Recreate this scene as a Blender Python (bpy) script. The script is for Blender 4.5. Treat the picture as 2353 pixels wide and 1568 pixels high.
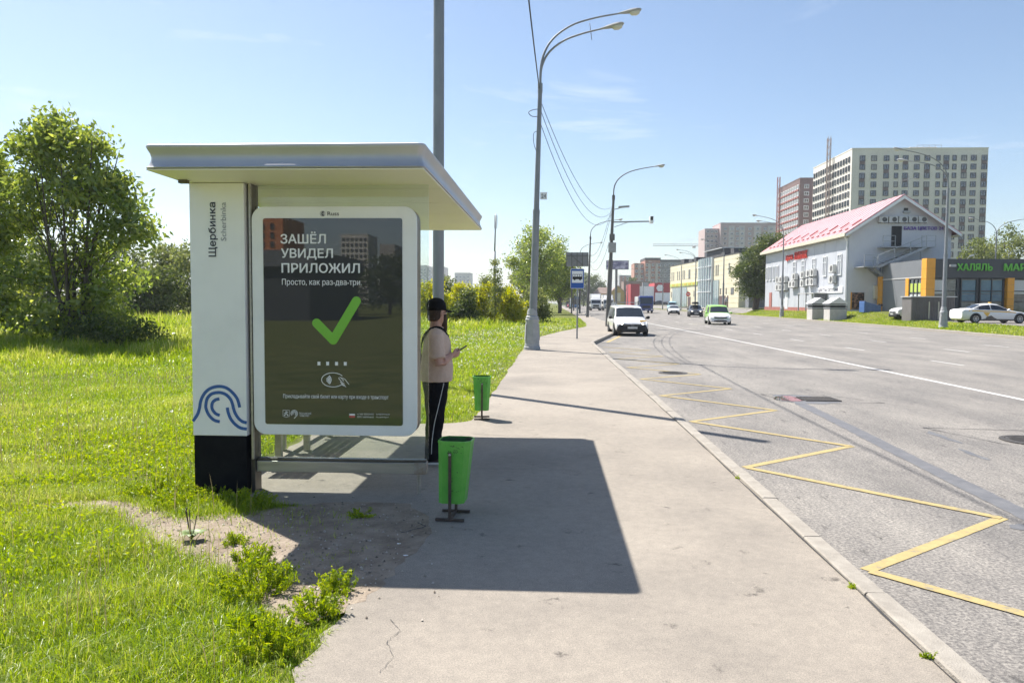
import bpy, bmesh, math, random
import numpy as np
from mathutils import Vector, Matrix, Quaternion

# ------------------------------------------------------------------ reset
for o in list(bpy.data.objects):
    bpy.data.objects.remove(o, do_unlink=True)
scene = bpy.context.scene
COL = scene.collection
PI = math.pi
R_ = math.radians

# ------------------------------------------------------------------ camera
YAW, PITCH, ROLL = 2.9, -3.03, 0.3
cam_d = bpy.data.cameras.new('camera')
cam_d.sensor_width = 36.0
cam_d.lens = 1700 / 2352 * 36.0
cam_d.clip_start = 0.05
cam_d.clip_end = 6000
cam = bpy.data.objects.new('camera', cam_d)
COL.objects.link(cam)
_y, _p, _r = R_(YAW), R_(PITCH), R_(ROLL)
_f = Vector((-math.sin(_y) * math.cos(_p), math.cos(_y) * math.cos(_p), math.sin(_p)))
_rt = Vector((math.cos(_y), math.sin(_y), 0))
_up = _rt.cross(_f)
_R = math.cos(_r) * _rt + math.sin(_r) * _up
_U = -math.sin(_r) * _rt + math.cos(_r) * _up
_m = Matrix((_R, _U, -_f)).transposed().to_4x4()
_m.translation = Vector((0, 0, 1.78))
cam.matrix_world = _m
scene.camera = cam

# ------------------------------------------------------------------ sky, sun, exposure
SUN_EL = R_(54.5)
SUN_AZ = math.atan2(-0.733, 0.680)          # measured from +Y towards +X (negative: to the left)
world = bpy.data.worlds.new('World')
scene.world = world
world.use_nodes = True
wn = world.node_tree.nodes
wl = world.node_tree.links
wn.clear()
w_out = wn.new('ShaderNodeOutputWorld')
w_bg = wn.new('ShaderNodeBackground')
w_sky = wn.new('ShaderNodeTexSky')
w_sky.sky_type = 'NISHITA'
w_sky.sun_disc = False
w_sky.sun_elevation = SUN_EL
w_sky.sun_rotation = SUN_AZ
w_sky.altitude = 150
w_sky.air_density = 1.0
w_sky.dust_density = 0.8
w_sky.ozone_density = 1.3
w_bg.inputs['Strength'].default_value = 0.088
# thin high cloud wisps, the same all over the sky
w_tc = wn.new('ShaderNodeTexCoord')
w_map = wn.new('ShaderNodeMapping')
w_map.inputs['Scale'].default_value = (1.3, 1.3, 5.0)
w_map.inputs['Rotation'].default_value = (0.25, 0.3, 0.2)
w_map.inputs['Location'].default_value = (0.35, 0.1, 0.0)
w_noi = wn.new('ShaderNodeTexNoise')
w_noi.inputs['Scale'].default_value = 2.1
w_noi.inputs['Detail'].default_value = 7
w_noi.inputs['Roughness'].default_value = 0.62
w_noi.inputs['Distortion'].default_value = 0.5
w_rmp = wn.new('ShaderNodeValToRGB')
w_rmp.color_ramp.elements[0].position = 0.60
w_rmp.color_ramp.elements[0].color = (0, 0, 0, 1)
w_rmp.color_ramp.elements[1].position = 0.86
w_rmp.color_ramp.elements[1].color = (0.6, 0.6, 0.6, 1)
w_mix = wn.new('ShaderNodeMixRGB')
w_mix.inputs['Color2'].default_value = (7.4, 7.7, 8.2, 1)
wl.new(w_tc.outputs['Generated'], w_map.inputs['Vector'])
wl.new(w_map.outputs['Vector'], w_noi.inputs['Vector'])
wl.new(w_noi.outputs['Fac'], w_rmp.inputs['Fac'])
wl.new(w_rmp.outputs['Color'], w_mix.inputs['Fac'])
wl.new(w_sky.outputs['Color'], w_mix.inputs['Color1'])
wl.new(w_mix.outputs['Color'], w_bg.inputs['Color'])
wl.new(w_bg.outputs['Background'], w_out.inputs['Surface'])

sun_d = bpy.data.lights.new('sun', 'SUN')
sun_d.energy = 5.0
sun_d.angle = R_(0.53)
sun_d.color = (1.0, 0.945, 0.87)
sun = bpy.data.objects.new('sun', sun_d)
COL.objects.link(sun)
sdir = Vector((math.sin(SUN_AZ) * math.cos(SUN_EL), math.cos(SUN_AZ) * math.cos(SUN_EL), math.sin(SUN_EL)))
sun.rotation_euler = (-sdir).to_track_quat('-Z', 'Y').to_euler()
sun.location = (-20, 20, 40)

scene.view_settings.view_transform = 'Standard'
scene.view_settings.look = 'None'
scene.view_settings.exposure = 0.9
scene.view_settings.gamma = 1.0
scene.view_settings.use_curve_mapping = False
scene.render.engine = 'CYCLES'
scene.cycles.use_denoising = True
scene.cycles.use_adaptive_sampling = True
scene.cycles.adaptive_threshold = 0.025
scene.cycles.max_bounces = 8
scene.cycles.diffuse_bounces = 5
scene.cycles.glossy_bounces = 3
scene.cycles.transmission_bounces = 4
scene.cycles.transparent_max_bounces = 12
scene.cycles.volume_bounces = 0
scene.cycles.sample_clamp_indirect = 6.0
scene.cycles.caustics_reflective = False
scene.cycles.caustics_refractive = False

# ------------------------------------------------------------------ materials
def mat(name, col, rough=0.6, metal=0.0, col2=None, scale=4.0, detail=4, bump=0.0, bscale=40.0, spec=0.5, lo=0.35, hi=0.65, ior=None, stretch=None, coat=0.0):
    m = bpy.data.materials.get(name)
    if m:
        return m
    m = bpy.data.materials.new(name)
    m.use_nodes = True
    nt = m.node_tree
    b = nt.nodes['Principled BSDF']
    b.inputs['Base Color'].default_value = (*col, 1)
    b.inputs['Roughness'].default_value = rough
    b.inputs['Metallic'].default_value = metal
    b.inputs['Specular IOR Level'].default_value = spec
    if coat:
        b.inputs['Coat Weight'].default_value = coat
        b.inputs['Coat Roughness'].default_value = 0.05
    if ior:
        b.inputs['IOR'].default_value = ior
    if col2 or bump:
        tc = nt.nodes.new('ShaderNodeTexCoord')
        vec = tc.outputs['Object']
        if stretch:
            mp = nt.nodes.new('ShaderNodeMapping')
            mp.inputs['Scale'].default_value = stretch
            nt.links.new(vec, mp.inputs['Vector'])
            vec = mp.outputs['Vector']
    if col2:
        n = nt.nodes.new('ShaderNodeTexNoise')
        n.inputs['Scale'].default_value = scale
        n.inputs['Detail'].default_value = detail
        n.inputs['Roughness'].default_value = 0.65
        r = nt.nodes.new('ShaderNodeValToRGB')
        r.color_ramp.elements[0].position = lo
        r.color_ramp.elements[0].color = (*col, 1)
        r.color_ramp.elements[1].position = hi
        r.color_ramp.elements[1].color = (*col2, 1)
        nt.links.new(vec, n.inputs['Vector'])
        nt.links.new(n.outputs['Fac'], r.inputs['Fac'])
        nt.links.new(r.outputs['Color'], b.inputs['Base Color'])
    if bump:
        n2 = nt.nodes.new('ShaderNodeTexNoise')
        n2.inputs['Scale'].default_value = bscale
        n2.inputs['Detail'].default_value = 3
        bp = nt.nodes.new('ShaderNodeBump')
        bp.inputs['Strength'].default_value = bump
        bp.inputs['Distance'].default_value = 0.02
        nt.links.new(vec, n2.inputs['Vector'])
        nt.links.new(n2.outputs['Fac'], bp.inputs['Height'])
        nt.links.new(bp.outputs['Normal'], b.inputs['Normal'])
    return m

def asphalt(name, base, dark, light, speck=170.0, patch=0.5, rough=0.85, bump=0.25, streak=(1, 1, 1), contrast=0.75, oil=0.24):
    m = bpy.data.materials.new(name)
    m.use_nodes = True
    nt = m.node_tree
    N, L = nt.nodes, nt.links
    b = N['Principled BSDF']
    b.inputs['Roughness'].default_value = rough
    b.inputs['Specular IOR Level'].default_value = 0.3
    g = N.new('ShaderNodeNewGeometry')
    mp = N.new('ShaderNodeMapping')
    mp.inputs['Scale'].default_value = streak
    L.new(g.outputs['Position'], mp.inputs['Vector'])
    big = N.new('ShaderNodeTexNoise'); big.inputs['Scale'].default_value = patch; big.inputs['Detail'].default_value = 8; big.inputs['Roughness'].default_value = 0.62
    L.new(mp.outputs['Vector'], big.inputs['Vector'])
    r1 = N.new('ShaderNodeValToRGB')
    e = r1.color_ramp.elements
    e[0].position = 0.30; e[0].color = (*dark, 1)
    e[1].position = 0.70; e[1].color = (*light, 1)
    e2 = e.new(0.5); e2.color = (*base, 1)
    L.new(big.outputs['Fac'], r1.inputs['Fac'])
    # aggregate specks
    fine = N.new('ShaderNodeTexNoise'); fine.inputs['Scale'].default_value = speck; fine.inputs['Detail'].default_value = 3; fine.inputs['Roughness'].default_value = 0.8
    L.new(g.outputs['Position'], fine.inputs['Vector'])
    r2 = N.new('ShaderNodeValToRGB')
    r2.color_ramp.elements[0].position = 0.38; r2.color_ramp.elements[0].color = (0.48, 0.48, 0.50, 1)
    r2.color_ramp.elements[1].position = 0.62; r2.color_ramp.elements[1].color = (1.42, 1.40, 1.36, 1)
    L.new(fine.outputs['Fac'], r2.inputs['Fac'])
    mul = N.new('ShaderNodeMixRGB'); mul.blend_type = 'MULTIPLY'; mul.inputs['Fac'].default_value = contrast
    L.new(r1.outputs['Color'], mul.inputs['Color1']); L.new(r2.outputs['Color'], mul.inputs['Color2'])
    last = mul.outputs['Color']
    mid = N.new('ShaderNodeTexNoise'); mid.inputs['Scale'].default_value = 14; mid.inputs['Detail'].default_value = 5; mid.inputs['Roughness'].default_value = 0.75
    L.new(mp.outputs['Vector'], mid.inputs['Vector'])
    rm = N.new('ShaderNodeValToRGB')
    rm.color_ramp.elements[0].position = 0.34; rm.color_ramp.elements[0].color = (0.72, 0.72, 0.73, 1)
    rm.color_ramp.elements[1].position = 0.62; rm.color_ramp.elements[1].color = (1.12, 1.11, 1.09, 1)
    L.new(mid.outputs['Fac'], rm.inputs['Fac'])
    mulm = N.new('ShaderNodeMixRGB'); mulm.blend_type = 'MULTIPLY'; mulm.inputs['Fac'].default_value = contrast * .8
    L.new(last, mulm.inputs['Color1']); L.new(rm.outputs['Color'], mulm.inputs['Color2'])
    last = mulm.outputs['Color']
    # sparse dark oil spots and pocks
    sp = N.new('ShaderNodeTexNoise'); sp.inputs['Scale'].default_value = 5.5; sp.inputs['Detail'].default_value = 6; sp.inputs['Roughness'].default_value = 0.7
    L.new(mp.outputs['Vector'], sp.inputs['Vector'])
    r3 = N.new('ShaderNodeValToRGB')
    r3.color_ramp.elements[0].position = oil; r3.color_ramp.elements[0].color = (0.42, 0.42, 0.43, 1)
    r3.color_ramp.elements[1].position = oil + .09; r3.color_ramp.elements[1].color = (1, 1, 1, 1)
    L.new(sp.outputs['Fac'], r3.inputs['Fac'])
    mul2 = N.new('ShaderNodeMixRGB'); mul2.blend_type = 'MULTIPLY'; mul2.inputs['Fac'].default_value = 1.0
    L.new(last, mul2.inputs['Color1']); L.new(r3.outputs['Color'], mul2.inputs['Color2'])
    last = mul2.outputs['Color']
    # pale specks (gum, grit)
    vo = N.new('ShaderNodeTexVoronoi'); vo.inputs['Scale'].default_value = 9.0
    L.new(g.outputs['Position'], vo.inputs['Vector'])
    r4 = N.new('ShaderNodeValToRGB')
    r4.color_ramp.elements[0].position = 0.045; r4.color_ramp.elements[0].color = (1.45, 1.45, 1.45, 1)
    r4.color_ramp.elements[1].position = 0.075; r4.color_ramp.elements[1].color = (1, 1, 1, 1)
    L.new(vo.outputs['Distance'], r4.inputs['Fac'])
    mul3 = N.new('ShaderNodeMixRGB'); mul3.blend_type = 'MULTIPLY'; mul3.inputs['Fac'].default_value = 0.6
    L.new(last, mul3.inputs['Color1']); L.new(r4.outputs['Color'], mul3.inputs['Color2'])
    last = mul3.outputs['Color']
    L.new(last, b.inputs['Base Color'])
    bp = N.new('ShaderNodeBump'); bp.inputs['Strength'].default_value = bump; bp.inputs['Distance'].default_value = 0.01
    L.new(fine.outputs['Fac'], bp.inputs['Height']); L.new(bp.outputs['Normal'], b.inputs['Normal'])
    return m

def foliage(name, c0, c1, c2, trans=0.45, rough=0.55, spec=0.35):
    m = bpy.data.materials.new(name)
    m.use_nodes = True
    nt = m.node_tree
    N, L = nt.nodes, nt.links
    b = N['Principled BSDF']
    b.inputs['Roughness'].default_value = rough
    b.inputs['Specular IOR Level'].default_value = spec
    at = N.new('ShaderNodeAttribute'); at.attribute_name = 'rnd'
    r = N.new('ShaderNodeValToRGB')
    e = r.color_ramp.elements
    e[0].position = 0.0; e[0].color = (*c0, 1)
    e[1].position = 1.0; e[1].color = (*c2, 1)
    q = e.new(0.5); q.color = (*c1, 1)
    L.new(at.outputs['Fac'], r.inputs['Fac'])
    L.new(r.outputs['Color'], b.inputs['Base Color'])
    tr = N.new('ShaderNodeBsdfTranslucent')
    hs = N.new('ShaderNodeHueSaturation')
    hs.inputs['Hue'].default_value = 0.485; hs.inputs['Saturation'].default_value = 1.1; hs.inputs['Value'].default_value = 1.7
    L.new(r.outputs['Color'], hs.inputs['Color']); L.new(hs.outputs['Color'], tr.inputs['Color'])
    mx = N.new('ShaderNodeMixShader'); mx.inputs['Fac'].default_value = trans
    L.new(b.outputs['BSDF'], mx.inputs[1]); L.new(tr.outputs['BSDF'], mx.inputs[2])
    L.new(mx.outputs['Shader'], N['Material Output'].inputs['Surface'])
    return m

def thin_glass(name, tint=(0.93, 0.965, 0.945), rough=0.01, ior=1.5, dirt=0.0):
    m = bpy.data.materials.new(name)
    m.use_nodes = True
    nt = m.node_tree
    N, L = nt.nodes, nt.links
    N.remove(N['Principled BSDF'])
    tr = N.new('ShaderNodeBsdfTransparent'); tr.inputs['Color'].default_value = (*tint, 1)
    gl = N.new('ShaderNodeBsdfGlossy'); gl.inputs['Roughness'].default_value = rough
    lw = N.new('ShaderNodeLayerWeight'); lw.inputs['Blend'].default_value = 0.5
    pw = N.new('ShaderNodeMath'); pw.operation = 'POWER'; pw.inputs[1].default_value = 5.0
    L.new(lw.outputs['Facing'], pw.inputs[0])
    fr = N.new('ShaderNodeMapRange'); fr.inputs[3].default_value = ((ior - 1) / (ior + 1)) ** 2; fr.inputs[4].default_value = 1.0
    L.new(pw.outputs[0], fr.inputs[0])
    mx = N.new('ShaderNodeMixShader')
    L.new(fr.outputs[0], mx.inputs['Fac']); L.new(tr.outputs['BSDF'], mx.inputs[1]); L.new(gl.outputs['BSDF'], mx.inputs[2])
    last = mx.outputs['Shader']
    if dirt:
        df = N.new('ShaderNodeBsdfDiffuse'); df.inputs['Color'].default_value = (0.62, 0.62, 0.56, 1)
        g = N.new('ShaderNodeNewGeometry')
        no = N.new('ShaderNodeTexNoise'); no.inputs['Scale'].default_value = 3.5; no.inputs['Detail'].default_value = 8
        L.new(g.outputs['Position'], no.inputs['Vector'])
        rp = N.new('ShaderNodeMapRange'); rp.inputs[1].default_value = 0.3; rp.inputs[2].default_value = 0.75; rp.inputs[3].default_value = dirt * 0.4; rp.inputs[4].default_value = dirt * 1.5
        L.new(no.outputs['Fac'], rp.inputs[0])
        m2 = N.new('ShaderNodeMixShader')
        L.new(rp.outputs[0], m2.inputs['Fac']); L.new(last, m2.inputs[1]); L.new(df.outputs['BSDF'], m2.inputs[2])
        last = m2.outputs['Shader']
    L.new(last, N['Material Output'].inputs['Surface'])
    return m

def worn_paint(name, a, b, hole, thr=0.40):
    m = bpy.data.materials.new(name)
    m.use_nodes = True
    N, L = m.node_tree.nodes, m.node_tree.links
    p = N['Principled BSDF']; p.inputs['Roughness'].default_value = .75; p.inputs['Specular IOR Level'].default_value = .3
    g = N.new('ShaderNodeNewGeometry')
    n = N.new('ShaderNodeTexNoise'); n.inputs['Scale'].default_value = 7; n.inputs['Detail'].default_value = 10; n.inputs['Roughness'].default_value = .82
    L.new(g.outputs['Position'], n.inputs['Vector'])
    r = N.new('ShaderNodeValToRGB'); e = r.color_ramp.elements
    e[0].position = thr - .05; e[0].color = (*hole, 1)
    e[1].position = .72; e[1].color = (*b, 1)
    q = e.new(thr + .03); q.color = (*a, 1)
    L.new(n.outputs['Fac'], r.inputs['Fac']); L.new(r.outputs['Color'], p.inputs['Base Color'])
    return m

def emis(name, col, s):
    m = bpy.data.materials.new(name)
    m.use_nodes = True
    b = m.node_tree.nodes['Principled BSDF']
    b.inputs['Base Color'].default_value = (*col, 1)
    b.inputs['Emission Color'].default_value = (*col, 1)
    b.inputs['Emission Strength'].default_value = s
    return m

# ------------------------------------------------------------------ mesh helpers
def tag(o, label=None, cat=None, group=None, kind=None):
    if label: o['label'] = label
    if cat: o['category'] = cat
    if group: o['group'] = group
    if kind: o['kind'] = kind
    return o

def root_loc(p):
    while p.parent:
        p = p.parent
    return Vector(p.location)

def thing(name, label, cat, loc=(0, 0, 0), rotz=0.0, group=None):
    o = bpy.data.objects.new(name, None)
    o.empty_display_size = 0.2
    COL.objects.link(o)
    o.location = loc
    o.rotation_euler = (0, 0, rotz)
    return tag(o, label, cat, group)

class MB:
    """collects shapes; build() links them as ONE mesh object"""
    def __init__(s):
        s.v = []; s.f = []; s.m = []
    def add(s, vs, fs, m=0):
        o = len(s.v)
        s.v += [tuple(v) for v in vs]
        s.f += [tuple(i + o for i in f) for f in fs]
        s.m += [m] * len(fs)
        return s
    def box(s, x0, x1, y0, y1, z0, z1, m=0):
        vs = [(x0, y0, z0), (x1, y0, z0), (x1, y1, z0), (x0, y1, z0), (x0, y0, z1), (x1, y0, z1), (x1, y1, z1), (x0, y1, z1)]
        return s.add(vs, [(0, 3, 2, 1), (4, 5, 6, 7), (0, 1, 5, 4), (1, 2, 6, 5), (2, 3, 7, 6), (3, 0, 4, 7)], m)
    def bar(s, a, b, w, h, m=0, up=(0, 0, 1)):
        a = Vector(a); b = Vector(b); d = (b - a).normalized()
        u = Vector(up)
        if abs(d.dot(u)) > 0.98: u = Vector((0, 1, 0))
        x = d.cross(u).normalized(); y = x.cross(d).normalized()
        vs = []
        for p in (a, b):
            for i, j in ((-1, -1), (1, -1), (1, 1), (-1, 1)):
                vs.append(p + x * (w / 2 * i) + y * (h / 2 * j))
        return s.add(vs, [(0, 1, 2, 3), (7, 6, 5, 4), (0, 4, 5, 1), (1, 5, 6, 2), (2, 6, 7, 3), (3, 7, 4, 0)], m)
    def prism(s, poly, fn, a, b, m=0, cap=True):
        """poly of 2D points; fn(u, v, w) -> xyz; extruded from w=a to w=b"""
        n = len(poly)
        vs = [fn(u, v, a) for u, v in poly] + [fn(u, v, b) for u, v in poly]
        fs = [(i, (i + 1) % n, n + (i + 1) % n, n + i) for i in range(n)]
        if cap:
            fs += [tuple(range(n))[::-1], tuple(range(n, 2 * n))]
        return s.add(vs, fs, m)
    def tube(s, path, r, n=8, m=0, caps=True, sx=1.0):
        P = [Vector(p) for p in path]
        k = len(P)
        rs = r if isinstance(r, (list, tuple)) else [r] * k
        vs = []; fs = []
        ref = None
        for i in range(k):
            d = (P[min(i + 1, k - 1)] - P[max(i - 1, 0)])
            if d.length < 1e-9: d = Vector((0, 0, 1))
            d.normalize()
            if ref is None:
                u = Vector((1, 0, 0)) if abs(d.x) < 0.9 else Vector((0, 1, 0))
                ref = (u - d * u.dot(d)).normalized()
            else:
                ref = ref - d * ref.dot(d)
                if ref.length < 1e-6:
                    u = Vector((1, 0, 0)) if abs(d.x) < 0.9 else Vector((0, 1, 0))
                    ref = (u - d * u.dot(d))
                ref.normalize()
            bi = d.cross(ref)
            for j in range(n):
                a = 2 * PI * j / n
                vs.append(P[i] + ref * (math.cos(a) * rs[i] * sx) + bi * (math.sin(a) * rs[i]))
        for i in range(k - 1):
            for j in range(n):
                fs.append((i * n + j, i * n + (j + 1) % n, (i + 1) * n + (j + 1) % n, (i + 1) * n + j))
        if caps:
            fs.append(tuple(range(n))[::-1]); fs.append(tuple(range((k - 1) * n, k * n)))
        return s.add(vs, fs, m)
    def lathe(s, prof, c=(0, 0, 0), n=16, m=0, fn=None):
        vs = []; fs = []
        k = len(prof)
        for r, z in prof:
            for j in range(n):
                a = 2 * PI * j / n
                p = (r * math.cos(a), r * math.sin(a), z)
                if fn: p = fn(*p)
                vs.append((p[0] + c[0], p[1] + c[1], p[2] + c[2]))
        for i in range(k - 1):
            for j in range(n):
                fs.append((i * n + j, i * n + (j + 1) % n, (i + 1) * n + (j + 1) % n, (i + 1) * n + j))
        if prof[0][0] > 1e-4: fs.append(tuple(range(n))[::-1])
        if prof[-1][0] > 1e-4: fs.append(tuple(range((k - 1) * n, k * n)))
        return s.add(vs, fs, m)
    def loft(s, rings, m=0, caps=True):
        n = len(rings[0]); vs = []; fs = []
        for r in rings: vs += list(r)
        for i in range(len(rings) - 1):
            for j in range(n):
                fs.append((i * n + j, i * n + (j + 1) % n, (i + 1) * n + (j + 1) % n, (i + 1) * n + j))
        if caps:
            fs.append(tuple(range(n))[::-1]); fs.append(tuple(range((len(rings) - 1) * n, len(rings) * n)))
        return s.add(vs, fs, m)
    def ball(s, c, r, n=12, k=8, m=0):
        r = r if isinstance(r, (tuple, list)) else (r, r, r)
        prof = [(max(math.sin(PI * i / k), 1e-5), -math.cos(PI * i / k)) for i in range(k + 1)]
        return s.lathe(prof, c, n, m, fn=lambda x, y, z: (x * r[0], y * r[1], z * r[2]))
    def ribbon(s, pts, w, fn, m=0, taper=False):
        """flat stroke along 2D pts with width w; fn(u,v)->xyz"""
        k = len(pts); vs = []; fs = []
        for i in range(k):
            a = pts[max(i - 1, 0)]; b = pts[min(i + 1, k - 1)]
            dx, dy = b[0] - a[0], b[1] - a[1]
            l = math.hypot(dx, dy) or 1
            ww = w[i] if isinstance(w, (list, tuple)) else w
            nx, ny = -dy / l * ww / 2, dx / l * ww / 2
            vs += [fn(pts[i][0] + nx, pts[i][1] + ny), fn(pts[i][0] - nx, pts[i][1] - ny)]
        for i in range(k - 1):
            fs.append((2 * i + 1, 2 * i + 3, 2 * i + 2, 2 * i))
        return s.add(vs, fs, m)
    def mesh(s, name, mats, off=(0, 0, 0), smooth=False, angle=None):
        me = bpy.data.meshes.new(name)
        ox, oy, oz = off
        me.from_pydata([(x - ox, y - oy, z - oz) for x, y, z in s.v], [], s.f)
        for mm in (mats if isinstance(mats, (list, tuple)) else [mats]):
            me.materials.append(mm)
        if any(s.m):
            me.polygons.foreach_set('material_index', s.m)
        if smooth or angle:
            me.polygons.foreach_set('use_smooth', [True] * len(s.f))
            if angle:
                try: me.set_sharp_from_angle(angle=R_(angle))
                except Exception: pass
        me.update()
        return me
    def build(s, name, mats, parent=None, smooth=False, angle=None, local=False, bevel=0.0):
        off = (0, 0, 0)
        if parent is not None and not local:
            off = root_loc(parent)
        o = bpy.data.objects.new(name, s.mesh(name, mats, off, smooth, angle))
        COL.objects.link(o)
        if parent is not None: o.parent = parent
        if bevel:
            b = o.modifiers.new('bevel', 'BEVEL'); b.width = bevel; b.segments = 2; b.limit_method = 'ANGLE'
        return o

def inst(name, me, parent, loc=(0, 0, 0), rotz=0.0, scale=None, world=True):
    """an object that shares mesh data"""
    o = bpy.data.objects.new(name, me)
    COL.objects.link(o)
    if parent is not None:
        o.parent = parent
        if world: loc = Vector(loc) - root_loc(parent)
    o.location = loc
    o.rotation_euler = (0, 0, rotz)
    if scale: o.scale = scale
    return o

def copy_tree(o, parent=None):
    c = o.copy()
    COL.objects.link(c)
    c.parent = parent
    for ch in list(o.children):
        copy_tree(ch, c)
    return c

def tri_mesh(name, V, T, rnd, material, smooth=False):
    """fast triangle mesh with a per-vertex 'rnd' attribute"""
    me = bpy.data.meshes.new(name)
    nv, nt = len(V), len(T)
    me.vertices.add(nv)
    me.vertices.foreach_set('co', np.ascontiguousarray(V, dtype=np.float32).ravel())
    me.loops.add(nt * 3)
    me.loops.foreach_set('vertex_index', np.ascontiguousarray(T, dtype=np.int32).ravel())
    me.polygons.add(nt)
    me.polygons.foreach_set('loop_start', np.arange(0, nt * 3, 3, dtype=np.int32))
    me.polygons.foreach_set('loop_total', np.full(nt, 3, dtype=np.int32))
    if smooth:
        me.polygons.foreach_set('use_smooth', np.ones(nt, dtype=bool))
    a = me.attributes.new('rnd', 'FLOAT', 'POINT')
    a.data.foreach_set('value', np.ascontiguousarray(rnd, dtype=np.float32))
    me.materials.append(material)
    me.update(calc_edges=True)
    return me

def link_mesh(name, me, parent=None, loc=(0, 0, 0)):
    o = bpy.data.objects.new(name, me)
    COL.objects.link(o)
    if parent: o.parent = parent
    o.location = loc
    return o

_font_cache = {}
def text(s, name, material, fn, u0, u1, v0, v1, parent, off=0.0, keep_aspect=False, local=False, thick=0.0, shear=0.0, spacing=1.0):
    """lettering fitted into the (u, v) box; fn(u, v, w) -> xyz"""
    cu = bpy.data.curves.new('t', 'FONT')
    cu.body = s
    cu.size = 1.0
    cu.shear = shear
    cu.space_character = spacing
    cu.resolution_u = 3
    cu.extrude = 0.0
    ob = bpy.data.objects.new('t', cu)
    COL.objects.link(ob)
    dg = bpy.context.evaluated_depsgraph_get()
    dg.update()
    me = bpy.data.meshes.new_from_object(ob.evaluated_get(dg))
    bpy.data.objects.remove(ob, do_unlink=True)
    n = len(me.vertices)
    co = np.empty(n * 3, dtype=np.float32)
    me.vertices.foreach_get('co', co)
    co = co.reshape(-1, 3)
    lo = co.min(0); hi = co.max(0)
    su = (u1 - u0) / max(hi[0] - lo[0], 1e-6); sv = (v1 - v0) / max(hi[1] - lo[1], 1e-6)
    if keep_aspect: sv = su
    fs = [tuple(p.vertices) for p in me.polygons]
    mb = MB()
    e = off * sv
    sh_ = [(0, 0)] if off <= 0 else [(0, 0), (e, e * .4), (-e, -e * .4), (e * .4, -e * .7), (-e * .4, e * .7)]
    step = 0.0006 if not thick else 0.003
    for q, (du, dv_) in enumerate(sh_):
        if thick and q == 0:
            mb.v += [fn(u0 + e + (c[0] - lo[0]) * (su * (1 - 2 * e / max(u1 - u0, 1e-6))), v0 + e * .7 + (c[1] - lo[1]) * (sv * (1 - 1.4 * e / max(v1 - v0, 1e-6))), 0.0) for c in co]
        for fi, f in enumerate(fs):      # every face at its own hair's breadth of depth, so that overlapping strokes never share a plane
            dz = (-q * step if thick else q * step) + (-1 if thick else 1) * ((fi * 7) % 11) * (.0004 if thick else .00005)
            mb.add([fn(u0 + e + (co[ci][0] - lo[0]) * (su * (1 - 2 * e / max(u1 - u0, 1e-6))) + du, v0 + e * .7 + (co[ci][1] - lo[1]) * (sv * (1 - 1.4 * e / max(v1 - v0, 1e-6))) + dv_, dz) for ci in f], [tuple(range(len(f)))])
    if thick:
        vb = [fn(u0 + (c[0] - lo[0]) * su, v0 + (c[1] - lo[1]) * sv, thick) for c in co]
        ec = {}
        for f in fs:
            for i in range(len(f)):
                a, b = f[i], f[(i + 1) % len(f)]
                ec[(a, b)] = ec.get((a, b), 0) + 1
        o = len(mb.v)
        mb.v += vb
        for (a, b) in ec:
            if (b, a) not in ec:
                mb.f.append((b, a, a + o, b + o)); mb.m.append(0)
    bpy.data.meshes.remove(me)
    return mb.build(name, material, parent, local=local)

def smooth_path(pts, n=6):
    """Catmull-Rom"""
    P = [Vector(p) for p in pts]
    out = []
    for i in range(len(P) - 1):
        p0 = P[max(i - 1, 0)]; p1 = P[i]; p2 = P[i + 1]; p3 = P[min(i + 2, len(P) - 1)]
        for k in range(n):
            t = k / n
            out.append(0.5 * ((2 * p1) + (p2 - p0) * t + (2 * p0 - 5 * p1 + 4 * p2 - p3) * t * t + (3 * p1 - p0 - 3 * p2 + p3) * t ** 3))
    out.append(P[-1])
    return out
# ------------------------------------------------------------------ material library
M = {}
M['road'] = asphalt('road_asphalt', (0.235, 0.222, 0.205), (0.17, 0.163, 0.155), (0.30, 0.282, 0.255), speck=42, patch=0.8, streak=(1.0, 0.3, 1), bump=0.8, contrast=0.85, oil=0.305)
M['pave'] = asphalt('pavement_asphalt', (0.300, 0.268, 0.227), (0.235, 0.212, 0.183), (0.352, 0.314, 0.264), speck=150, patch=0.55, bump=0.25, contrast=0.5, oil=0.285)
M['soil'] = mat('soil', (0.22, 0.175, 0.135), 0.95, col2=(0.36, 0.30, 0.235), scale=5, detail=10, bump=0.9, bscale=45, spec=0.1)
M['field'] = mat('field_ground', (0.085, 0.11, 0.022), 0.95, col2=(0.17, 0.175, 0.05), scale=1.2, detail=8, bump=0.6, bscale=20, spec=0.1)
M['far_land'] = mat('far_land', (0.06, 0.085, 0.025), 0.95, col2=(0.11, 0.13, 0.05), scale=0.02, detail=8, spec=0.1)
M['kerb'] = mat('kerb_concrete', (0.285, 0.26, 0.225), 0.9, col2=(0.37, 0.34, 0.295), scale=9, detail=8, bump=0.35, bscale=120, spec=0.2)
M['white_paint'] = worn_paint('white_road_paint', (0.50, 0.49, 0.47), (0.70, 0.69, 0.66), (0.27, 0.26, 0.24), .41)
M['yellow_paint'] = worn_paint('yellow_road_paint', (0.39, 0.305, 0.135), (0.49, 0.39, 0.185), (0.25, 0.225, 0.175), .435)
M['wet'] = mat('wet_asphalt', (0.12, 0.12, 0.125), 0.55, col2=(0.17, 0.168, 0.17), scale=6, detail=6, bump=0.2, bscale=90)
M['water'] = mat('puddle_water', (0.03, 0.035, 0.04), 0.02, spec=0.6)
M['iron'] = mat('cast_iron', (0.07, 0.066, 0.062), 0.6, metal=0.5, col2=(0.12, 0.105, 0.09), scale=18)
M['tar'] = mat('tar_seam', (0.04, 0.04, 0.042), 0.7)
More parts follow.
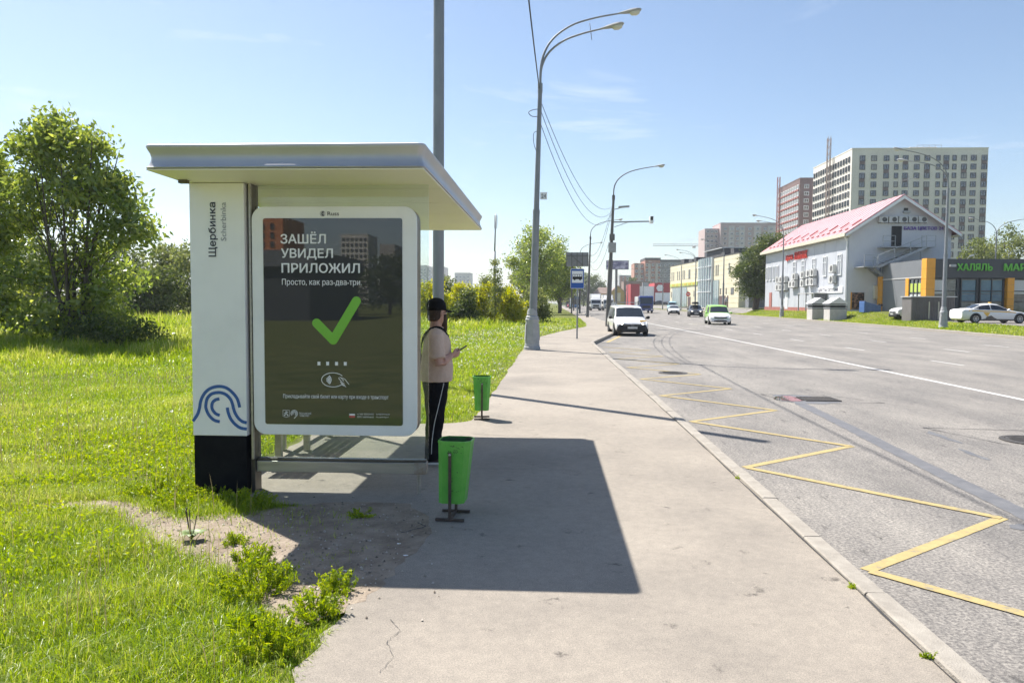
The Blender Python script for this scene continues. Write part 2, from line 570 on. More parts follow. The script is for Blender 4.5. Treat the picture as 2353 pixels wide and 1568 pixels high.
M['white_panel'] = mat('white_enamel_panel', (0.88, 0.885, 0.88), 0.32, col2=(0.78, 0.785, 0.775), scale=2.2, detail=9, lo=.45, hi=.85)
M['black_plinth'] = mat('black_plinth_paint', (0.008, 0.0085, 0.011), 0.85, col2=(0.014, 0.014, 0.016), scale=7, spec=.15, bump=0.1, bscale=60)
M['steel'] = mat('brushed_steel', (0.40, 0.375, 0.345), 0.42, metal=0.75, col2=(0.53, 0.50, 0.46), scale=2.2, detail=8, stretch=(1, 1, 14), bump=0.05)
M['steel_dark'] = mat('dark_steel', (0.12, 0.108, 0.097), 0.45, metal=0.7, col2=(0.18, 0.16, 0.14), scale=3)
M['fascia'] = mat('roof_fascia_metal', (0.47, 0.475, 0.49), 0.48, metal=0.6, col2=(0.53, 0.53, 0.53), scale=1.5)
M['soffit'] = mat('cream_soffit_panel', (0.89, 0.87, 0.74), 0.45, col2=(0.86, 0.84, 0.69), scale=1.2)
M['pole_grey'] = mat('galvanised_pole', (0.23, 0.24, 0.26), 0.55, metal=0.35, col2=(0.31, 0.32, 0.335), scale=3.5, detail=8, stretch=(1, 1, 0.25))
M['pole_dark'] = mat('weathered_pole', (0.12, 0.115, 0.115), 0.65, metal=0.2, col2=(0.185, 0.175, 0.17), scale=2.5, detail=8, stretch=(1, 1, 0.3))
M['concrete_grey'] = mat('grey_painted_base', (0.33, 0.34, 0.35), 0.8, col2=(0.43, 0.43, 0.43), scale=5, detail=8, bump=0.2)
M['cable'] = mat('black_cable', (0.025, 0.027, 0.03), 0.6)
M['glass'] = thin_glass('shelter_glass', dirt=0.05)
M['blue'] = mat('blue_print', (0.035, 0.115, 0.36), 0.4)
M['sign_blue'] = mat('sign_blue', (0.015, 0.09, 0.38), 0.35)
M['navy'] = mat('navy_print', (0.03, 0.035, 0.06), 0.4)
M['grey_print'] = mat('grey_print', (0.24, 0.25, 0.29), 0.4)
M['white_print'] = mat('white_print', (0.86, 0.86, 0.88), 0.35)
M['red_print'] = mat('red_print', (0.55, 0.09, 0.08), 0.4)
M['green_print'] = mat('green_print', (0.20, 0.52, 0.055), 0.35)
M['poster'] = mat('dark_poster_behind_glass', (0.042, 0.042, 0.046), 0.015, col2=(0.046, 0.046, 0.049), scale=2, ior=1.85)
M['bin_green'] = mat('green_bin_paint', (0.085, 0.39, 0.05), 0.42, col2=(0.16, 0.50, 0.08), scale=3.0, detail=8, bump=0.08, bscale=30)
M['bin_green_in'] = mat('green_bin_inside', (0.03, 0.17, 0.04), 0.7, col2=(0.06, 0.07, 0.04), scale=12)
M['rust_brown'] = mat('rusty_frame', (0.045, 0.036, 0.032), 0.7, col2=(0.10, 0.068, 0.05), scale=14, detail=8, bump=0.3)
M['chip'] = mat('chipped_metal', (0.025, 0.027, 0.025), 0.8, col2=(0.07, 0.06, 0.05), scale=30)
M['skin'] = mat('skin', (0.50, 0.275, 0.205), 0.5, col2=(0.56, 0.325, 0.25), scale=9)
M['tee'] = mat('beige_cotton', (0.62, 0.46, 0.37), 0.9, col2=(0.67, 0.51, 0.415), scale=11, bump=0.5, bscale=16, spec=0.1)
M['trouser'] = mat('black_cotton', (0.012, 0.012, 0.015), 0.9, col2=(0.02, 0.02, 0.023), scale=12, bump=0.5, bscale=14, spec=0.1)
M['black_cloth'] = mat('black_cloth', (0.012, 0.012, 0.013), 0.85, spec=0.2)
M['hair'] = mat('dark_brown_hair', (0.03, 0.017, 0.011), 0.7, col2=(0.07, 0.04, 0.025), scale=60, stretch=(1, 1, 0.3), bump=0.6, bscale=120)
M['black_plastic'] = mat('black_plastic', (0.015, 0.015, 0.017), 0.4)
M['white_rubber'] = mat('white_rubber', (0.7, 0.7, 0.7), 0.6)
M['brass'] = mat('brown_bronze_trim', (0.19, 0.145, 0.11), 0.4, metal=0.6)

# ------------------------------------------------------------------ the setting
def structure(o):
    o['kind'] = 'structure'
    return o

def lerp_tab(tab, y):
    if y <= tab[0][0]: return tab[0][1]
    for (a, xa), (b, xb) in zip(tab, tab[1:]):
        if y <= b:
            return xa + (xb - xa) * (y - a) / (b - a)
    return tab[-1][1]

KERB = [(-30, 1.94), (8, 1.94), (20, 1.88), (31.0, 1.84), (31.6, 1.92), (39.6, 3.32), (46, 4.62), (60, 4.78), (90, 4.95), (140, 5.2), (330, 5.6)]     # outer edge of near kerb, (Y, X)
RKERB = [(-30, 22.2), (30, 23.4), (39, 24.3), (50, 25.3), (66, 26.4), (92, 27.2), (140, 27.6), (330, 27.8)]
PAVE_L = [(-30, -1.15), (3, -1.12), (4.2, -1.10), (5.0, -1.02), (5.5, -1.15), (5.85, -1.9), (6.0, -2.95), (9.85, -2.95), (9.95, -1.45), (10.2, -1.1), (13.3, -1.03), (25.4, -0.93), (27, -0.9), (36, -0.45), (43, 0.7), (52, 2.6), (60, 2.9), (80, 3.25), (140, 3.5), (330, 3.8)]
rng = random.Random(5)
nr = np.random.default_rng(11)

# base land under everything, reaching the horizon
mb = MB()
mb.add([(-2600, -900, -0.35), (2600, -900, -0.35), (2600, 2600, -0.35), (-2600, 2600, -0.35)], [(0, 1, 2, 3)])
structure(mb.build('terrain', M['far_land']))

# the road sheet
mb = MB()
ys = [-30, 0, 10, 20, 31, 31.6, 39.6, 46, 60, 90, 140, 200, 330]
vs = []; fs = []
for y in ys:
    vs += [(lerp_tab(KERB, y) - 0.35, y, 0.0), (lerp_tab(RKERB, y) + 0.3, y, 0.0)]
fs = [(2 * i, 2 * i + 1, 2 * i + 3, 2 * i + 2) for i in range(len(ys) - 1)]
mb.add(vs, fs)
road = structure(mb.build('road', M['road']))

# field sheet left of the road
mb = MB(); vs = []; fs = []
ys2 = [-400, -60, -30] + [y for y in ys[1:]] + [600, 2500]
xs_f = [-2500, -300, -80, -30]
for y in ys2:
    for x in xs_f: vs.append((x, y, 0.10))
    vs.append((lerp_tab(KERB, y) - 0.2, y, 0.10))
n = len(xs_f) + 1
for i in range(len(ys2) - 1):
    for j in range(n - 1):
        fs.append((i * n + j, i * n + j + 1, (i + 1) * n + j + 1, (i + 1) * n + j))
mb.add(vs, fs)
structure(mb.build('field', M['field']))

# pavement
mb = MB(); vs = []; fs = []
yy = list(np.arange(-10, 12, 0.12)) + list(np.arange(12, 60, 0.5)) + [62, 66, 70, 80, 90, 110, 140, 200, 330]
for y in yy:
    xl = lerp_tab(PAVE_L, y)
    if y < 60: xl += rng.uniform(-0.035, 0.035)
    vs += [(xl, y, 0.121), (lerp_tab(KERB, y) - 0.10, y, 0.121)]
fs = [(2 * i, 2 * i + 1, 2 * i + 3, 2 * i + 2) for i in range(len(yy) - 1)]
mb.add(vs, fs)
pavement = structure(mb.build('pavement', M['pave']))
# cracks in the pavement
def crack(pts, w, name='crack', z=0.125, parent=pavement, m='tar'):
    P = []
    for (a, b), (c, d) in zip(pts, pts[1:]):
        for t in np.linspace(0, 1, 7)[:-1]:
            P.append((a + (c - a) * t + rng.uniform(-0.007, 0.007), b + (d - b) * t + rng.uniform(-0.007, 0.007)))
    P.append(pts[-1])
    ws = [w * rng.uniform(0.3, 1.3) for _ in P]
    mb = MB(); mb.ribbon(P, ws, lambda u, v: (u, v, z))
    return mb.build(name, M[m], parent)
crack([(-0.75, 3.2), (-0.72, 3.35), (-0.78, 3.5), (-0.74, 3.62), (-0.82, 3.75)], 0.0025)
crack([(-1.05, 5.2), (-0.9, 5.35), (-0.98, 5.45)], 0.012)
crack([(-0.95, 9.2), (0.2, 9.0), (0.7, 8.9)], 0.006)
crack([(-2.4, 7.6), (-1.2, 7.3), (0.3, 7.25)], 0.006)
crack([(-2.7, 8.9), (-1.6, 8.6)], 0.006)
crack([(0.9, 21.0), (1.75, 20.7)], 0.03)
crack([(-0.9, 26.6), (0.6, 25.9), (1.75, 25.6)], 0.03)
# crumbled joint along the kerb
crack([(1.795, 3.0), (1.80, 5), (1.795, 7), (1.79, 9.5), (1.78, 13), (1.74, 20), (1.71, 30)], 0.014, 'joint', z=0.126, m='tar')

# bare soil between pavement and field
def in_poly(x, y, poly):
    c = False
    n = len(poly)
    j = n - 1
    for i in range(n):
        xi, yi = poly[i]; xj, yj = poly[j]
        if (yi > y) != (yj > y) and x < (xj - xi) * (y - yi) / (yj - yi) + xi:
            c = not c
        j = i
    return c
DIRT = [(-4.2, 5.72), (-3.75, 5.86), (-3.35, 5.82), (-3.05, 5.62), (-2.8, 5.40), (-2.3, 5.62), (-1.9, 5.95), (-1.15, 5.95), (-0.90, 5.5), (-0.86, 5.1), (-0.92, 4.7), (-0.96, 4.3), (-1.04, 4.0), (-1.2, 3.7), (-1.34, 3.60), (-1.60, 3.95), (-1.85, 4.42), (-2.05, 4.58), (-2.35, 4.72), (-2.75, 4.80), (-2.95, 5.15), (-3.35, 5.5), (-3.8, 5.62)]
cx = sum(p[0] for p in DIRT) / len(DIRT); cy = sum(p[1] for p in DIRT) / len(DIRT)
pts = []
for i in range(len(DIRT)):
    a = DIRT[i]; b = DIRT[(i + 1) % len(DIRT)]
    for t in (0, .25, .5, .75):
        pts.append((a[0] + (b[0] - a[0]) * t + rng.uniform(-.035, .035), a[1] + (b[1] - a[1]) * t + rng.uniform(-.03, .03)))
me = bpy.data.meshes.new('bare_soil')
bm = bmesh.new()
inner = [bm.verts.new((x, y, 0.1228)) for x, y in pts]
bm.faces.new(inner)
bmesh.ops.triangulate(bm, faces=bm.faces[:])
outer = []
for x, y in pts:                                  # the soil slopes away under the grass
    q_ = .30 if x < -1.3 else 0.01
    dx_, dy_ = x - cx, y - cy; l_ = math.hypot(dx_, dy_ * 2)
    outer.append(bm.verts.new((x + dx_ / l_ * q_, y + dy_ * 2 / l_ * q_, 0.094 if x < -1.3 else 0.1215)))
for a in range(len(pts)):
    b = (a + 1) % len(pts)
    bm.faces.new((inner[a], inner[b], outer[b], outer[a]))
bmesh.ops.recalc_face_normals(bm, faces=bm.faces[:])
bm.to_mesh(me); bm.free()
me.materials.append(M['soil'])
structure(link_mesh('bare_soil', me))
# pebbles and litter crumbs on the soil
V = []; T = []; A = []
k = 0
while k < 1100:
    x = rng.uniform(-5.4, -0.6); y = rng.uniform(3.7, 6.2)
    if not in_poly(x, y, DIRT) and rng.random() > 0.12: continue
    s = rng.uniform(0.003, 0.011); a = rng.uniform(0, 6.28); o = len(V)
    for q in range(4):
        V.append((x + s * math.cos(a + q * PI / 2) * rng.uniform(.6, 1.4), y + s * math.sin(a + q * PI / 2) * rng.uniform(.6, 1.4), 0.126))
        A.append(0)
    V.append((x, y, 0.128 + s * .8)); A.append(0)
    c = rng.random()
    for z in range(5): A[o + z] = c
    T += [(o, o + 1, o + 4), (o + 1, o + 2, o + 4), (o + 2, o + 3, o + 4), (o + 3, o, o + 4)]
    k += 1
peb = foliage('pebble_grit', (0.12, 0.10, 0.08), (0.30, 0.26, 0.21), (0.50, 0.46, 0.41), trans=0.0, rough=0.9, spec=0.2)
o = link_mesh('grit', tri_mesh('grit', np.array(V), np.array(T), np.array(A), peb))
tag(o, 'small pebbles and crumbs scattered over the bare soil', 'gravel', kind='stuff')

# kerb stones
kerb = bpy.data.objects.new('kerb', None); COL.objects.link(kerb); structure(kerb)
def kerb_stone(p, q, w, z0, z1, parent, name='kerb_stone'):
    """from p to q along the outer edge; the body lies on the left of p->q"""
    d = Vector((q[0] - p[0], q[1] - p[1], 0)); L = d.length; d.normalize()
    nx = Vector((-d.y, d.x, 0))
    a = Vector((p[0], p[1], 0)) + d * 0.006; b = Vector((q[0], q[1], 0)) - d * 0.006
    c = 0.02
    prof = [(0, z0), (0, z1 - c), (c, z1), (w - c * .5, z1), (w, z1 - c * .5), (w, z0)]
    mb = MB()
    n = len(prof)
    vs = [a + nx * u + Vector((0, 0, v)) for u, v in prof] + [b + nx * u + Vector((0, 0, v)) for u, v in prof]
    fs = [(i, (i + 1) % n, n + (i + 1) % n, n + i) for i in range(n)] + [tuple(range(n))[::-1], tuple(range(n, 2 * n))]
    mb.add(vs, fs)
    return mb.build(name, M['kerb'], parent)
def walk(tab, y0, y1, step):
    y = y0; out = [(lerp_tab(tab, y0), y0)]
    while y < y1:
        y2 = y
        while y2 < y1:
            y2 += 0.02
            if math.hypot(lerp_tab(tab, y2) - out[-1][0], y2 - out[-1][1]) >= step: break
        out.append((lerp_tab(tab, y2), y2)); y = y2
    return out
P = walk(KERB, 1.2, 62, 1.0)
for a, b in zip(P, P[1:]):
    j = rng.uniform(-0.006, 0.006)
    kerb_stone((a[0] + j, a[1]), (b[0] + j, b[1]), 0.135, -0.05, 0.146 + rng.uniform(-0.005, 0.005), kerb)
P = walk(KERB, 62, 330, 14.0)
for a, b in zip(P, P[1:]): kerb_stone(a, b, 0.135, -0.05, 0.155, kerb, 'kerb_run')
P = walk(RKERB, 30, 110, 2.0)
for a, b in zip(P, P[1:]): kerb_stone((b[0], b[1]), (a[0], a[1]), 0.16, -0.05, 0.16 + rng.uniform(-.006, .006), kerb)
P = walk(RKERB, 110, 330, 15.0)
for a, b in zip(P, P[1:]): kerb_stone((b[0], b[1]), (a[0], a[1]), 0.16, -0.05, 0.16, kerb, 'kerb_run')

# right verge: rises from the kerb, a bank up to the gabled building
def verge_z(x, y):
    u = x - lerp_tab(RKERB, y)
    z = 0.15 + 0.30 * min(max((u - 0.2) / 4.0, 0), 1)
    if y > 64:
        ty = min((y - 64) / 7, 1) ; tu = min(max((u - 1.2) / 2.6, 0), 1)
        z += 0.62 * ty * tu * tu * (3 - 2 * tu)
    return z
mb = MB(); vs = []; fs = []
uu = [0.14, 1.0, 1.8, 2.6, 3.4, 4.4, 7, 15, 40, 120, 900, 2500]
yv = [-200, 0, 30, 39, 50, 58, 64, 66, 68, 71, 80, 92, 110, 140, 200, 330, 600, 2500]
for y in yv:
    for u in uu:
        x = lerp_tab(RKERB, y) + u
        vs.append((x, y, verge_z(x, y)))
n = len(uu)
for i in range(len(yv) - 1):
    for j in range(n - 1): fs.append((i * n + j, i * n + j + 1, (i + 1) * n + j + 1, (i + 1) * n + j))
mb.add(vs, fs)
structure(mb.build('verge', M['field'], smooth=True))
mb = MB()
mb.add([(29.4, 44, .462), (95, 44, .462), (95, 78, .462), (31, 63.5, .462)], [(0, 1, 2, 3)])
structure(mb.build('car_park', M['road']))
mb = MB()
mb.add([(-8, 331, 0.03), (60, 331, 0.03), (60, 420, 0.03), (-30, 420, 0.03)], [(0, 1, 2, 3)])
structure(mb.build('far_junction', M['road']))
mb = MB(); vs = []; fs = []
yf_ = [112, 116, 122, 130, 150, 180, 220, 300]; uf_ = [.9, 1.4, 2.0, 2.6, 3.2, 3.8, 8, 20]
for y in yf_:
    for u in uf_:
        x = lerp_tab(RKERB, y) + u; vs.append((x, y, verge_z(x, y) + .012))
for i in range(len(yf_) - 1):
    for j in range(len(uf_) - 1): fs.append((i * 8 + j, i * 8 + j + 1, (i + 1) * 8 + j + 1, (i + 1) * 8 + j))
mb.add(vs, fs)
structure(mb.build('forecourt', M['road'], smooth=True))

# road markings, all lying 4 mm proud of the road
def flat(name, pts, m, z=0.004, parent=road):
    mb = MB(); mb.add([(x, y, z) for x, y in pts], [tuple(range(len(pts)))])
    return mb.build(name, M[m], parent)
def stripe(name, P, w, m, z=0.004, jit=0.004, parent=road):
    Q = []
    for (a, b), (c, d) in zip(P, P[1:]):
        k = max(2, int(math.hypot(c - a, d - b) / 0.12))
        for t in np.linspace(0, 1, k + 1)[:-1]: Q.append((a + (c - a) * t, b + (d - b) * t))
    Q.append(P[-1])
    mb = MB(); mb.ribbon(Q, [w + rng.uniform(-jit, jit) for _ in Q], lambda u, v: (u, v, z))
    return mb.build(name, M[m], parent)
per = 3.1
for k in range(0, 9):
    yl = 4.98 + (k - 1) * per; yr = yl + 1.33
    yl2 = yl + per
    # diagonal out and diagonal back, mitred as a pair of strokes
    stripe('zigzag_stroke', [(2.13, yl), (3.80, yr)], 0.092, 'yellow_paint')
    stripe('zigzag_stroke', [(3.78, yr - 0.02), (2.15, yl2 - 0.02)], 0.092, 'yellow_paint', z=0.0075)
stripe('zigzag_stroke', [(2.6, 33.5), (4.0, 41.0)], 0.16, 'yellow_paint')
stripe('lane_line', [(8.85, -20), (8.9, 14), (8.95, 25), (8.92, 36), (8.7, 62), (8.6, 100)], 0.14, 'white_paint', jit=0.01)
for k in range(24):
    y = 22.2 + k * 6.9 - 13.8
    stripe('lane_dash', [(12.1 + 0.006 * k, y), (12.1 + 0.006 * k, y + 1.9)], 0.10, 'white_paint')
    stripe('lane_dash', [(15.75 + 0.006 * k, y + 6.4), (15.75 + 0.006 * k, y + 8.2)], 0.10, 'white_paint')
    if k % 1 == 0: stripe('lane_dash', [(19.3 + 0.006 * k, y + 3), (19.3 + 0.006 * k, y + 4.8)], 0.09, 'white_paint')
# wet run-off from the gully
P = [(4.52, 13.9), (4.46, 13.0), (4.40, 12), (4.31, 10.5), (4.2, 9), (4.08, 7), (4.0, 5.5), (3.94, 3.5), (3.9, 1.5)]
Q = [(p.x, p.y) for p in smooth_path([(a, b, 0) for a, b in P], 14)]
mb = MB(); mb.ribbon(Q, [min(0.06 + i * 0.015, 0.21) + rng.uniform(-.02, .02) for i in range(len(Q))], lambda u, v: (u, v, 0.0035))
mb.build('wet_run', M['wet'], road)
def blob(name, x, y, rx, ry, m, z=0.0035, n=36, amp=0.22):
    ph = [rng.uniform(0, 6.28) for _ in range(4)]
    pts = []
    for i in range(n):
        a = 2 * PI * i / n
        r = 1 + amp * (math.sin(2 * a + ph[0]) * .5 + math.sin(3 * a + ph[1]) * .4 + math.sin(5 * a + ph[2]) * .3 + math.sin(9 * a + ph[3]) * .15)
        pts.append((x + rx * r * math.cos(a), y + ry * r * math.sin(a)))
    return flat(name, pts, m, z)
blob('wet_patch', 4.75, 14.0, 0.55, 0.62, 'wet', z=0.0030)
blob('puddle', 4.48, 14.05, 0.24, 0.42, 'water', z=0.006)
for (x, y, rx, ry) in [(3.86, 6.0, .13, .14), (5.05, 9.0, .05, .28), (5.3, 10.2, .07, .35)]:
    blob('oil_stain', x, y, rx, ry, 'wet', z=0.0026, amp=0.5)
# old patch round the gully
for seg in ([(4.15, 14.7), (5.5, 14.55), (6.05, 13.6)], [(4.15, 14.7), (4.4, 13.5)], [(5.0, 13.35), (6.05, 13.6)]):
    crack(seg, 0.02, 'seam', z=0.0055, parent=road)
crack([(5.4, 10.9), (7.4, 10.7)], 0.03, 'seam', z=0.0055, parent=road)
crack([(5.4, 10.9), (5.85, 9.6)], 0.02, 'seam', z=0.0055, parent=road)
crack([(12.3, 36), (13.5, 35.9)], 0.08, 'seam', z=0.0055, parent=road)
# gully grate with bars
g_ = thing('drain_grate', 'slotted iron gully grate beside the puddle in the road', 'drain', (5.02, 14.0, 0.004))
mb = MB(); mb.box(4.70, 4.74, 13.72, 14.28, .0045, .02).box(5.30, 5.34, 13.72, 14.28, .0045, .02).box(4.74, 5.30, 13.72, 13.75, .0045, .02).box(4.74, 5.30, 14.25, 14.28, .0045, .02)
mb.build('frame', M['iron'], g_)
bar_me = None
for i in range(9):
    mb = MB(); x = 4.785 + i * 0.058; mb.box(x, x + 0.03, 13.75, 14.25, .0045, .018); mb.build('bar', M['iron'], g_)
def manhole(x, y, r, label):
    t = thing('manhole_cover', label, 'manhole', (x, y, 0.004))
    mb = MB(); mb.lathe([(r * 1.22, 0.0005), (r * 1.22, 0.008), (r * 1.02, 0.012), (r * 1.02, 0.001)], (x, y, .004), 28); mb.build('rim', M['iron'], t)
    mb = MB(); mb.lathe([(r, 0.0005), (r, 0.010), (r * .9, 0.012), (r * .88, 0.007), (0.00001, 0.007)], (x, y, .004), 28)
    mb.build('lid', M['iron'], t)
    for i in range(-3, 4):
        w = math.sqrt(max(r * r * .7 - (i * r * .22) ** 2, 0))
        mb = MB(); mb.box(x - w, x + w, y + i * r * .22 - .012, y + i * r * .22 + .012, 0.0115, 0.0155); mb.build('rib', M['iron'], t)
manhole(6.35, 9.95, 0.32, 'round ribbed manhole cover at the right edge of the photo')
manhole(3.15, 19.0, 0.30, 'small round manhole cover among the yellow zigzag lines')
# ------------------------------------------------------------------ bus shelter
def rrect(x0, x1, y0, y1, r, k=5):
    out = []
    for cx_, cy_, a0 in ((x1 - r, y1 - r, 0), (x0 + r, y1 - r, 90), (x0 + r, y0 + r, 180), (x1 - r, y0 + r, 270)):
        for i in range(k + 1):
            a = R_(a0 + 90 * i / k)
            out.append((cx_ + r * math.cos(a), cy_ + r * math.sin(a)))
    return out
sh = thing('bus_shelter', 'glass bus shelter with white name pylon, advertising panel and overhanging cream roof', 'bus shelter', (-2.02, 7.9, 0.122))
RX0, RX1, RY0, RY1 = -3.10, -0.94, 5.55, 10.30
prof = [(0.10, 2.968), (0.012, 2.968), (0.002, 2.960), (0.0, 2.950), (0.010, 2.928), (0.024, 2.900), (0.030, 2.870), (0.024, 2.838), (0.010, 2.806), (0.0, 2.792), (0.004, 2.786), (0.05, 2.786)]
mb = MB()
rings = []
for ins, z in prof:
    rings.append([(x, y, z) for x, y in rrect(RX0 + ins, RX1 - ins, RY0 + ins, RY1 - ins, max(0.05 - ins * .3, 0.01), 4)])
mb.loft(rings)
roof = mb.build('roof', M['fascia'], sh, angle=50)
ny = 5
for i in range(ny):
    ya = RY0 + 0.012 + (RY1 - RY0 - 0.024) * i / ny; yb = RY0 + 0.012 + (RY1 - RY0 - 0.024) * (i + 1) / ny
    mb = MB(); mb.box(RX0 + 0.012, RX1 - 0.012, ya + 0.006, yb - 0.006, 2.772, 2.783); mb.build('soffit_panel', M['soffit'], roof, bevel=0.002)
mb = MB(); mb.box(-3.062, -2.99, 6.00, 6.05, 2.745, 2.772); mb.build('bracket', M['steel_dark'], sh)
# pylon
mb = MB(); mb.box(-3.045, -2.575, 6.15, 6.42, 0.627, 2.768); mb.build('pylon_panel', M['white_panel'], sh, bevel=0.006)
mb = MB(); mb.box(-3.04, -2.58, 6.153, 6.417, 0.124, 0.625); mb.build('pylon_base', M['black_plinth'], sh, bevel=0.004)
mb = MB(); mb.box(-2.572, -2.535, 6.22, 6.36, 0.123, 2.771); mb.build('post', M['steel_dark'], sh, bevel=0.003)
mb = MB(); mb.box(-2.552, -2.536, 6.19, 6.219, 0.42, 2.77); mb.build('glazing_strip', M['steel'], sh)
fpy = lambda u, v, w: (-v, 6.1465 - w, u)
text('Щерби', 'lettering', M['navy'], fpy, 2.15, 2.447, 2.800, 2.882, sh, off=0.014)
text('H', 'lettering', M['navy'], fpy, 2.458, 2.499, 2.817, 2.864, sh, off=0.02)
text('ка', 'lettering', M['navy'], fpy, 2.512, 2.607, 2.8165, 2.8645, sh, off=0.018)
text('Scherbinka', 'lettering', M['grey_print'], fpy, 2.284, 2.606, 2.728, 2.775, sh)
wz = lambda zx, zy: (-3.045 + (zx - 563) * 0.000892, 0.627 + (690 - zy) * 0.000905)
for st in ([(563, 555), (610, 490), (632, 425), (642, 370), (665, 315), (705, 265), (760, 233), (830, 221), (900, 236), (960, 282), (1003, 340), (1025, 418)],
           [(828, 556), (770, 540), (720, 490), (695, 430), (695, 390), (710, 335), (755, 292), (828, 279), (890, 297), (935, 340), (955, 390), (963, 425), (978, 470), (1010, 520), (1050, 552), (1092, 562)],
           [(828, 495), (790, 480), (762, 448), (752, 415), (760, 375), (790, 348), (828, 339)],
           [(903, 420), (912, 470), (937, 530), (980, 580), (1030, 612), (1092, 622)]):
    sp = smooth_path([(*wz(*p), 0) for p in st], 6)
    mb = MB(); mb.ribbon([(p.x, p.y) for p in sp], 0.0265, lambda u, v: (u, 6.1465, v)); mb.build('wave_emblem', M['blue'], sh)
# end glazing, rail and foot
mb = MB(); mb.box(-2.535, -1.035, 6.296, 6.306, 0.418, 2.77); mb.build('glass_pane', M['glass'], sh)
mb = MB(); mb.box(-2.534, -1.055, 6.25, 6.35, 0.300, 0.395); mb.build('bottom_rail', M['steel'], sh, bevel=0.004)
mb = MB(); mb.box(-2.534, -1.055, 6.27, 6.335, 0.397, 0.417); mb.build('glazing_channel', M['steel_dark'], sh, bevel=0.003)
mb = MB(); mb.box(-1.155, -1.050, 6.244, 6.356, 0.297, 0.398); mb.build('corner_bracket', mat('rusted_steel', (0.33, 0.26, 0.2), 0.6, metal=0.5, col2=(0.42, 0.39, 0.35), scale=14), sh, bevel=0.004)
mb = MB(); mb.tube([(-1.118, 6.30, 0.122), (-1.118, 6.30, 0.297)], 0.018, 12); mb.build('foot', M['steel'], sh, angle=40)
# advertising panel
ad = rrect(-2.53, -1.118, 0.637, 2.575, 0.11, 8)
mb = MB(); mb.prism(ad, lambda u, v, w: (u, w, v), 6.215, 6.36); bx_ = mb.build('advert_panel', M['brass'], sh, angle=40)
mb = MB(); mb.prism(rrect(-2.53 - .001, -1.117, 0.636, 2.576, 0.11, 8), lambda u, v, w: (u, w, v), 6.196, 6.2145); mb.build('panel_frame', M['white_panel'], bx_, angle=40, bevel=0.004)
mb = MB(); mb.prism(rrect(-2.524, -1.122, 0.641, 2.571, 0.11, 8), lambda u, v, w: (u, w, v), 6.361, 6.40); mb.build('panel_back', M['brass'], bx_, angle=40)
mb = MB(); mb.prism(rrect(-2.43, -1.24, 0.727, 2.478, 0.02, 4), lambda u, v, w: (u, w, v), 6.192, 6.1955); mb.build('poster', M['poster'], bx_)
fad = lambda u, v, w: (u, 6.1895 - w, v)
fad2 = lambda u, v: (u, 6.1895, v)
text('ЗАШЁЛ', 'lettering', M['white_print'], fad, -2.279, -1.888, 2.264, 2.366, bx_, off=0.022)
text('УВИДЕЛ', 'lettering', M['white_print'], fad, -2.275, -1.829, 2.129, 2.224, bx_, off=0.022)
text('ПРИЛОЖИЛ', 'lettering', M['white_print'], fad, -2.273, -1.600, 2.018, 2.101, bx_, off=0.022)
text('Просто, как раз-два-три.', 'lettering', M['white_print'], fad, -2.270, -1.585, 1.903, 1.968, bx_, off=0.004)
text('Прикладывайте свой билет или карту при входе в транспорт', 'lettering', M['white_print'], fad, -2.270, -1.361, 0.944, 0.989, bx_, off=0.004)
text('Russ', 'lettering', M['navy'], lambda u, v, w: (u, 6.194, v), -1.876, -1.777, 2.500, 2.533, bx_, off=0.008)
text('Московский', 'lettering', M['white_print'], fad, -2.130, -2.030, 0.815, 0.834, bx_)
text('транспорт', 'lettering', M['white_print'], fad, -2.130, -2.045, 0.792, 0.810, bx_)
text('+7 495 539-54-54', 'lettering', M['white_print'], fad, -1.632, -1.490, 0.816, 0.830, bx_)
text('3210 с мобильного', 'lettering', M['white_print'], fad, -1.632, -1.487, 0.792, 0.808, bx_)
text('transport.mos.ru', 'lettering', M['white_print'], fad, -1.468, -1.352, 0.814, 0.830, bx_)
text('vk.com/transport', 'lettering', M['white_print'], fad, -1.468, -1.360, 0.791, 0.807, bx_)
def arc(cx_, cz, rx, rz, a0, a1, n=20):
    return [(cx_ + rx * math.cos(R_(a0 + (a1 - a0) * i / n)), cz + rz * math.sin(R_(a0 + (a1 - a0) * i / n))) for i in range(n + 1)]
# tick: two round-ended strokes as one outline
mb = MB()
A_, B_, C_ = (-1.975, 1.595), (-1.833, 1.452), (-1.632, 1.783)
w_ = 0.0775
for p, q, zz in ((A_, B_, 0), (B_, C_, 0.0006)):
    d = math.atan2(q[1] - p[1], q[0] - p[0])
    out = [(q[0] + w_ / 2 * math.cos(d + t), q[1] + w_ / 2 * math.sin(d + t)) for t in np.linspace(-PI / 2, PI / 2, 11)] + [(p[0] + w_ / 2 * math.cos(d + t), p[1] + w_ / 2 * math.sin(d + t)) for t in np.linspace(PI / 2, 3 * PI / 2, 11)]
    mb.add([(x, 6.189 - zz, z) for x, z in out], [tuple(range(len(out)))])
mb.build('tick_mark', M['green_print'], bx_)
for x in (-1.958, -1.883, -1.806, -1.731):
    mb = MB(); mb.add([fad2(x - .0125, 1.236), fad2(x + .0125, 1.236), fad2(x + .0125, 1.267), fad2(x - .0125, 1.267)], [(0, 1, 2, 3)]); mb.build('square_mark', M['white_print'], bx_)
mb = MB()
mb.ribbon(arc(-1.838, 1.113, 0.098, 0.060, 35, 328, 40), 0.0055, fad2)
for r in (.022, .036, .050, .064): mb.ribbon(arc(-1.905, 1.113, r * .8, r * .75, -48, 48, 10), 0.0075, fad2)
mb.ribbon([(-1.79, 1.128), (-1.775, 1.137), (-1.745, 1.105), (-1.76, 1.095), (-1.79, 1.128)], 0.005, fad2)
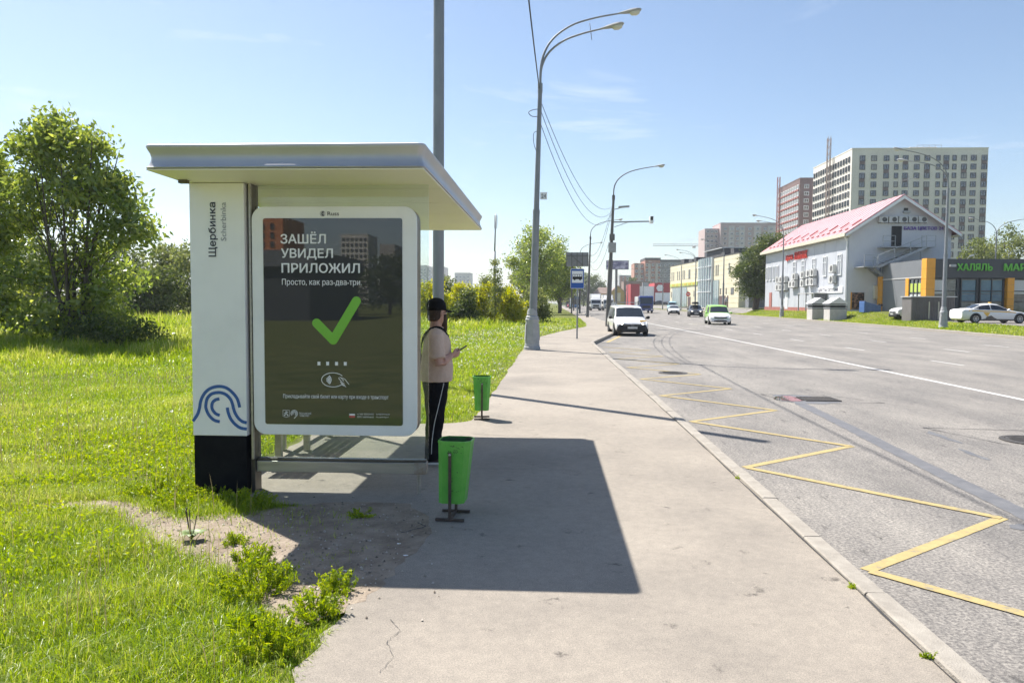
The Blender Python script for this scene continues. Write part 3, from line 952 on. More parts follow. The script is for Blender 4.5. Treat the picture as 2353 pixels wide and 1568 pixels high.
mb.ribbon([(-1.773, 1.135), (-1.735, 1.12), (-1.70, 1.075)], 0.005, fad2)
mb.ribbon([(-1.775, 1.10), (-1.757, 1.07), (-1.725, 1.055)], 0.005, fad2)
mb.ribbon([(-1.765, 1.088), (-1.74, 1.082)], 0.006, fad2); mb.ribbon([(-1.757, 1.075), (-1.735, 1.07)], 0.006, fad2)
mb.build('card_symbol', M['white_print'], bx_)
mb = MB()
mb.ribbon([(-2.274, .849), (-2.218, .849), (-2.218, .797), (-2.246, .787), (-2.274, .797), (-2.274, .849)], 0.003, fad2)
mb.ribbon([(-2.262, .80), (-2.25, .82), (-2.235, .81), (-2.23, .80)], 0.009, fad2); mb.ribbon([(-2.247, .815), (-2.245, .84)], 0.012, fad2); mb.ribbon([(-2.262, .822), (-2.23, .832)], 0.008, fad2)
mb.build('crest_mark', M['white_print'], bx_)
mb = MB()
for r in (.029, .020, .011): mb.ribbon(arc(-2.176, .820, r, r, -60, 215, 24), 0.0045, fad2)
mb.ribbon([(-2.162, .796), (-2.178, .778)], 0.006, fad2)
mb.build('transport_mark', M['white_print'], bx_)
mb = MB(); mb.add([fad2(-1.70, .810), fad2(-1.65, .810), fad2(-1.65, .825), fad2(-1.70, .825)], [(0, 1, 2, 3)]); mb.build('flag_band', M['white_print'], bx_)
mb = MB(); mb.add([fad2(-1.70, .792), fad2(-1.65, .792), fad2(-1.65, .809), fad2(-1.70, .809)], [(0, 1, 2, 3)]); mb.build('flag_band', M['red_print'], bx_)
mb = MB(); f3 = lambda u, v: (u, 6.194, v)
mb.ribbon(arc(-1.917, 2.516, .021, .021, 0, 360, 24), 0.003, f3); mb.ribbon(arc(-1.913, 2.516, .010, .013, 60, 300, 14), 0.011, f3); mb.ribbon([(-1.908, 2.507), (-1.908, 2.526)], 0.004, f3)
mb.build('round_emblem', M['navy'], bx_)
# rear wall
for y in (6.50, 8.05, 9.60):
    mb = MB(); mb.box(-2.99, -2.93, y - .03, y + .03, 0.122, 2.771); mb.build('post', M['steel'], sh, bevel=0.003)
for ya, yb in ((6.535, 8.015), (8.085, 9.565)):
    mb = MB(); mb.box(-2.965, -2.955, ya, yb, 0.50, 2.55); mb.build('glass_pane', M['glass'], sh)
    mb = MB(); mb.box(-2.985, -2.935, ya, yb, 0.41, 0.497); mb.build('bottom_rail', M['steel'], sh)
    mb = MB(); mb.box(-2.985, -2.935, ya, yb, 2.553, 2.60); mb.build('top_rail', M['steel'], sh)
wood = mat('bench_wood', (0.23, 0.14, 0.075), 0.6, col2=(0.32, 0.2, 0.11), scale=3, stretch=(8, 1, 8))
for k in range(4):
    x = -2.86 + k * 0.10
    mb = MB(); mb.box(x, x + .085, 6.95, 9.15, 0.555, 0.585); mb.build('bench_slat', wood, sh, bevel=0.004)
for y in (7.2, 8.05, 8.9):
    mb = MB(); mb.box(-2.72, -2.66, y - .03, y + .03, 0.122, 0.52); mb.box(-2.9, -2.47, y - .03, y + .03, 0.521, 0.553); mb.build('bench_leg', M['steel'], sh)

# ------------------------------------------------------------------ litter bins
def make_bin(label, loc, rz, lean):
    t = thing('litter_bin', label, 'litter bin', loc, rz, 'green litter bins')
    def ring(z, w, d, c, shx):
        return [(x + shx, y, z) for x, y in [(-w, -d + c), (-w + c, -d), (w - c, -d), (w, -d + c), (w, d - c), (w - c, d), (-w + c, d), (-w, d - c)]]
    L = lambda z: lean * (z - .1)
    mb = MB()
    mb.loft([ring(0.125, 0.098, 0.098, .030, L(.125)), ring(0.30, .107, .104, .033, L(.30)), ring(0.60, 0.126, 0.118, .042, L(.60))], caps=False)
    i_ = len(mb.v)
    mb.loft([ring(0.60, 0.126, 0.118, .042, L(.60)), ring(0.601, 0.1225, 0.1145, .041, L(.6)), ring(0.135, 0.094, .094, .029, L(.135))], caps=False, m=1)
    mb.add(ring(0.125, 0.098, 0.098, .03, L(.125)), [(7, 6, 5, 4, 3, 2, 1, 0)])
    mb.add(ring(0.137, 0.094, 0.094, .029, L(.137)), [tuple(range(8))], 1)
    body = mb.build('body', [M['bin_green'], M['bin_green_in']], t, local=True)
    mb = MB()
    for (z0, z1, w, d, c) in ((0.588, 0.606, .1285, .1205, .043),):
        mb.loft([ring(z0, w, d, c, L(z0)), ring(z1, w, d, c, L(z1)), ring(z1 + .001, w - .008, d - .008, c - .003, L(z1)), ring(z0, w - .0035, d - .0035, c - .001, L(z0))], caps=False)
    mb.build('rim', M['bin_green'], body, local=True)
    # worn paint chips near the mouth
    mb = MB()
    rr = random.Random(sum(map(ord, label)))
    def face_pt(u, z):
        w = .098 + (.126 - .098) * (z - .125) / .475; d = .098 + (.118 - .098) * (z - .125) / .475
        return (u * (w - .045) + L(z), -d - .0012, z)
    for k in range(46):
        u = rr.gauss(0.1, .5); z = rr.uniform(.515, .585) if k < 36 else rr.uniform(.2, .5)
        if abs(u) > .95: continue
        s = rr.uniform(.0015, .008)
        pts = [(u * 1.0 + math.cos(a) * s / .08 * rr.uniform(.5, 1.2), z + math.sin(a) * s * .7 * rr.uniform(.5, 1.2)) for a in np.linspace(0, 2 * PI, 7)[:-1]]
        mb.add([face_pt(p, q) for p, q in pts], [tuple(range(6))])
    mb.build('paint_chip', M['chip'], body, local=True)['kind'] = 'stuff'
    for sy in (-1, 1):
        mb = MB(); mb.box(-.0115, .0115, sy * .124 - .004, sy * .124 + .004, .02, .52)
        mb.add([(x + 0, y, z) for x, y, z in []], []) if False else None
        post = mb.build('post', M['rust_brown'], t, local=True)
        mb = MB(); mb.box(-.11, .11, sy * .124 - .0125, sy * .124 + .0125, 0.002, .0195); mb.build('foot_bar', M['rust_brown'], t, local=True)
        mb = MB(); mb.lathe([(.009, 0), (.009, .003), (.005, .006), (.00001, .007)], (0, sy * .129, .505), 8, fn=lambda x, y, z: (x, z * sy, y)); mb.build('bolt', M['steel'], post, local=True)
    mb = MB(); mb.box(-.010, .010, -.111, .111, .004, .019); mb.build('cross_bar', M['rust_brown'], t, local=True)
    return t
make_bin('green metal litter bin in the shelter\'s shade, nearest the camera', (-0.735, 5.62, 0.124), R_(-4), 0.055)
make_bin('green metal litter bin in full sun where the grass meets the pavement', (-0.955, 10.45, 0.124), R_(6), 0.0)

# ------------------------------------------------------------------ tall steel pole behind the shelter
t = thing('steel_pole', 'plain thick grey steel pole rising behind the shelter roof out of view', 'pole', (-2.15, 14.2, 0.10))
mb = MB(); mb.tube([(-2.15, 14.2, 0.1), (-2.13, 14.2, 9.3)], [0.112, 0.100], 20); mb.build('shaft', M['pole_grey'], t, angle=40)
mb = MB(); mb.lathe([(0.20, 0), (0.20, .03), (0.12, .032), (0.118, .10), (.113, .10)], (-2.15, 14.2, 0.1), 20); mb.build('flange', M['pole_grey'], t, angle=30)
mb = MB(); mb.lathe([(0.104, 0), (0.104, .06), (0.06, .09), (.00001, .10)], (-2.13, 14.2, 9.3), 16); mb.build('cap', M['pole_grey'], t, angle=30)

# ------------------------------------------------------------------ lamp posts
def lamp_head(parent, tip, d, L=0.75):
    """cobra head at the arm tip pointing along d (horizontal unit vector with rise)"""
    d = Vector(d).normalized(); side = Vector((-d.y, d.x, 0)).normalized(); up = side.cross(d) * -1
    if up.z < 0: up = -up
    tip = Vector(tip)
    prof = [(-.06, .04, .05), (.05, .06, .07), (.18, .10, .10), (.38, .14, .135), (.55, .15, .14), (.68, .125, .11), (.75, .05, .05)]
    rings = []
    for s, w, h in prof:
        c = tip + d * (s * L / .75)
        rings.append([c + side * (w * math.cos(a)) + up * (h * .62 * math.sin(a) if math.sin(a) > 0 else h * .42 * math.sin(a)) for a in np.linspace(0, 2 * PI, 11)[:-1]])
    mb = MB(); mb.loft(rings); hd = mb.build('lamp_head', M['concrete_grey'], parent, angle=60)
    rings = []
    for s, w, h in [(.33, .05, .02), (.40, .11, .09), (.55, .12, .12), (.66, .09, .08), (.70, .03, .02)]:
        c = tip + d * (s * L / .75) - up * .045
        rings.append([c + side * (w * math.cos(a)) - up * (h * max(math.sin(a), -.05)) for a in np.linspace(-.1, PI + .1, 8)])
    mb = MB(); mb.loft(rings); mb.build('lens', M['lens'], hd, angle=60)
M['lens'] = mat('prismatic_lens', (0.62, 0.62, 0.55), 0.2)

def arm_path(base, h, reach, dirx, diry, drop=0.0):
    b = Vector(base); d = Vector((dirx, diry, 0)).normalized()
    pts = [b, b + Vector((0, 0, h * .35)) + d * reach * .02, b + Vector((0, 0, h * .62)) + d * reach * .14, b + Vector((0, 0, h * .82)) + d * reach * .38, b + Vector((0, 0, h * .93)) + d * reach * .68, b + Vector((0, 0, h)) + d * reach]
    return smooth_path(pts, 5)

def street_lamp(label, x, y, z0, hpost, arms, ornate=False, dark=False, lean=0.0, group='street lamps', r0=.10):
    t = thing('street_lamp', label, 'street lamp', (x, y, z0), 0, group)
    pm = M['pole_dark'] if dark else M['pole_grey']
    top = Vector((x + lean, y, z0 + hpost))
    b = Vector((x, y, z0))
    P = lambda f: b + (top - b) * f
    if ornate:
        pr = [(.29, 0), (.29, .10), (.262, .13), (.27, .17), (.25, .22), (.262, .26), (.255, .30), (.225, .95), (.235, 1.0), (.245, 1.06), (.215, 1.11), (.225, 1.15), (.175, 1.2), (.19, 1.25), (.17, 1.30), (.175, 1.34), (.15, 1.40), (.148, 1.44)]
        mb = MB(); mb.lathe(pr, (x, y, z0), 12); base = mb.build('cast_base', M['concrete_grey'], t, angle=35)
        for a in (0, 90, 180, 270):
            ca, sa = math.cos(R_(a + 20)), math.sin(R_(a + 20))
            mb = MB(); mb.bar((x + ca * .258, y + sa * .258, z0 + .34), (x + ca * .235, y + sa * .235, z0 + .9), .13, .02, up=(ca, sa, 0)); mb.build('base_door', M['concrete_grey'], base)
        mb = MB(); mb.tube([P(1.38 / hpost), P(.535)], [.138, .118], 14); mb.build('lower_shaft', pm, t, angle=40)
        mb = MB(); mb.tube([P(.5351), P(1.0)], [.098, .072], 14); mb.build('upper_shaft', pm, t, angle=40)
        mb = MB(); mb.tube([P(.527), P(.541)], .124, 14); mb.build('collar', pm, t, angle=40)
    else:
        mb = MB(); mb.tube([P(0), P(.52)], [r0 * 1.15, r0], 12); mb.build('lower_shaft', pm, t, angle=40)
        mb = MB(); mb.tube([P(.5201), P(1.0)], [r0 * .82, r0 * .55], 12); mb.build('upper_shaft', pm, t, angle=40)
    mb = MB(); mb.tube([P(1.0) - Vector((0, 0, .12)), P(1.0) + Vector((0, 0, .2))], .085 if ornate else r0 * .7, 12); mb.build('sleeve', pm, t, angle=40)
    for h, reach, dx, dy in arms:
        pth = arm_path(top + Vector((0, 0, .08)), h, reach, dx, dy)
        mb = MB(); mb.tube(pth, [.045 - .018 * i / len(pth) for i in range(len(pth))], 8); mb.build('arm', pm, t, angle=50)
        lamp_head(t, pth[-1], pth[-1] - pth[-2])
    return t
# nearest lamp on the pavement
l1 = street_lamp('tall grey lamp post with cast base and two curved arms beside the pavement', -0.61, 26.0, 0.122, 9.0, [(2.55, 2.75, 1, .10), (1.85, 2.1, 1, -.12)], ornate=True, lean=0.22)
mb = MB(); mb.box(-0.36, -.12, 25.99, 26.01, 5.35, 5.60); mb.build('number_plate', M['white_print'], l1)
text('24', 'lettering', M['navy'], lambda u, v, w: (u, 25.986, v), -.32, -.16, 5.40, 5.54, l1)
mb = MB(); mb.tube(smooth_path([(-.42, 26, 8.45), (-.62, 25.9, 8.4), (-.78, 25.85, 8.3), (-.66, 25.9, 8.18), (-.44, 26, 8.2)], 4), .012, 6); mb.build('cable_loop', M['cable'], l1)
mb = MB(); mb.tube(smooth_path([(-.42, 26, 7.7), (-.6, 25.9, 7.6), (-.58, 25.9, 7.2), (-.44, 26, 6.9)], 4), .010, 6); mb.build('cable_loop', M['cable'], l1)
mb = MB(); mb.tube([(1.30, 26.15, 11.38), (1.36, 25.8, 10.7)], .012, 6); mb.build('tie_rod', M['pole_grey'], l1)
# second lamp, with the speed camera arm
l2 = street_lamp('dark single-arm lamp post with camera bracket and boxes behind the parked van', 4.12, 52.8, 0.122, 9.0, [(2.1, 2.8, 1, 0)], dark=True, lean=0.30, r0=.155)
mb = MB(); mb.bar((4.45, 52.8, 7.45), (7.1, 52.8, 7.5), .09, .09); mb.bar((4.5, 52.8, 7.1), (5.4, 52.8, 7.42), .04, .04); br = mb.build('bracket_arm', M['concrete_grey'], l2)
mb = MB(); mb.box(6.95, 7.2, 52.5, 52.95, 7.35, 7.85); mb.build('camera_unit', M['white_panel'], br, bevel=.03)
mb = MB(); mb.box(7.0, 7.15, 52.47, 52.499, 7.55, 7.8); mb.build('camera_lens', M['black_plastic'], br)
mb = MB(); mb.box(4.08, 4.62, 52.5, 52.64, 5.3, 6.0); mb.build('switch_box', M['concrete_grey'], l2, bevel=.02)
mb = MB(); mb.box(4.15, 4.52, 52.5, 52.64, 6.15, 6.6); mb.build('switch_box', M['pole_dark'], l2, bevel=.02)
mb = MB(); mb.bar((4.4, 52.7, 8.3), (5.1, 52.5, 8.45), .05, .05); mb.bar((4.75, 52.5, 8.45), (5.5, 52.45, 8.5), .22, .12); mb.build('floodlight', M['concrete_grey'], l2)
street_lamp('dark lamp post further along the left kerb, just right of the bus stop sign', 4.34, 85.5, 0.122, 9.0, [(2.0, 2.9, 1, 0)], dark=True, lean=.25, r0=.15)
street_lamp('distant lamp post just behind the bus stop sign post', 4.75, 118.0, 0.122, 9.0, [(2.0, 2.8, 1, 0)], dark=True, r0=.14)
street_lamp('distant lamp post left of the bus stop sign, under the billboard back', 4.9, 152.0, 0.122, 9.0, [(2.0, 2.8, 1, 0)], dark=True, r0=.13)
street_lamp('faint lamp post beside the blue bus at the far left kerb', 5.0, 190.0, 0.122, 9.0, [(2.0, 2.8, 1, 0)], dark=True, r0=.13)
street_lamp('farthest thin lamp post on the left kerb', 5.2, 235.0, 0.122, 9.0, [(2.0, 2.8, 1, 0)], dark=True, r0=.13)
# right-hand row, arms over the road
lz = lambda x, y: verge_z(x, y) - 0.02
street_lamp('ornate grey two-arm lamp post on the verge before the market', 26.45, 51.2, lz(26.45, 51.2), 9.1, [(2.6, 3.1, -1, -.1), (2.05, 2.4, -1, .25)], ornate=True)
street_lamp('two-arm lamp post in front of the gabled building', 27.7, 90.0, lz(27.7, 90), 9.3, [(2.6, 3.1, -1, -.1), (2.05, 2.4, -1, .25)], ornate=True)
street_lamp('two-arm lamp post before the right half of the beige hall', 27.9, 121.0, lz(27.9, 121), 9.3, [(2.4, 3.1, -1, -.1), (1.9, 2.4, -1, .25)], r0=.14)
street_lamp('two-arm lamp post at the glazed bay of the beige hall', 27.9, 144.0, lz(27.9, 144), 9.3, [(2.4, 3.1, -1, -.1), (1.9, 2.4, -1, .25)], r0=.14)
street_lamp('lamp post behind the no-entry sign at the beige hall', 28.0, 160.0, lz(28, 160), 9.3, [(2.4, 2.9, -1, 0)], r0=.14)
street_lamp('thin lamp post before the red shop', 28.05, 186.0, lz(28.05, 186), 9.3, [(2.4, 2.9, -1, 0)], r0=.14)
street_lamp('thin lamp post left of the red shop, far away', 28.05, 225.0, lz(28.05, 225), 9.3, [(2.4, 2.9, -1, 0)], r0=.14)
street_lamp('farthest thin lamp post in the right-hand row', 28.1, 270.0, lz(28.1, 270), 9.3, [(2.4, 2.9, -1, 0)], r0=.14)
street_lamp('slim lamp post with two opposite arms behind the market', 49.3, 85.0, 0.44, 8.6, [(2.1, 3.0, 1, 0), (2.1, 2.3, -1, 0)], r0=.10)

# ------------------------------------------------------------------ overhead cables
def cable(label, a, b, sag, r=.013, name='overhead_cable', n=26):
    a = Vector(a); b = Vector(b)
    pts = [a + (b - a) * (i / n) - Vector((0, 0, sag * 4 * (i / n) * (1 - i / n))) for i in range(n + 1)]
    mb = MB(); mb.tube(pts, r, 5)
    return tag(mb.build(name, M['cable'], None, smooth=True), label, 'cable', 'overhead cables')
cable('thick twisted cable rising from the nearest lamp post out of the top of the photo', (-.42, 25.93, 9.15), (-.9, -9, 9.6), .75, .019)
cable('uppermost of the sagging cables between the nearest and second lamp posts', (-.36, 26.0, 8.7), (4.3, 52.8, 8.5), 1.35, .011)
cable('middle sagging cable between the nearest and second lamp posts', (-.38, 26.02, 8.45), (4.3, 52.8, 8.2), 1.65, .011)
cable('lowest sagging cable between the nearest and second lamp posts', (-.40, 26.0, 8.05), (4.3, 52.8, 8.05), 1.95, .011)
cable('uppermost cable dropping from the second lamp post towards the next', (4.3, 52.9, 8.4), (4.5, 85.5, 7.4), 1.3, .013)
cable('middle cable dropping from the second lamp post towards the next', (4.3, 52.9, 8.1), (4.5, 85.5, 6.7), 1.5, .013)
cable('lowest cable dropping from the second lamp post towards the next', (4.3, 52.9, 6.6), (4.5, 85.5, 6.4), 1.6, .013)

# ------------------------------------------------------------------ bus stop sign
t = thing('bus_stop_sign', 'blue bus stop sign with bus pictogram on a grey post by the lay-by', 'road sign', (1.26, 34.0, 0.12))
mb = MB(); mb.tube([(1.26, 34.05, .12), (1.27, 34.05, 3.25)], .036, 12); mb.build('post', M['pole_grey'], t, angle=40)
sx0, sx1, sz0, sz1 = 0.94, 1.56, 2.42, 3.32
mb = MB(); mb.prism(rrect(sx0, sx1, sz0, sz1, .04, 4), lambda u, v, w: (u, w, v), 33.985, 34.005); pl = mb.build('panel', M['white_print'], t)
mb = MB(); mb.prism(rrect(sx0 + .015, sx1 - .015, sz0 + .015, sz1 - .015, .03, 4), lambda u, v, w: (u, w, v), 33.981, 33.984); mb.build('blue_face', M['sign_blue'], pl)
mb = MB(); mb.prism(rrect(sx0 + .06, sx1 - .06, 2.68, 3.22, .01, 2), lambda u, v, w: (u, w, v), 33.977, 33.980); mb.build('white_field', M['white_print'], pl)
mb = MB()
bxm = sx0 + .085; bw = .45
mb.prism([(bxm, 2.84), (bxm + bw, 2.84), (bxm + bw, 2.97), (bxm + bw - .02, 3.07), (bxm, 3.07)], lambda u, v, w: (u, w, v), 33.973, 33.976)
for cx_ in (bxm + .1, bxm + bw - .1): mb.prism([(cx_ + .045 * math.cos(a), 2.84 + .045 * math.sin(a)) for a in np.linspace(0, 2 * PI, 13)[:-1]], lambda u, v, w: (u, w, v), 33.969, 33.972)
bus = mb.build('bus_pictogram', M['black_plastic'], pl)
for k in range(4):
    x = bxm + .02 + k * .105
    mb = MB(); mb.box(x, x + .085, 33.969, 33.9725, 2.965, 3.05); mb.build('pictogram_window', M['white_print'], bus)
# mast far in the field
t = thing('mast', 'tall thin antenna mast standing beyond the bushes', 'mast', (-11.2, 150, 0.1))
mb = MB(); mb.tube([(-11.2, 150, .1), (-11.2, 150, 12)], [.30, .22], 8); mb.build('lower_tube', M['pole_grey'], t, smooth=True)
mb = MB(); mb.tube([(-11.2, 150, 12.001), (-11.0, 150, 19.5)], [.16, .12], 8); mb.build('upper_tube', M['pole_grey'], t, smooth=True)
for a in (0, 2.1, 4.2):
    mb = MB(); mb.bar((-11.1 + .3 * math.cos(a), 150 + .3 * math.sin(a), 16.6), (-11.05 + .3 * math.cos(a), 150 + .3 * math.sin(a), 19.2), .16, .10); mb.build('antenna', M['white_panel'], t)

# ------------------------------------------------------------------ waiting person
def remesh_obj(name, mb, material, parent, voxel, smooth_it=6, smooth_f=0.5):
    o = mb.build(name, material, parent, smooth=True, local=True)
    r = o.modifiers.new('remesh', 'REMESH'); r.mode = 'VOXEL'; r.voxel_size = voxel; r.use_smooth_shade = True
    s = o.modifiers.new('smooth', 'SMOOTH'); s.factor = smooth_f; s.iterations = smooth_it
    return o
def ell(cx_, cy_, z, rx, ry, n=20, p=2.0):
    out = []
    for a in np.linspace(0, 2 * PI, n + 1)[:-1]:
        c, s_ = math.cos(a), math.sin(a)
        out.append((cx_ + rx * math.copysign(abs(c) ** (2 / p), c), cy_ + ry * math.copysign(abs(s_) ** (2 / p), s_), z))
    return out
man = thing('person', 'person in black cap, beige t-shirt and black trousers holding a phone by the shelter', 'person', (-1.17, 7.56, 0.122), R_(8))
HY = R_(38)   # head turned towards the oncoming traffic
def hd(x, y, z):
    c, s_ = math.cos(HY), math.sin(HY)
    return (0.015 + x * c - y * s_, x * s_ + y * c, z)
b = MB()
# head
rings = []
for z, xo, rx, ry in [(1.432, .035, .035, .035), (1.45, .025, .068, .055), (1.475, .012, .086, .066), (1.505, .004, .094, .073), (1.54, 0, .098, .077), (1.575, -.004, .100, .079), (1.61, -.006, .097, .077), (1.64, -.008, .082, .066), (1.662, -.008, .05, .04)]:
    rings.append([hd(x, y, z) for x, y, _ in ell(xo, 0, z, rx, ry, 20)])
b.loft(rings)
b.loft([[hd(x, y, zz) for x, y, _ in ell(xx, 0, zz, r1, r2, 10)] for zz, xx, r1, r2 in [(1.565, .095, .006, .006), (1.545, .10, .012, .010), (1.522, .108, .016, .014), (1.508, .10, .012, .012)]])
for sy in (-1, 1): b.ball(hd(.0 - .005, sy * .078, 1.54), (.020, .012, .032), 10, 8)
b.tube([(-.005, 0, 1.34), (0.0, 0, 1.40), (.006, 0, 1.47)], [.068, .062, .062], 14)
b.ball((0, 0, 1.30), (.10, .14, .09), 14, 10)
# arms
def arm(sy, elbow, wrist):
    b.tube([(0, sy * .13, 1.33), (0, sy * .20, 1.31), Vector((0, sy * .2, 1.31)).lerp(Vector(elbow), .5), elbow, Vector(elbow).lerp(Vector(wrist), .35), Vector(elbow).lerp(Vector(wrist), .8), wrist], [.05, .055, .052, .046, .048, .036, .030], 12)
eR = (.035, -.262, 1.035); wR = (.155, -.135, 1.112)
eL = (.04, .26, 1.04); wL = (.17, .125, 1.10)
arm(-1, eR, wR); arm(1, eL, wL)
b.tube([(0, -.13, 1.33), (0, .13, 1.33)], .05, 10)
def hand(wrist, fwd, palm_n, sy):
    """fwd: direction of the fingers; palm_n: palm normal (towards the phone)"""
    w = Vector(wrist); f = Vector(fwd).normalized(); nn = Vector(palm_n); nn = (nn - f * nn.dot(f)).normalized(); s_ = f.cross(nn) * sy
    rings = []
    for t_, ww, hh in [(-.015, .026, .019), (.015, .032, .018), (.05, .041, .017), (.085, .041, .014)]:
        c = w + f * t_
        rings.append([c + s_ * (ww * math.cos(a)) + nn * (hh * math.sin(a)) for a in np.linspace(0, 2 * PI, 13)[:-1]])
    b.loft(rings)
    for k, ln in enumerate((.072, .080, .074, .058)):
        r0 = w + f * .078 + s_ * (.031 - .0205 * k)
        p1 = r0 + f * ln * .42 + nn * .006
        p2 = p1 + (f * .55 + nn * .8).normalized() * ln * .34
        p3 = p2 + (f * -.15 + nn * 1).normalized() * ln * .28
        b.tube([r0 - f * .02, r0, p1, p2, p3], [.009, .0095, .009, .0082, .0070], 8)
        b.ball(p3, .0068, 8, 6)
    q0 = w + f * .025 + s_ * .026; q1 = w + f * .055 + s_ * .050 + nn * .016; q2 = q1 + f * .03 + nn * .018 + s_ * -.004
    b.tube([q0, q1, q2], [.013, .0105, .008], 8); b.ball(q2, .0078, 8, 6)
PH = Vector((.247, -.055, 1.165))
hand(wR, PH - Vector(wR) + Vector((0, -.02, -.03)), (.15, .75, .45), 1)
hand(wL, PH - Vector(wL) + Vector((0, .02, -.04)), (.15, -.75, .45), -1)
body = remesh_obj('body', b, M['skin'], man, 0.0058, 3, .4)
# t-shirt
s = MB()
s.loft([ell(.012, 0, z, rx, ry, 24, 2.3) for z, rx, ry in [(.845, .160, .200), (.90, .166, .204), (.98, .168, .205), (1.06, .160, .202), (1.14, .150, .203), (1.22, .143, .208), (1.29, .128, .205), (1.345, .098, .175), (1.385, .072, .12), (1.405, .066, .085)]])
for sy, e in ((-1, eR), (1, eL)):
    a0 = Vector((0, sy * .13, 1.335)); a1 = Vector((0.0, sy * .205, 1.30)); e_ = Vector(e)
    s.tube([a0, a1, a1.lerp(e_, .45), a1.lerp(e_, .80)], [.075, .080, .080, .078], 14)
tee = remesh_obj('t_shirt', s, M['tee'], man, 0.011, 5, .5)
w = tee.modifiers.new('folds', 'DISPLACE')
tx = bpy.data.textures.new('folds', 'CLOUDS'); tx.noise_scale = 0.11; w.texture = tx; w.strength = 0.016; w.mid_level = .5
# trousers
s = MB()
s.loft([ell(-.002, 0, z, rx, ry, 24, 2.2) for z, rx, ry in [(.74, .125, .17), (.80, .138, .185), (.86, .138, .182), (.90, .13, .175)]])
for sy in (-1, 1):
    s.loft([ell(xo, sy * yo, z, rx, ry, 18) for z, xo, yo, rx, ry in [(.045, -.035, .105, .078, .070), (.10, -.035, .105, .080, .070), (.20, -.028, .105, .082, .072), (.45, -.005, .10, .092, .080), (.62, -.0, .095, .110, .092), (.78, -.002, .088, .128, .10), (.86, -.004, .085, .12, .09)]])
tr = remesh_obj('trousers', s, M['trouser'], man, 0.012, 5, .5)
w = tr.modifiers.new('folds', 'DISPLACE'); tx = bpy.data.textures.new('folds2', 'CLOUDS'); tx.noise_scale = 0.13; w.texture = tx; w.strength = 0.022; w.mid_level = .5
mb = MB(); mb.tube(smooth_path([(.085, -.168, .84), (.062, -.178, .74), (.025, -.186, .58), (-.012, -.186, .42), (-.035, -.184, .24), (-.04, -.182, .12)], 5), .0035, 6); mb.build('piping', M['white_rubber'], tr, local=True)
# shoes
for sy in (-1, 1):
    s = MB()
    rings = []
    for x, w_, h in [(-.115, .028, .05), (-.10, .038, .075), (-.05, .042, .088), (.0, .043, .085), (.05, .045, .068), (.10, .046, .052), (.145, .036, .04), (.165, .018, .03)]:
        rings.append([(x, sy * .105 + w_ * math.cos(a), .022 + max(math.sin(a), -.12) * h) for a in np.linspace(0, 2 * PI, 15)[:-1]])
    s.loft(rings)
    shoe = remesh_obj('shoe', s, mat('navy_sneaker', (.02, .022, .035), .8, col2=(.06, .03, .04), scale=25), man, .008, 3)
    mb = MB(); out = [(x, sy * .105 + y) for x, y in [(-.122, 0), (-.112, .034), (-.05, .045), (.05, .048), (.11, .048), (.155, .034), (.172, 0), (.155, -.034), (.11, -.048), (.05, -.048), (-.05, -.045), (-.112, -.034)]]
    mb.prism(out, lambda u, v, w: (u, v, w), .001, .026); mb.build('sole', M['white_rubber'], shoe, local=True, bevel=.004)
    mb = MB(); mb.tube([(-.035, sy * .105, .07), (-.037, sy * .105, .115)], .05, 12); mb.build('sock', M['white_rubber'], shoe, local=True, smooth=True)
# hair, beard, cap, glasses
mb = MB()
rings = []
for z, xo, rx, ry in [(1.462, -.055, .040, .055), (1.485, -.040, .064, .070), (1.52, -.028, .078, .080), (1.56, -.022, .085, .083), (1.59, -.02, .086, .083)]:
    rings.append([hd(x, y, z) for x, y, _ in ell(xo, 0, z, rx, ry, 20)])
mb.loft(rings); mb.build('hair', M['hair'], man, local=True, smooth=True)
mb = MB()
rings = []
for z, xo, rx, ry in [(1.335, .098, .012, .016), (1.36, .094, .026, .032), (1.40, .084, .036, .045), (1.44, .066, .048, .060), (1.475, .056, .052, .070), (1.505, .05, .050, .0765), (1.53, .042, .042, .078)]:
    rings.append([hd(x, y, z) for x, y, _ in ell(xo, 0, z, rx, ry, 18)])
mb.loft(rings); mb.build('beard', M['hair'], man, local=True, smooth=True)
mb = MB()
rings = []
for z, xo, rx, ry in [(1.572, -.008, .108, .0885), (1.60, -.010, .1085, .089), (1.635, -.012, .104, .087), (1.665, -.012, .090, .076), (1.685, -.012, .066, .056), (1.697, -.012, .035, .03), (1.70, -.012, .006, .006)]:
    rings.append([hd(x, y, z) for x, y, _ in ell(xo, 0, z, rx, ry, 20)])
mb.loft(rings); cap = mb.build('cap', M['black_cloth'], man, local=True, smooth=True)
mb = MB()
br1 = []; br2 = []
for a in np.linspace(-68, 68, 13):
    c, s_ = math.cos(R_(a)), math.sin(R_(a))
    br1.append(hd(-.008 + .106 * c, .087 * s_, 1.582)); br2.append(hd(.03 + (.106 + .048) * c, .085 * s_, 1.568 - .012 * abs(s_) * 1.2))
vs = br1 + br2 + [(x, y, z - .006) for x, y, z in br1] + [(x, y, z - .006) for x, y, z in br2]
n = len(br1)
fs = []
for i in range(n - 1):
    fs += [(i, i + 1, n + i + 1, n + i), (2 * n + i, 3 * n + i, 3 * n + i + 1, 2 * n + i + 1), (n + i, n + i + 1, 3 * n + i + 1, 3 * n + i)]
mb.add(vs, fs); mb.build('brim', M['black_cloth'], cap, local=True, smooth=True)
mb = MB()
mb.tube([hd(.0, -.082, 1.548), hd(.09, -.070, 1.552), hd(.105, -.05, 1.55)], .0028, 6); mb.tube([hd(.0, .082, 1.548), hd(.09, .070, 1.552), hd(.105, .05, 1.55)], .0028, 6)
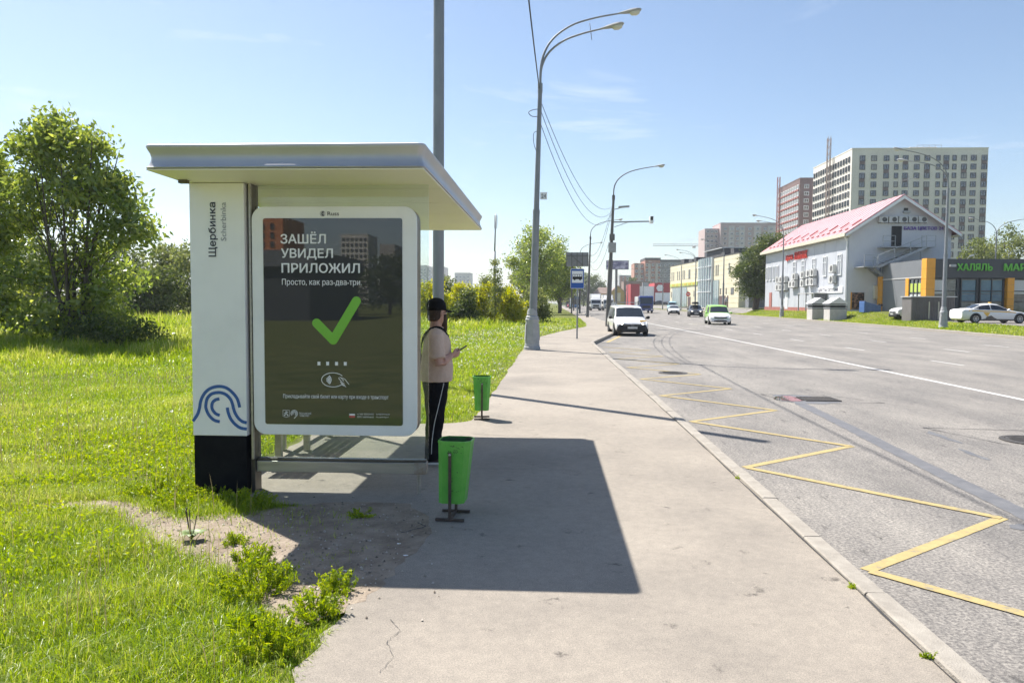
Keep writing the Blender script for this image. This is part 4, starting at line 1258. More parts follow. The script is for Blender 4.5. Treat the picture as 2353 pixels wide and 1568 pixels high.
for sy in (-1, 1): mb.tube([hd(.106 - .008 * abs(math.cos(a)) * 0, sy * .034 + .024 * math.cos(a), 1.543 + .019 * math.sin(a)) for a in np.linspace(0, 2 * PI, 15)], .0022, 6)
mb.build('glasses', M['black_plastic'], man, local=True)
for sy in (-1, 1):
    mb = MB(); mb.ball(hd(.088, sy * .034, 1.545), .012, 10, 8); mb.build('eye', M['white_rubber'], man, local=True, smooth=True)
# strap across the back
mb = MB()
pth = smooth_path([(.148, .06, 1.12), (.150, -.01, 1.22), (.115, -.075, 1.33), (.05, -.105, 1.395), (-.03, -.115, 1.392), (-.095, -.10, 1.345), (-.135, -.055, 1.26), (-.150, .02, 1.14), (-.155, .10, 1.02)], 6)
for p, q in zip(pth, pth[1:]):
    ctr = Vector((.0, 0, p.z if p.z < 1.3 else 1.25))
    mb.bar(p, q, .034, .006, up=(p - ctr))
mb.build('bag_strap', M['black_cloth'], man, local=True)
ph = thing('mobile_phone', 'black mobile phone in the hands of the waiting person', 'phone', (-1.17, 7.56, 0.122), R_(8))
mb = MB()
f_ = Vector((.72, .10, .45)).normalized()
mb.bar(PH - f_ * .06, PH + f_ * .085, .072, .010, up=(-.5, 0, .8)); mb.build('case', M['black_plastic'], ph, local=True, bevel=.003)
mb = MB(); up_ = Vector((-.5, 0, .8)); up_ = (up_ - f_ * up_.dot(f_)).normalized()
mb.bar(PH - f_ * .056 + up_ * .0062, PH + f_ * .081 + up_ * .0062, .066, .001, up=up_); mb.build('screen', mat('phone_screen', (.01, .01, .012), .08), ph, local=True)
# ------------------------------------------------------------------ buildings
M['grey_clad'] = mat('grey_wall_panel', (0.46, 0.48, 0.52), 0.5, col2=(0.51, 0.53, 0.565), scale=.7, detail=6)
M['pale_clad'] = mat('pale_gable_plaster', (0.60, 0.61, 0.645), 0.8, col2=(0.67, 0.68, 0.71), scale=.5, detail=8)
M['red_roof'] = mat('red_metal_roof', (0.60, 0.30, 0.305), 0.36, col2=(0.66, 0.37, 0.37), scale=.6, metal=0.0, spec=0.9)  # red sheet made pinker: sun glare is put into the base colour
M['cream_trim'] = mat('cream_trim', (0.62, 0.58, 0.45), 0.6)
M['plinth_red'] = mat('red_plinth', (0.33, 0.12, 0.10), 0.8, col2=(0.4, 0.17, 0.14), scale=2)
M['dark_glass'] = mat('dark_window_glass', (0.02, 0.026, 0.034), 0.06, spec=0.8, ior=1.7)
M['white_frame'] = mat('white_window_frame', (0.74, 0.75, 0.76), 0.5)
M['dark_frame'] = mat('dark_window_frame', (0.06, 0.065, 0.07), 0.5)
M['ac_white'] = mat('ac_casing', (0.62, 0.62, 0.60), 0.5, col2=(0.55, 0.55, 0.53), scale=3)
M['ac_dark'] = mat('ac_grille', (0.09, 0.09, 0.09), 0.6)
M['anthracite'] = mat('anthracite_cladding', (0.062, 0.066, 0.074), 0.5, col2=(0.078, 0.082, 0.09), scale=.6)
M['grey_side'] = mat('slate_side_cladding', (0.17, 0.18, 0.195), 0.55, col2=(0.20, 0.21, 0.225), scale=.6)
M['orange'] = mat('orange_cladding', (0.75, 0.33, 0.03), 0.45, col2=(0.80, 0.37, 0.045), scale=1)
M['sign_green'] = mat('green_sign_letter', (0.14, 0.50, 0.06), 0.4)
M['sign_red'] = mat('red_sign_letter', (0.68, 0.05, 0.03), 0.4)
M['sign_purple'] = mat('purple_sign_letter', (0.19, 0.12, 0.42), 0.4)
M['galv'] = mat('galvanised_steel', (0.36, 0.37, 0.38), 0.5, metal=0.5, col2=(0.45, 0.46, 0.47), scale=3)
M['tower_white'] = mat('white_tower_cladding', (0.68, 0.635, 0.575), 0.8, col2=(0.74, 0.70, 0.64), scale=.15, detail=8)
M['tower_grey'] = mat('grey_tower_cladding', (0.42, 0.39, 0.355), 0.8, col2=(0.46, 0.43, 0.395), scale=.12, detail=8)
M['tower_brown'] = mat('brown_tower_cladding', (0.17, 0.105, 0.095), 0.8, col2=(0.205, 0.13, 0.12), scale=.15, detail=8)
M['spandrel'] = mat('brown_spandrel', (0.13, 0.085, 0.075), 0.6)
M['pink_wall'] = mat('dusty_pink_wall', (0.47, 0.36, 0.345), 0.85, col2=(0.53, 0.42, 0.40), scale=.1, detail=8)
M['pink_light'] = mat('light_panel_wall', (0.58, 0.53, 0.50), 0.85)
M['brick_far'] = mat('red_brick_far', (0.42, 0.22, 0.17), 0.85, col2=(0.48, 0.27, 0.21), scale=.2, detail=8)
M['grey_far'] = mat('grey_far_wall', (0.36, 0.36, 0.38), 0.85, col2=(0.42, 0.42, 0.43), scale=.2)
M['cream_clad'] = mat('cream_cladding', (0.66, 0.60, 0.43), 0.65, col2=(0.72, 0.66, 0.49), scale=.35, detail=6)
M['curtain_glass'] = mat('curtain_wall_glass', (0.16, 0.235, 0.25), 0.08, col2=(0.30, 0.38, 0.39), scale=.5, spec=.8, ior=1.8, stretch=(3, 3, .4))
M['roof_dark'] = mat('dark_roofing', (0.07, 0.07, 0.075), 0.8, col2=(0.1, 0.1, 0.1), scale=2)
M['red_shop'] = mat('red_shop_cladding', (0.42, 0.045, 0.05), 0.5)
M['yellow_wall'] = mat('ochre_wall', (0.52, 0.36, 0.10), 0.8)
M['brown_wall'] = mat('brown_wall', (0.26, 0.19, 0.155), 0.85, col2=(0.32, 0.24, 0.2), scale=.3)
M['corrugate'] = mat('grey_corrugated_sheet', (0.17, 0.155, 0.15), 0.55, metal=0.3, col2=(0.21, 0.195, 0.19), scale=1)
M['conc'] = mat('rough_concrete', (0.46, 0.44, 0.40), 0.9, col2=(0.55, 0.53, 0.49), scale=3, detail=8)
M['snow_guard'] = mat('dull_red_guard', (.45, .20, .20), .6)
M['trim_dark'] = mat('dark_door', (.02, .02, .022), .7)
M['zinc'] = mat('pale_sheet_roof', (0.62, 0.61, 0.60), 0.4, metal=0.4)

def win_mesh(name, w, h, frame, d=.10, fr=.09, mull=(0.5,), trans=(), axis='-Y', pane=None):
    """a window on a wall facing axis: frame proud, pane set back; origin at its centre on the wall face"""
    key = (name, w, h, frame, axis, mull, trans)
    mb = MB()
    hw, hh = w / 2, h / 2
    B = lambda u0, u1, v0, v1, d0, d1, m: mb.box(u0, u1, -d1, -d0, v0, v1, m)
    B(-hw, hw, -hh, -hh + fr, 0.0, d, 0); B(-hw, hw, hh - fr, hh, 0.0, d, 0)
    B(-hw, -hw + fr, -hh + fr, hh - fr, 0.0, d, 0); B(hw - fr, hw, -hh + fr, hh - fr, 0.0, d, 0)
    for q in mull:
        c = -hw + w * q; B(c - fr * .4, c + fr * .4, -hh + fr, hh - fr, 0.0, d * .9, 0)
    for q in trans:
        c = -hh + h * q; B(-hw + fr, hw - fr, c - fr * .4, c + fr * .4, 0.0, d * .85, 0)
    mb.add([(-hw + fr, -d * .35, -hh + fr), (hw - fr, -d * .35, -hh + fr), (hw - fr, -d * .35, hh - fr), (-hw + fr, -d * .35, hh - fr)], [(0, 1, 2, 3)], 1)
    me = mb.mesh(name, [M[frame], M['dark_glass'] if pane is None else pane])
    return me
ROT = {'-Y': 0.0, '-X': -PI / 2, '+Y': PI, '+X': PI / 2}

# ---- gabled building
gb = thing('gabled_building', 'grey two-storey building with steep red metal roof and white gable', 'building', (36.1, 90, 1.0))
GX0, GX1, GY0, GY1, GZ0, GE, GA = 30.5, 40.7, 76.0, 105.0, 0.6, 9.40, 12.85
gm = (GX0 + GX1) / 2
mb = MB()
mb.add([(GX0 + .06, GY0, GZ0), (GX1, GY0, GZ0), (GX1, GY0, GE), (gm, GY0, GA - .15), (GX0 + .06, GY0, GE), (GX0 + .06, GY1, GZ0), (GX1, GY1, GZ0), (GX1, GY1, GE), (gm, GY1, GA - .15), (GX0 + .06, GY1, GE)],
       [(0, 1, 2, 3, 4), (9, 8, 7, 6, 5), (0, 4, 9, 5), (1, 6, 7, 2)])
mb.build('wall', M['pale_clad'], gb)
npan = 9
for i in range(npan):
    y0 = GY0 + .02 + (GY1 - GY0 - .04) * i / npan; y1 = GY0 + .02 + (GY1 - GY0 - .04) * (i + 1) / npan
    mb = MB(); mb.box(GX0 - .03, GX0 + .055, y0 + .03, y1 - .03, 1.35, GE - .80); mb.build('wall_panel', M['grey_clad'], gb)
    mb = MB(); mb.box(GX0 - .08, GX0 + .05, y0 + .004, y1 - .004, .6, 1.34); mb.build('plinth_panel', M['plinth_red'], gb)
# roof in two slopes with standing seams
ov, oe = .75, .60
sl = (GA - GE) / (gm - GX0)
for sgn in (-1, 1):
    ex = gm + sgn * (gm - GX0 + oe); ez = GE - oe * sl
    mb = MB()
    a = [(gm, GY0 - ov, GA), (ex, GY0 - ov, ez), (ex, GY1 + .5, ez), (gm, GY1 + .5, GA)]
    th = .14
    vs = a + [(x, y, z - th) for x, y, z in a]
    mb.add(vs, [(0, 1, 2, 3) if sgn < 0 else (3, 2, 1, 0), (4, 7, 6, 5) if sgn < 0 else (5, 6, 7, 4), (0, 4, 5, 1), (1, 5, 6, 2), (2, 6, 7, 3), (3, 7, 4, 0)])
    rf = mb.build('roof_slope', M['red_roof'], gb)
    if sgn < 0:
        ny_ = 24
        for i in range(ny_ + 1):
            y = GY0 - ov + .05 + (GY1 + .5 - GY0 + ov - .1) * i / ny_
            mb = MB(); mb.bar((gm - .02, y, GA + .012), (ex, y, ez + .012), .05, .03); mb.build('seam', M['red_roof'], rf)
        for row, (t0, ln) in enumerate(((.88, .035), (.64, .16))):
            for i in range(17 if row == 0 else 9):
                y = GY0 + .6 + i * (1.65 if row == 0 else 3.1)
                p = lambda t: Vector((gm + (ex - gm) * t, y, GA + (ez - GA) * t))
                mb = MB(); mb.bar(p(t0) + Vector((0, 0, .10)), p(t0 + ln) + Vector((0, 0, .10)), .40 if row == 0 else .12, .10); mb.build('snow_guard', M['snow_guard'], rf)
    mb = MB()
    mb.box(min(ex, ex + .12 * sgn), max(ex, ex + .12 * sgn), GY0 - ov, GY1 + .5, ez - .34, ez - .02); mb.build('gutter', M['cream_trim'], gb)
    mb = MB()
    mb.add([(gm, GY0 - ov - .03, GA - .13), (ex, GY0 - ov - .03, ez - .13), (ex, GY0 - ov - .03, ez - .42), (gm, GY0 - ov - .03, GA - .45)], [(0, 1, 2, 3) if sgn < 0 else (3, 2, 1, 0)])
    mb.build('barge_board', M['white_panel'], gb)
    mb = MB(); x2 = GX0 - .02 if sgn < 0 else GX1 + .02
    mb.box(min(ex, x2), max(ex, x2), GY0 - ov + .02, GY1 + .4, ez - .30, ez - .22); mb.build('soffit', M['cream_trim'], gb)
mb = MB(); mb.tube([(GX0 - .12, GY0 + .1, .8), (GX0 - .12, GY0 + .1, 8.2), (GX0 - .45, GY0 - .1, 8.6)], .07, 8); mb.build('downpipe', M['white_panel'], gb)
wm = win_mesh('window', 1.1, 2.2, 'white_frame', mull=(.5,), trans=(.7,), d=.12, pane=mat('pale_window_glass', (.30, .33, .36), .1, col2=(.45, .47, .5), scale=.8))
for y in (78.0, 82.2, 85.6, 89.2, 92.4): inst('window', wm, gb, (GX0 - .03, y, 5.9), ROT['-X'])
wm = win_mesh('window', .9, 1.9, 'white_frame', mull=(.5,), trans=(), d=.12, pane=bpy.data.materials['pale_window_glass'])
for y in (99.3, 100.9, 102.5, 104.0): inst('window', wm, gb, (GX0 - .03, y, 5.9), ROT['-X'])
def ac_unit(parent, x, y, z, face, s=1.0):
    mb = MB()
    w, h, d = .85 * s, .6 * s, .32 * s
    mb.box(-w / 2, w / 2, -d - .1, -.1, -h / 2, h / 2)
    mb.add([(.0 + .10 * s + .24 * s * math.cos(a), -d - .102, .24 * s * math.sin(a)) for a in np.linspace(0, 2 * PI, 17)[:-1]][::1], [tuple(range(16))], 1)
    mb.bar((-w / 2 + .1, 0, -h / 2 - .03), (-w / 2 + .1, -d - .12, -h / 2 - .03), .04, .04, 1); mb.bar((w / 2 - .1, 0, -h / 2 - .03), (w / 2 - .1, -d - .12, -h / 2 - .03), .04, .04, 1)
    me = mb.mesh('air_conditioner', [M['ac_white'], M['ac_dark']])
    return me
ac_me = ac_unit(None, 0, 0, 0, '-Y', 1.35)
for y, z in ((79.2, 5.55), (79.2, 4.4), (85.0, 5.35), (85.0, 4.3), (86.3, 5.3), (86.3, 4.3), (88.3, 5.2), (88.3, 4.2), (91.4, 5.1), (91.4, 4.2), (92.6, 4.2), (95.2, 4.9), (95.2, 3.9), (96.6, 4.9), (96.6, 3.9), (98.0, 4.9), (98.0, 3.9)):
    inst('air_conditioner', ac_me, gb, (GX0 - .03, y, z), ROT['-X'])
ac2 = ac_unit(None, 0, 0, 0, '-Y', 1.0)
for i in range(5): inst('air_conditioner', ac2, gb, (33.75 + i * .98, GY0, 10.35), 0)
mb = MB(); mb.box(34.75, 35.75, GY0 - .05, GY0 - .002, 7.62, 9.72); mb.build('upper_door', M['trim_dark'], gb)
for (y, z0, z1, m) in ((102.2, 1.12, 3.3, 'plinth_red'), (95.3, 1.12, 3.2, 'white_frame')):
    mb = MB(); mb.box(GX0 - .10, GX0 - .032, y - .55, y + .55, z0, z1); mb.build('door', M[m], gb)
mb = MB(); mb.box(35.9, 36.3, GY0 - .05, GY0 - .002, 11.25, 11.55); mb.build('vent', M['black_plastic'], gb)
mb = MB(); mb.box(35.8, 36.5, GY0 - .25, GY0 - .002, 10.95 + .1, 11.24); mb.build('floodlight', M['galv'], gb)
mb = MB(); mb.tube([(36.1, GY0 - ov + .4, GA), (36.1, GY0 - ov + .4, GA + 1.9)], .035, 6); mb.tube([(35.5, GY0 - .4, GA + 1.4), (36.9, GY0 - .2, GA + 1.7)], .03, 5)
mb.tube([(35.4, GY0 - .4, GA + .7), (35.3, GY0 - .4, GA + 1.2), (35.4, GY0 - .4, GA + 1.9)], .03, 5); mb.build('aerial', M['galv'], gb)
text('БАЗА ЦВЕТОВ 24', 'sign_lettering', M['sign_purple'], lambda u, v, w: (u, GY0 - .10 + w, v), 35.95, 39.85, 9.25, 9.68, gb, off=.03, thick=.08)
text('ЦЕРА', 'sign_lettering', M['sign_red'], lambda u, v, w: (GX0 - .2 + w, -u, v), -95.6, -92.9, 7.15, 7.95, gb, off=.006, thick=.1)
text('КЛИНИК', 'sign_lettering', M['sign_red'], lambda u, v, w: (GX0 - .2 + w, -u, v), -92.2, -87.8, 7.2, 8.15, gb, off=.006, thick=.1)
mb = MB(); mb.box(GX0 - .12, GX0 - .032, 77.0, 84.5, 2.95, 3.6); mb.build('name_board', M['white_panel'], gb)
text('ЦВЕТЫ ОПТОМ', 'sign_lettering', M['sign_purple'], lambda u, v, w: (GX0 - .135, -u, v), -83.9, -78.2, 3.08, 3.48, gb, off=.02)
mb = MB(); mb.box(30.95, 32.2, GY0 - .06, GY0 - .002, 1.25, 2.95); mb.build('picture_panel', mat('dark_flower_picture', (.03, .02, .018), .4, col2=(.4, .22, .14), scale=5, lo=.5, hi=.62), gb)
mb = MB(); mb.box(30.85, 30.949, GY0 - .07, GY0 - .002, 1.2, 3.0); mb.build('picture_frame', M['orange'], gb)
mb = MB(); mb.box(33.05, 33.55, GY0 - .5, GY0 - .05, 2.3, 3.7); mb.build('meter_cabinet', M['cream_trim'], gb, bevel=.03)
# porch on the street side
mb = MB(); mb.box(28.9, GX0 - .1, 81.2, 86.4, 2.9, 3.02); pc = mb.build('porch_roof', M['zinc'], gb)
for (x, y) in ((29.0, 81.3), (29.0, 86.3), (29.0, 83.8)):
    mb = MB(); mb.box(x - .05, x + .05, y - .05, y + .05, .95, 2.9); mb.build('porch_post', M['galv'], pc)
mb = MB(); mb.box(29.0, GX0 - .1, 81.34, 81.37, 1.0, 2.88); mb.build('porch_glass', M['dark_glass'], pc)
# outside steel stair on the gable
stair = mb = MB(); mb.box(33.35, 38.6, GY0 - 1.25, GY0 - .06, 7.48, 7.58); st = mb.build('stair_landing', M['galv'], gb)
for x in (33.4, 34.6, 37.2, 38.55):
    mb = MB(); mb.box(x - .025, x + .025, GY0 - 1.24, GY0 - 1.19, 7.58, 8.68); mb.build('baluster', M['galv'], st)
for z in (8.66, 8.1): 
    mb = MB(); mb.box(33.4, 34.6, GY0 - 1.24, GY0 - 1.2, z - .025, z + .025); mb.build('handrail', M['galv'], st)
    mb = MB(); mb.box(37.2, 38.55, GY0 - 1.24, GY0 - 1.2, z - .025, z + .025); mb.build('handrail', M['galv'], st)
def flight(x0, z0, x1, z1, ya, yb, nst):
    for k in range(nst):
        t0 = (k + .5) / nst; x = x0 + (x1 - x0) * t0; z = z0 + (z1 - z0) * t0
        w_ = abs(x1 - x0) / nst * .55
        mb = MB(); mb.box(x - w_, x + w_, ya + .06, yb - .06, z - .03, z + .02); mb.build('stair_tread', M['galv'], gb)
    for y in (ya, yb):
        mb = MB(); mb.bar((x0, y, z0 - .1), (x1, y, z1 - .1), .06, .24); mb.build('stringer', M['galv'], gb)
    mb = MB(); mb.bar((x0, ya, z0 + 1.05), (x1, ya, z1 + 1.05), .06, .06); mb.bar((x0, ya, z0 + .55), (x1, ya, z1 + .55), .04, .04)
    for t0 in (0, .33, .66, 1): mb.bar((x0 + (x1 - x0) * t0, ya, z0 + (z1 - z0) * t0), (x0 + (x1 - x0) * t0, ya, z0 + (z1 - z0) * t0 + 1.05), .05, .05)
    mb.build('stair_rail', M['galv'], gb)
flight(37.1, 7.5, 32.5, 5.55, GY0 - 2.35, GY0 - 1.32, 12)
mb = MB(); mb.box(31.1, 32.5, GY0 - 2.4, GY0 - .06, 5.45, 5.55); st2 = mb.build('stair_landing', M['galv'], gb)
mb = MB()
for x in (31.15, 32.4):
    mb.box(x - .025, x + .025, GY0 - 2.4, GY0 - 2.35, 5.55, 6.65)
mb.box(31.15, 32.4, GY0 - 2.4, GY0 - 2.36, 6.6, 6.65); mb.box(31.15, 32.4, GY0 - 2.4, GY0 - 2.36, 6.05, 6.1); mb.build('handrail', M['galv'], st2)
flight(32.5, 5.5, 34.9, 3.6, GY0 - 1.3, GY0 - .15, 8)
for x, z in ((37.1, 7.4), (34.0, 5.9), (34.9, 3.4)):
    mb = MB(); mb.box(x - .06, x + .06, GY0 - 1.36, GY0 - 1.24, 1.0, z); mb.build('stair_post', M['galv'], gb)

# ---- market
mk = thing('market_building', 'low anthracite market with orange pillars and green lettering', 'shop', (38, 70, 0.45))
MX0, MY0, MZ, MXR = 33.5, 66.0, 5.83, 62.0
mb = MB(); mb.box(MX0, MXR, MY0, 75.4, 4.15, MZ); mb.build('fascia', M['anthracite'], mk)
mb = MB(); mb.box(MX0 + .03, MXR - .03, MY0 + .35, 75.3, .45, 4.14); mb.build('wall', M['anthracite'], mk)
mb = MB(); mb.box(MX0 - .05, MX0 - .002, MY0 + .6, 75.4, 4.3, MZ - .06); mb.build('side_cladding', M['grey_side'], mk)
mb = MB(); mb.box(MX0 - .05, MX0 + .028, MY0 + 3.2, 75.3, .45, 4.12); mb.build('side_cladding', M['grey_side'], mk)
mb = MB(); mb.box(MX0 - .09, MX0 - .003, MY0 + .6, 75.45, 4.16, 4.29); mb.build('side_trim', M['zinc'], mk)
for (x0, x1, y0, y1, z1) in ((33.38, 34.15, 65.82, 66.7, 5.88), (40.45, 41.02, 65.86, 66.34, 4.16), (33.36, 33.64, 69.0, 69.6, 4.2), (33.34, 33.64, 74.5, 75.5, 4.55), (47.5, 48.1, 65.86, 66.34, 4.16)):
    nseg = 6; h = (z1 - .45) / nseg
    for k in range(nseg):
        mb = MB(); mb.box(x0, x1, y0, y1, .45 + k * h + .008, .45 + (k + 1) * h - .008); mb.build('pillar_panel', M['orange'], mk)
bays = [(34.2, 36.35), (36.6, 38.05), (38.25, 40.35), (41.1, 43.6), (43.8, 47.4)]
M['shop_glass'] = mat('shopfront_glass', (.035, .05, .06), .05, col2=(.10, .13, .15), scale=.9, detail=5, ior=1.9, lo=.45, hi=.6)
M['blue_film'] = mat('blue_window_film', (.06, .14, .22), .15, col2=(.09, .2, .28), scale=1.2, spec=.7)
M['white_film'] = mat('white_window_film', (.60, .62, .62), .3)
M['lime_film'] = mat('lime_window_film', (.48, .58, .12), .3)
for k, (x0, x1) in enumerate(bays):
    f = win_mesh('shop_window', x1 - x0, 3.55, 'dark_frame', mull=(.5,) if k != 1 else (), trans=(.42, .68), d=.16, fr=.10, pane=M['shop_glass'])
    w_ = inst('shop_window', f, mk, ((x0 + x1) / 2, MY0 + .35, 2.35), 0)
    zt = [(2.75, 3.95, 'white_film' if k in (0, 3) else 'blue_film')]
    if k in (1, 2): zt.append((2.05, 2.7, 'blue_film'))
    if k in (1,): zt.append((1.0, 1.5, 'white_film'))
    for (a, b_, m_) in zt:
        xa, xb = (x0 + .12, (x0 + x1) / 2 - .06) if k in (0, 3) else (x0 + .12, x1 - .12)
        mb = MB(); mb.add([(xa, MY0 + .29, a), (xb, MY0 + .29, a), (xb, MY0 + .29, b_), (xa, MY0 + .29, b_)], [(0, 1, 2, 3)]); mb.build('window_film', M[m_], mk)
for k in range(3):
    y0 = 66.75 + k * .74
    f = win_mesh('side_window', .72, 3.3, 'dark_frame', mull=(), trans=(.6,), d=.10, fr=.07, pane=M['shop_glass'])
    inst('side_window', f, mk, (MX0 + .02, y0 + .36, 2.45), ROT['-X'])
    for (a, b_, m_) in ((2.9, 3.7, 'lime_film'), (1.6, 2.7, 'white_film')):
        mb = MB(); mb.add([(MX0 - .04, y0 + .66, a), (MX0 - .04, y0 + .07, a), (MX0 - .04, y0 + .07, b_), (MX0 - .04, y0 + .66, b_)], [(0, 1, 2, 3)]); mb.build('window_film', M[m_], mk)
fm = lambda u, v, w: (u, MY0 - .14 + w, v)
text('ХАЛЯЛЬ', 'sign_lettering', M['sign_green'], fm, 36.05, 39.1, 4.78, 5.42, mk, off=.035, thick=.1)
text('МАРКЕТ', 'sign_lettering', M['sign_green'], fm, 40.1, 43.6, 4.78, 5.42, mk, off=.035, thick=.1)
mb = MB(); mb.bar((37.0, 66.1, MZ), (37.15, 66.0, MZ + .25), .06, .06); mb.bar((37.1, 65.9, MZ + .25), (37.35, 65.7, MZ + .32), .22, .14); mb.build('floodlight', M['zinc'], mk)
mb = MB(); mb.bar((35.45, 65.99, 5.2), (35.45, 65.5, 5.2), .06, .06); mb.box(35.2, 35.7, 65.35, 65.55, 5.1, 5.3); mb.build('bracket_lamp', M['galv'], mk)

# kiosk of corrugated sheet
kx = thing('corrugated_enclosure', 'low grey corrugated sheet enclosure on the verge before the market', 'enclosure', (31, 60.6, .45))
mb = MB(); mb.box(29.25, 32.7, 60.05, 61.6, .40, 2.36); mb.build('core', M['corrugate'], kx)
for i in range(26):
    x = 29.27 + i * .133
    mb = MB(); mb.box(x, x + .07, 60.0, 60.048, .42, 2.3); mb.build('rib', M['corrugate'], kx)
mb = MB(); mb.box(29.15, 32.8, 59.9, 61.7, 2.365, 2.44); mb.build('lid', M['zinc'], kx)
for x in (30.6, 31.35):
    mb = MB(); mb.box(x, x + .08, 59.95, 59.999, .6, 2.0); mb.build('batten', M['cream_trim'], kx)
# ventilation heads on the verge
def vent_head(label, x, y):
    z = verge_z(x, y) - .1
    t = thing('ventilation_head', label, 'ventilation head', (x, y, z), 0, 'ventilation heads on the verge')
    w = .8
    mb = MB(); mb.box(x - w, x + w, y - w, y + w, z, z + 1.15); mb.build('concrete_box', M['conc'], t, bevel=.02)
    for k in range(3):
        mb = MB(); mb.box(x - w - .04, x + w + .04, y - w - .04, y + w + .04, z + 1.2 + k * .16, z + 1.29 + k * .16); mb.build('louvre', M['black_plastic'] if k % 2 else M['galv'], t)
    mb = MB(); mb.box(x - w + .08, x + w - .08, y - w + .08, y + w - .08, z + 1.151, z + 1.7); mb.build('core', M['black_plastic'], t)
    mb = MB()
    a = w + .16; zz = z + 1.68
    mb.add([(x - a, y - a, zz), (x + a, y - a, zz), (x + a, y + a, zz), (x - a, y + a, zz), (x, y - a, zz + .62), (x, y + a, zz + .62)], [(0, 1, 4), (1, 2, 5, 4), (2, 3, 5), (3, 0, 4, 5), (3, 2, 1, 0)])
    mb.build('pitched_cap', M['zinc'], t)
vent_head('concrete ventilation head with pale pitched cap, farther of the two', 27.75, 77.0)
vent_head('concrete ventilation head with pale pitched cap, nearer of the two', 27.75, 72.2)
# overturned blue container
t = thing('waste_container', 'blue plastic waste container lying on its side by the gable', 'container', (30.6, 70.5, verge_z(30.6, 70.5)))
z = verge_z(30.6, 70.5) - .02
blue_pl = mat('blue_plastic', (.05, .12, .30), .5, col2=(.08, .16, .36), scale=4)
mb = MB(); mb.loft([[(29.8, 70.0, z), (29.8, 71.0, z), (29.8, 71.0, z + 1.0), (29.8, 70.0, z + 1.0)], [(31.3, 70.2, z + .02), (31.3, 70.8, z + .02), (31.3, 70.8, z + .62), (31.3, 70.2, z + .62)]]); mb.build('body', blue_pl, t, bevel=.03)
mb = MB(); mb.box(29.62, 29.79, 69.92, 71.08, z, z + 1.06); mb.build('lid', blue_pl, t, bevel=.03)
for zz in (.12,):
    for yy_ in (70.25, 70.75):
        mb = MB(); mb.lathe([(.11, -.03), (.11, .03)], (31.36, yy_, z + .7), 10, fn=lambda a, b_, c: (a, c, b_)); mb.build('wheel', M['black_plastic'], t)

# ---- beige hall
hl = thing('beige_hall', 'long cream-clad commercial hall with tall glazed bay', 'building', (33, 150, .9))
dv = Vector((29.1 - 33.0, 50.0, 0)).normalized(); nv = Vector((-dv.y, dv.x, 0))
def H(s, z, o=0.0):
    p = Vector((33.0, 130.0, 0)) + dv * s + nv * o
    return (p.x, p.y, z)
def hbox(name, s0, s1, z0, z1, o0, o1, m, parent=None, bevel=0):
    mb = MB()
    mb.add([H(s0, z0, o0), H(s1, z0, o0), H(s1, z0, o1), H(s0, z0, o1), H(s0, z1, o0), H(s1, z1, o0), H(s1, z1, o1), H(s0, z1, o1)],
           [(0, 1, 2, 3), (7, 6, 5, 4), (0, 4, 5, 1), (1, 5, 6, 2), (2, 6, 7, 3), (3, 7, 4, 0)])
    return mb.build(name, M[m], parent or hl, bevel=bevel)
HT = 10.6
hbox('core', .05, 50, .5, HT - .05, -22, -.1, 'cream_trim')
nco = 11
for k in range(nco):
    z0 = 1.0 + (HT - 1.0) * k / nco; z1 = 1.0 + (HT - 1.0) * (k + 1) / nco
    for (s0, s1) in ((0, 15), (25, 50)):
        if s0 == 25 and False: pass
        hbox('cladding_course', s0 + .01, s1 - .01, z0 + .02, z1 - .02, -.1, 0, 'cream_clad')
    # near end wall
    mb = MB(); mb.add([H(-.02, z0 + .02, -.02), H(-.02, z1 - .02, -.02), H(-.02, z1 - .02, -22), H(-.02, z0 + .02, -22)], [(0, 1, 2, 3)]); mb.build('cladding_course', M['cream_clad'], hl)
hbox('parapet', -.1, 50.1, HT, HT + .12, -22, .08, 'roof_dark')
for k in range(7):
    s0 = 15.1 + k * 1.4
    gp = hbox('curtain_pane', s0, s0 + 1.3, 1.0, 10.75, -.08, .25 + .25 * math.sin(PI * (k + .5) / 7), 'curtain_glass')
    hbox('mullion', s0 - .09, s0 - .01, 1.0, 10.8, -.06, .40 + .25 * math.sin(PI * (k + .2) / 7), 'white_frame')
for z in (4.0, 6.4, 9.0): hbox('transom', 15.1, 24.9, z, z + .12, .2, .55, 'white_frame')
for k in range(3): hbox('curtain_pane', 11.2 + k * 1.25, 12.35 + k * 1.25, 1.0, 6.2, 0.0, .14, 'curtain_glass')
for k in range(8): hbox('curtain_pane', 34.3 + k * 1.65, 35.8 + k * 1.65, 1.0, 5.3, 0.0, .12, 'curtain_glass')
hbox('sign_band', 26, 49.5, 5.6, 6.3, .005, .16, 'lime_film')
M['ochre_sign'] = mat('ochre_sign', (.55, .42, .06), .5)
for k in range(6): hbox('sign_plate', 27 + k * 3.6, 29.4 + k * 3.6, 5.72, 6.2, .165, .2, 'ochre_sign')
for s0 in (48.3, 46.6, 43.0, 41.2, 38.0, 36.6, 33.0, 32.2, 27.2, 13.2, 12.0, 5.4):
    hbox('slot_window', s0 - .28, s0 + .28, 7.1, 9.1, .004, .05, 'dark_glass')
for s0, s1, z0, z1 in ((10.0, 10.6, 3.5, 4.6), (6.6, 7.1, 3.5, 4.6), (2.6, 4.2, 3.4, 4.6), (33.2, 33.9, 3.3, 4.4), (28.5, 28.9, 3.2, 4.4), (48.2, 48.8, 3.1, 4.4)):
    hbox('slot_window', s0, s1, z0, z1, .004, .05, 'dark_glass')
for s0, s1 in ((7.2, 10.9), (5.6, 6.2), (31.3, 33.2)): hbox('door', s0, s1, 1.0, 3.2, .004, .06, 'spandrel')
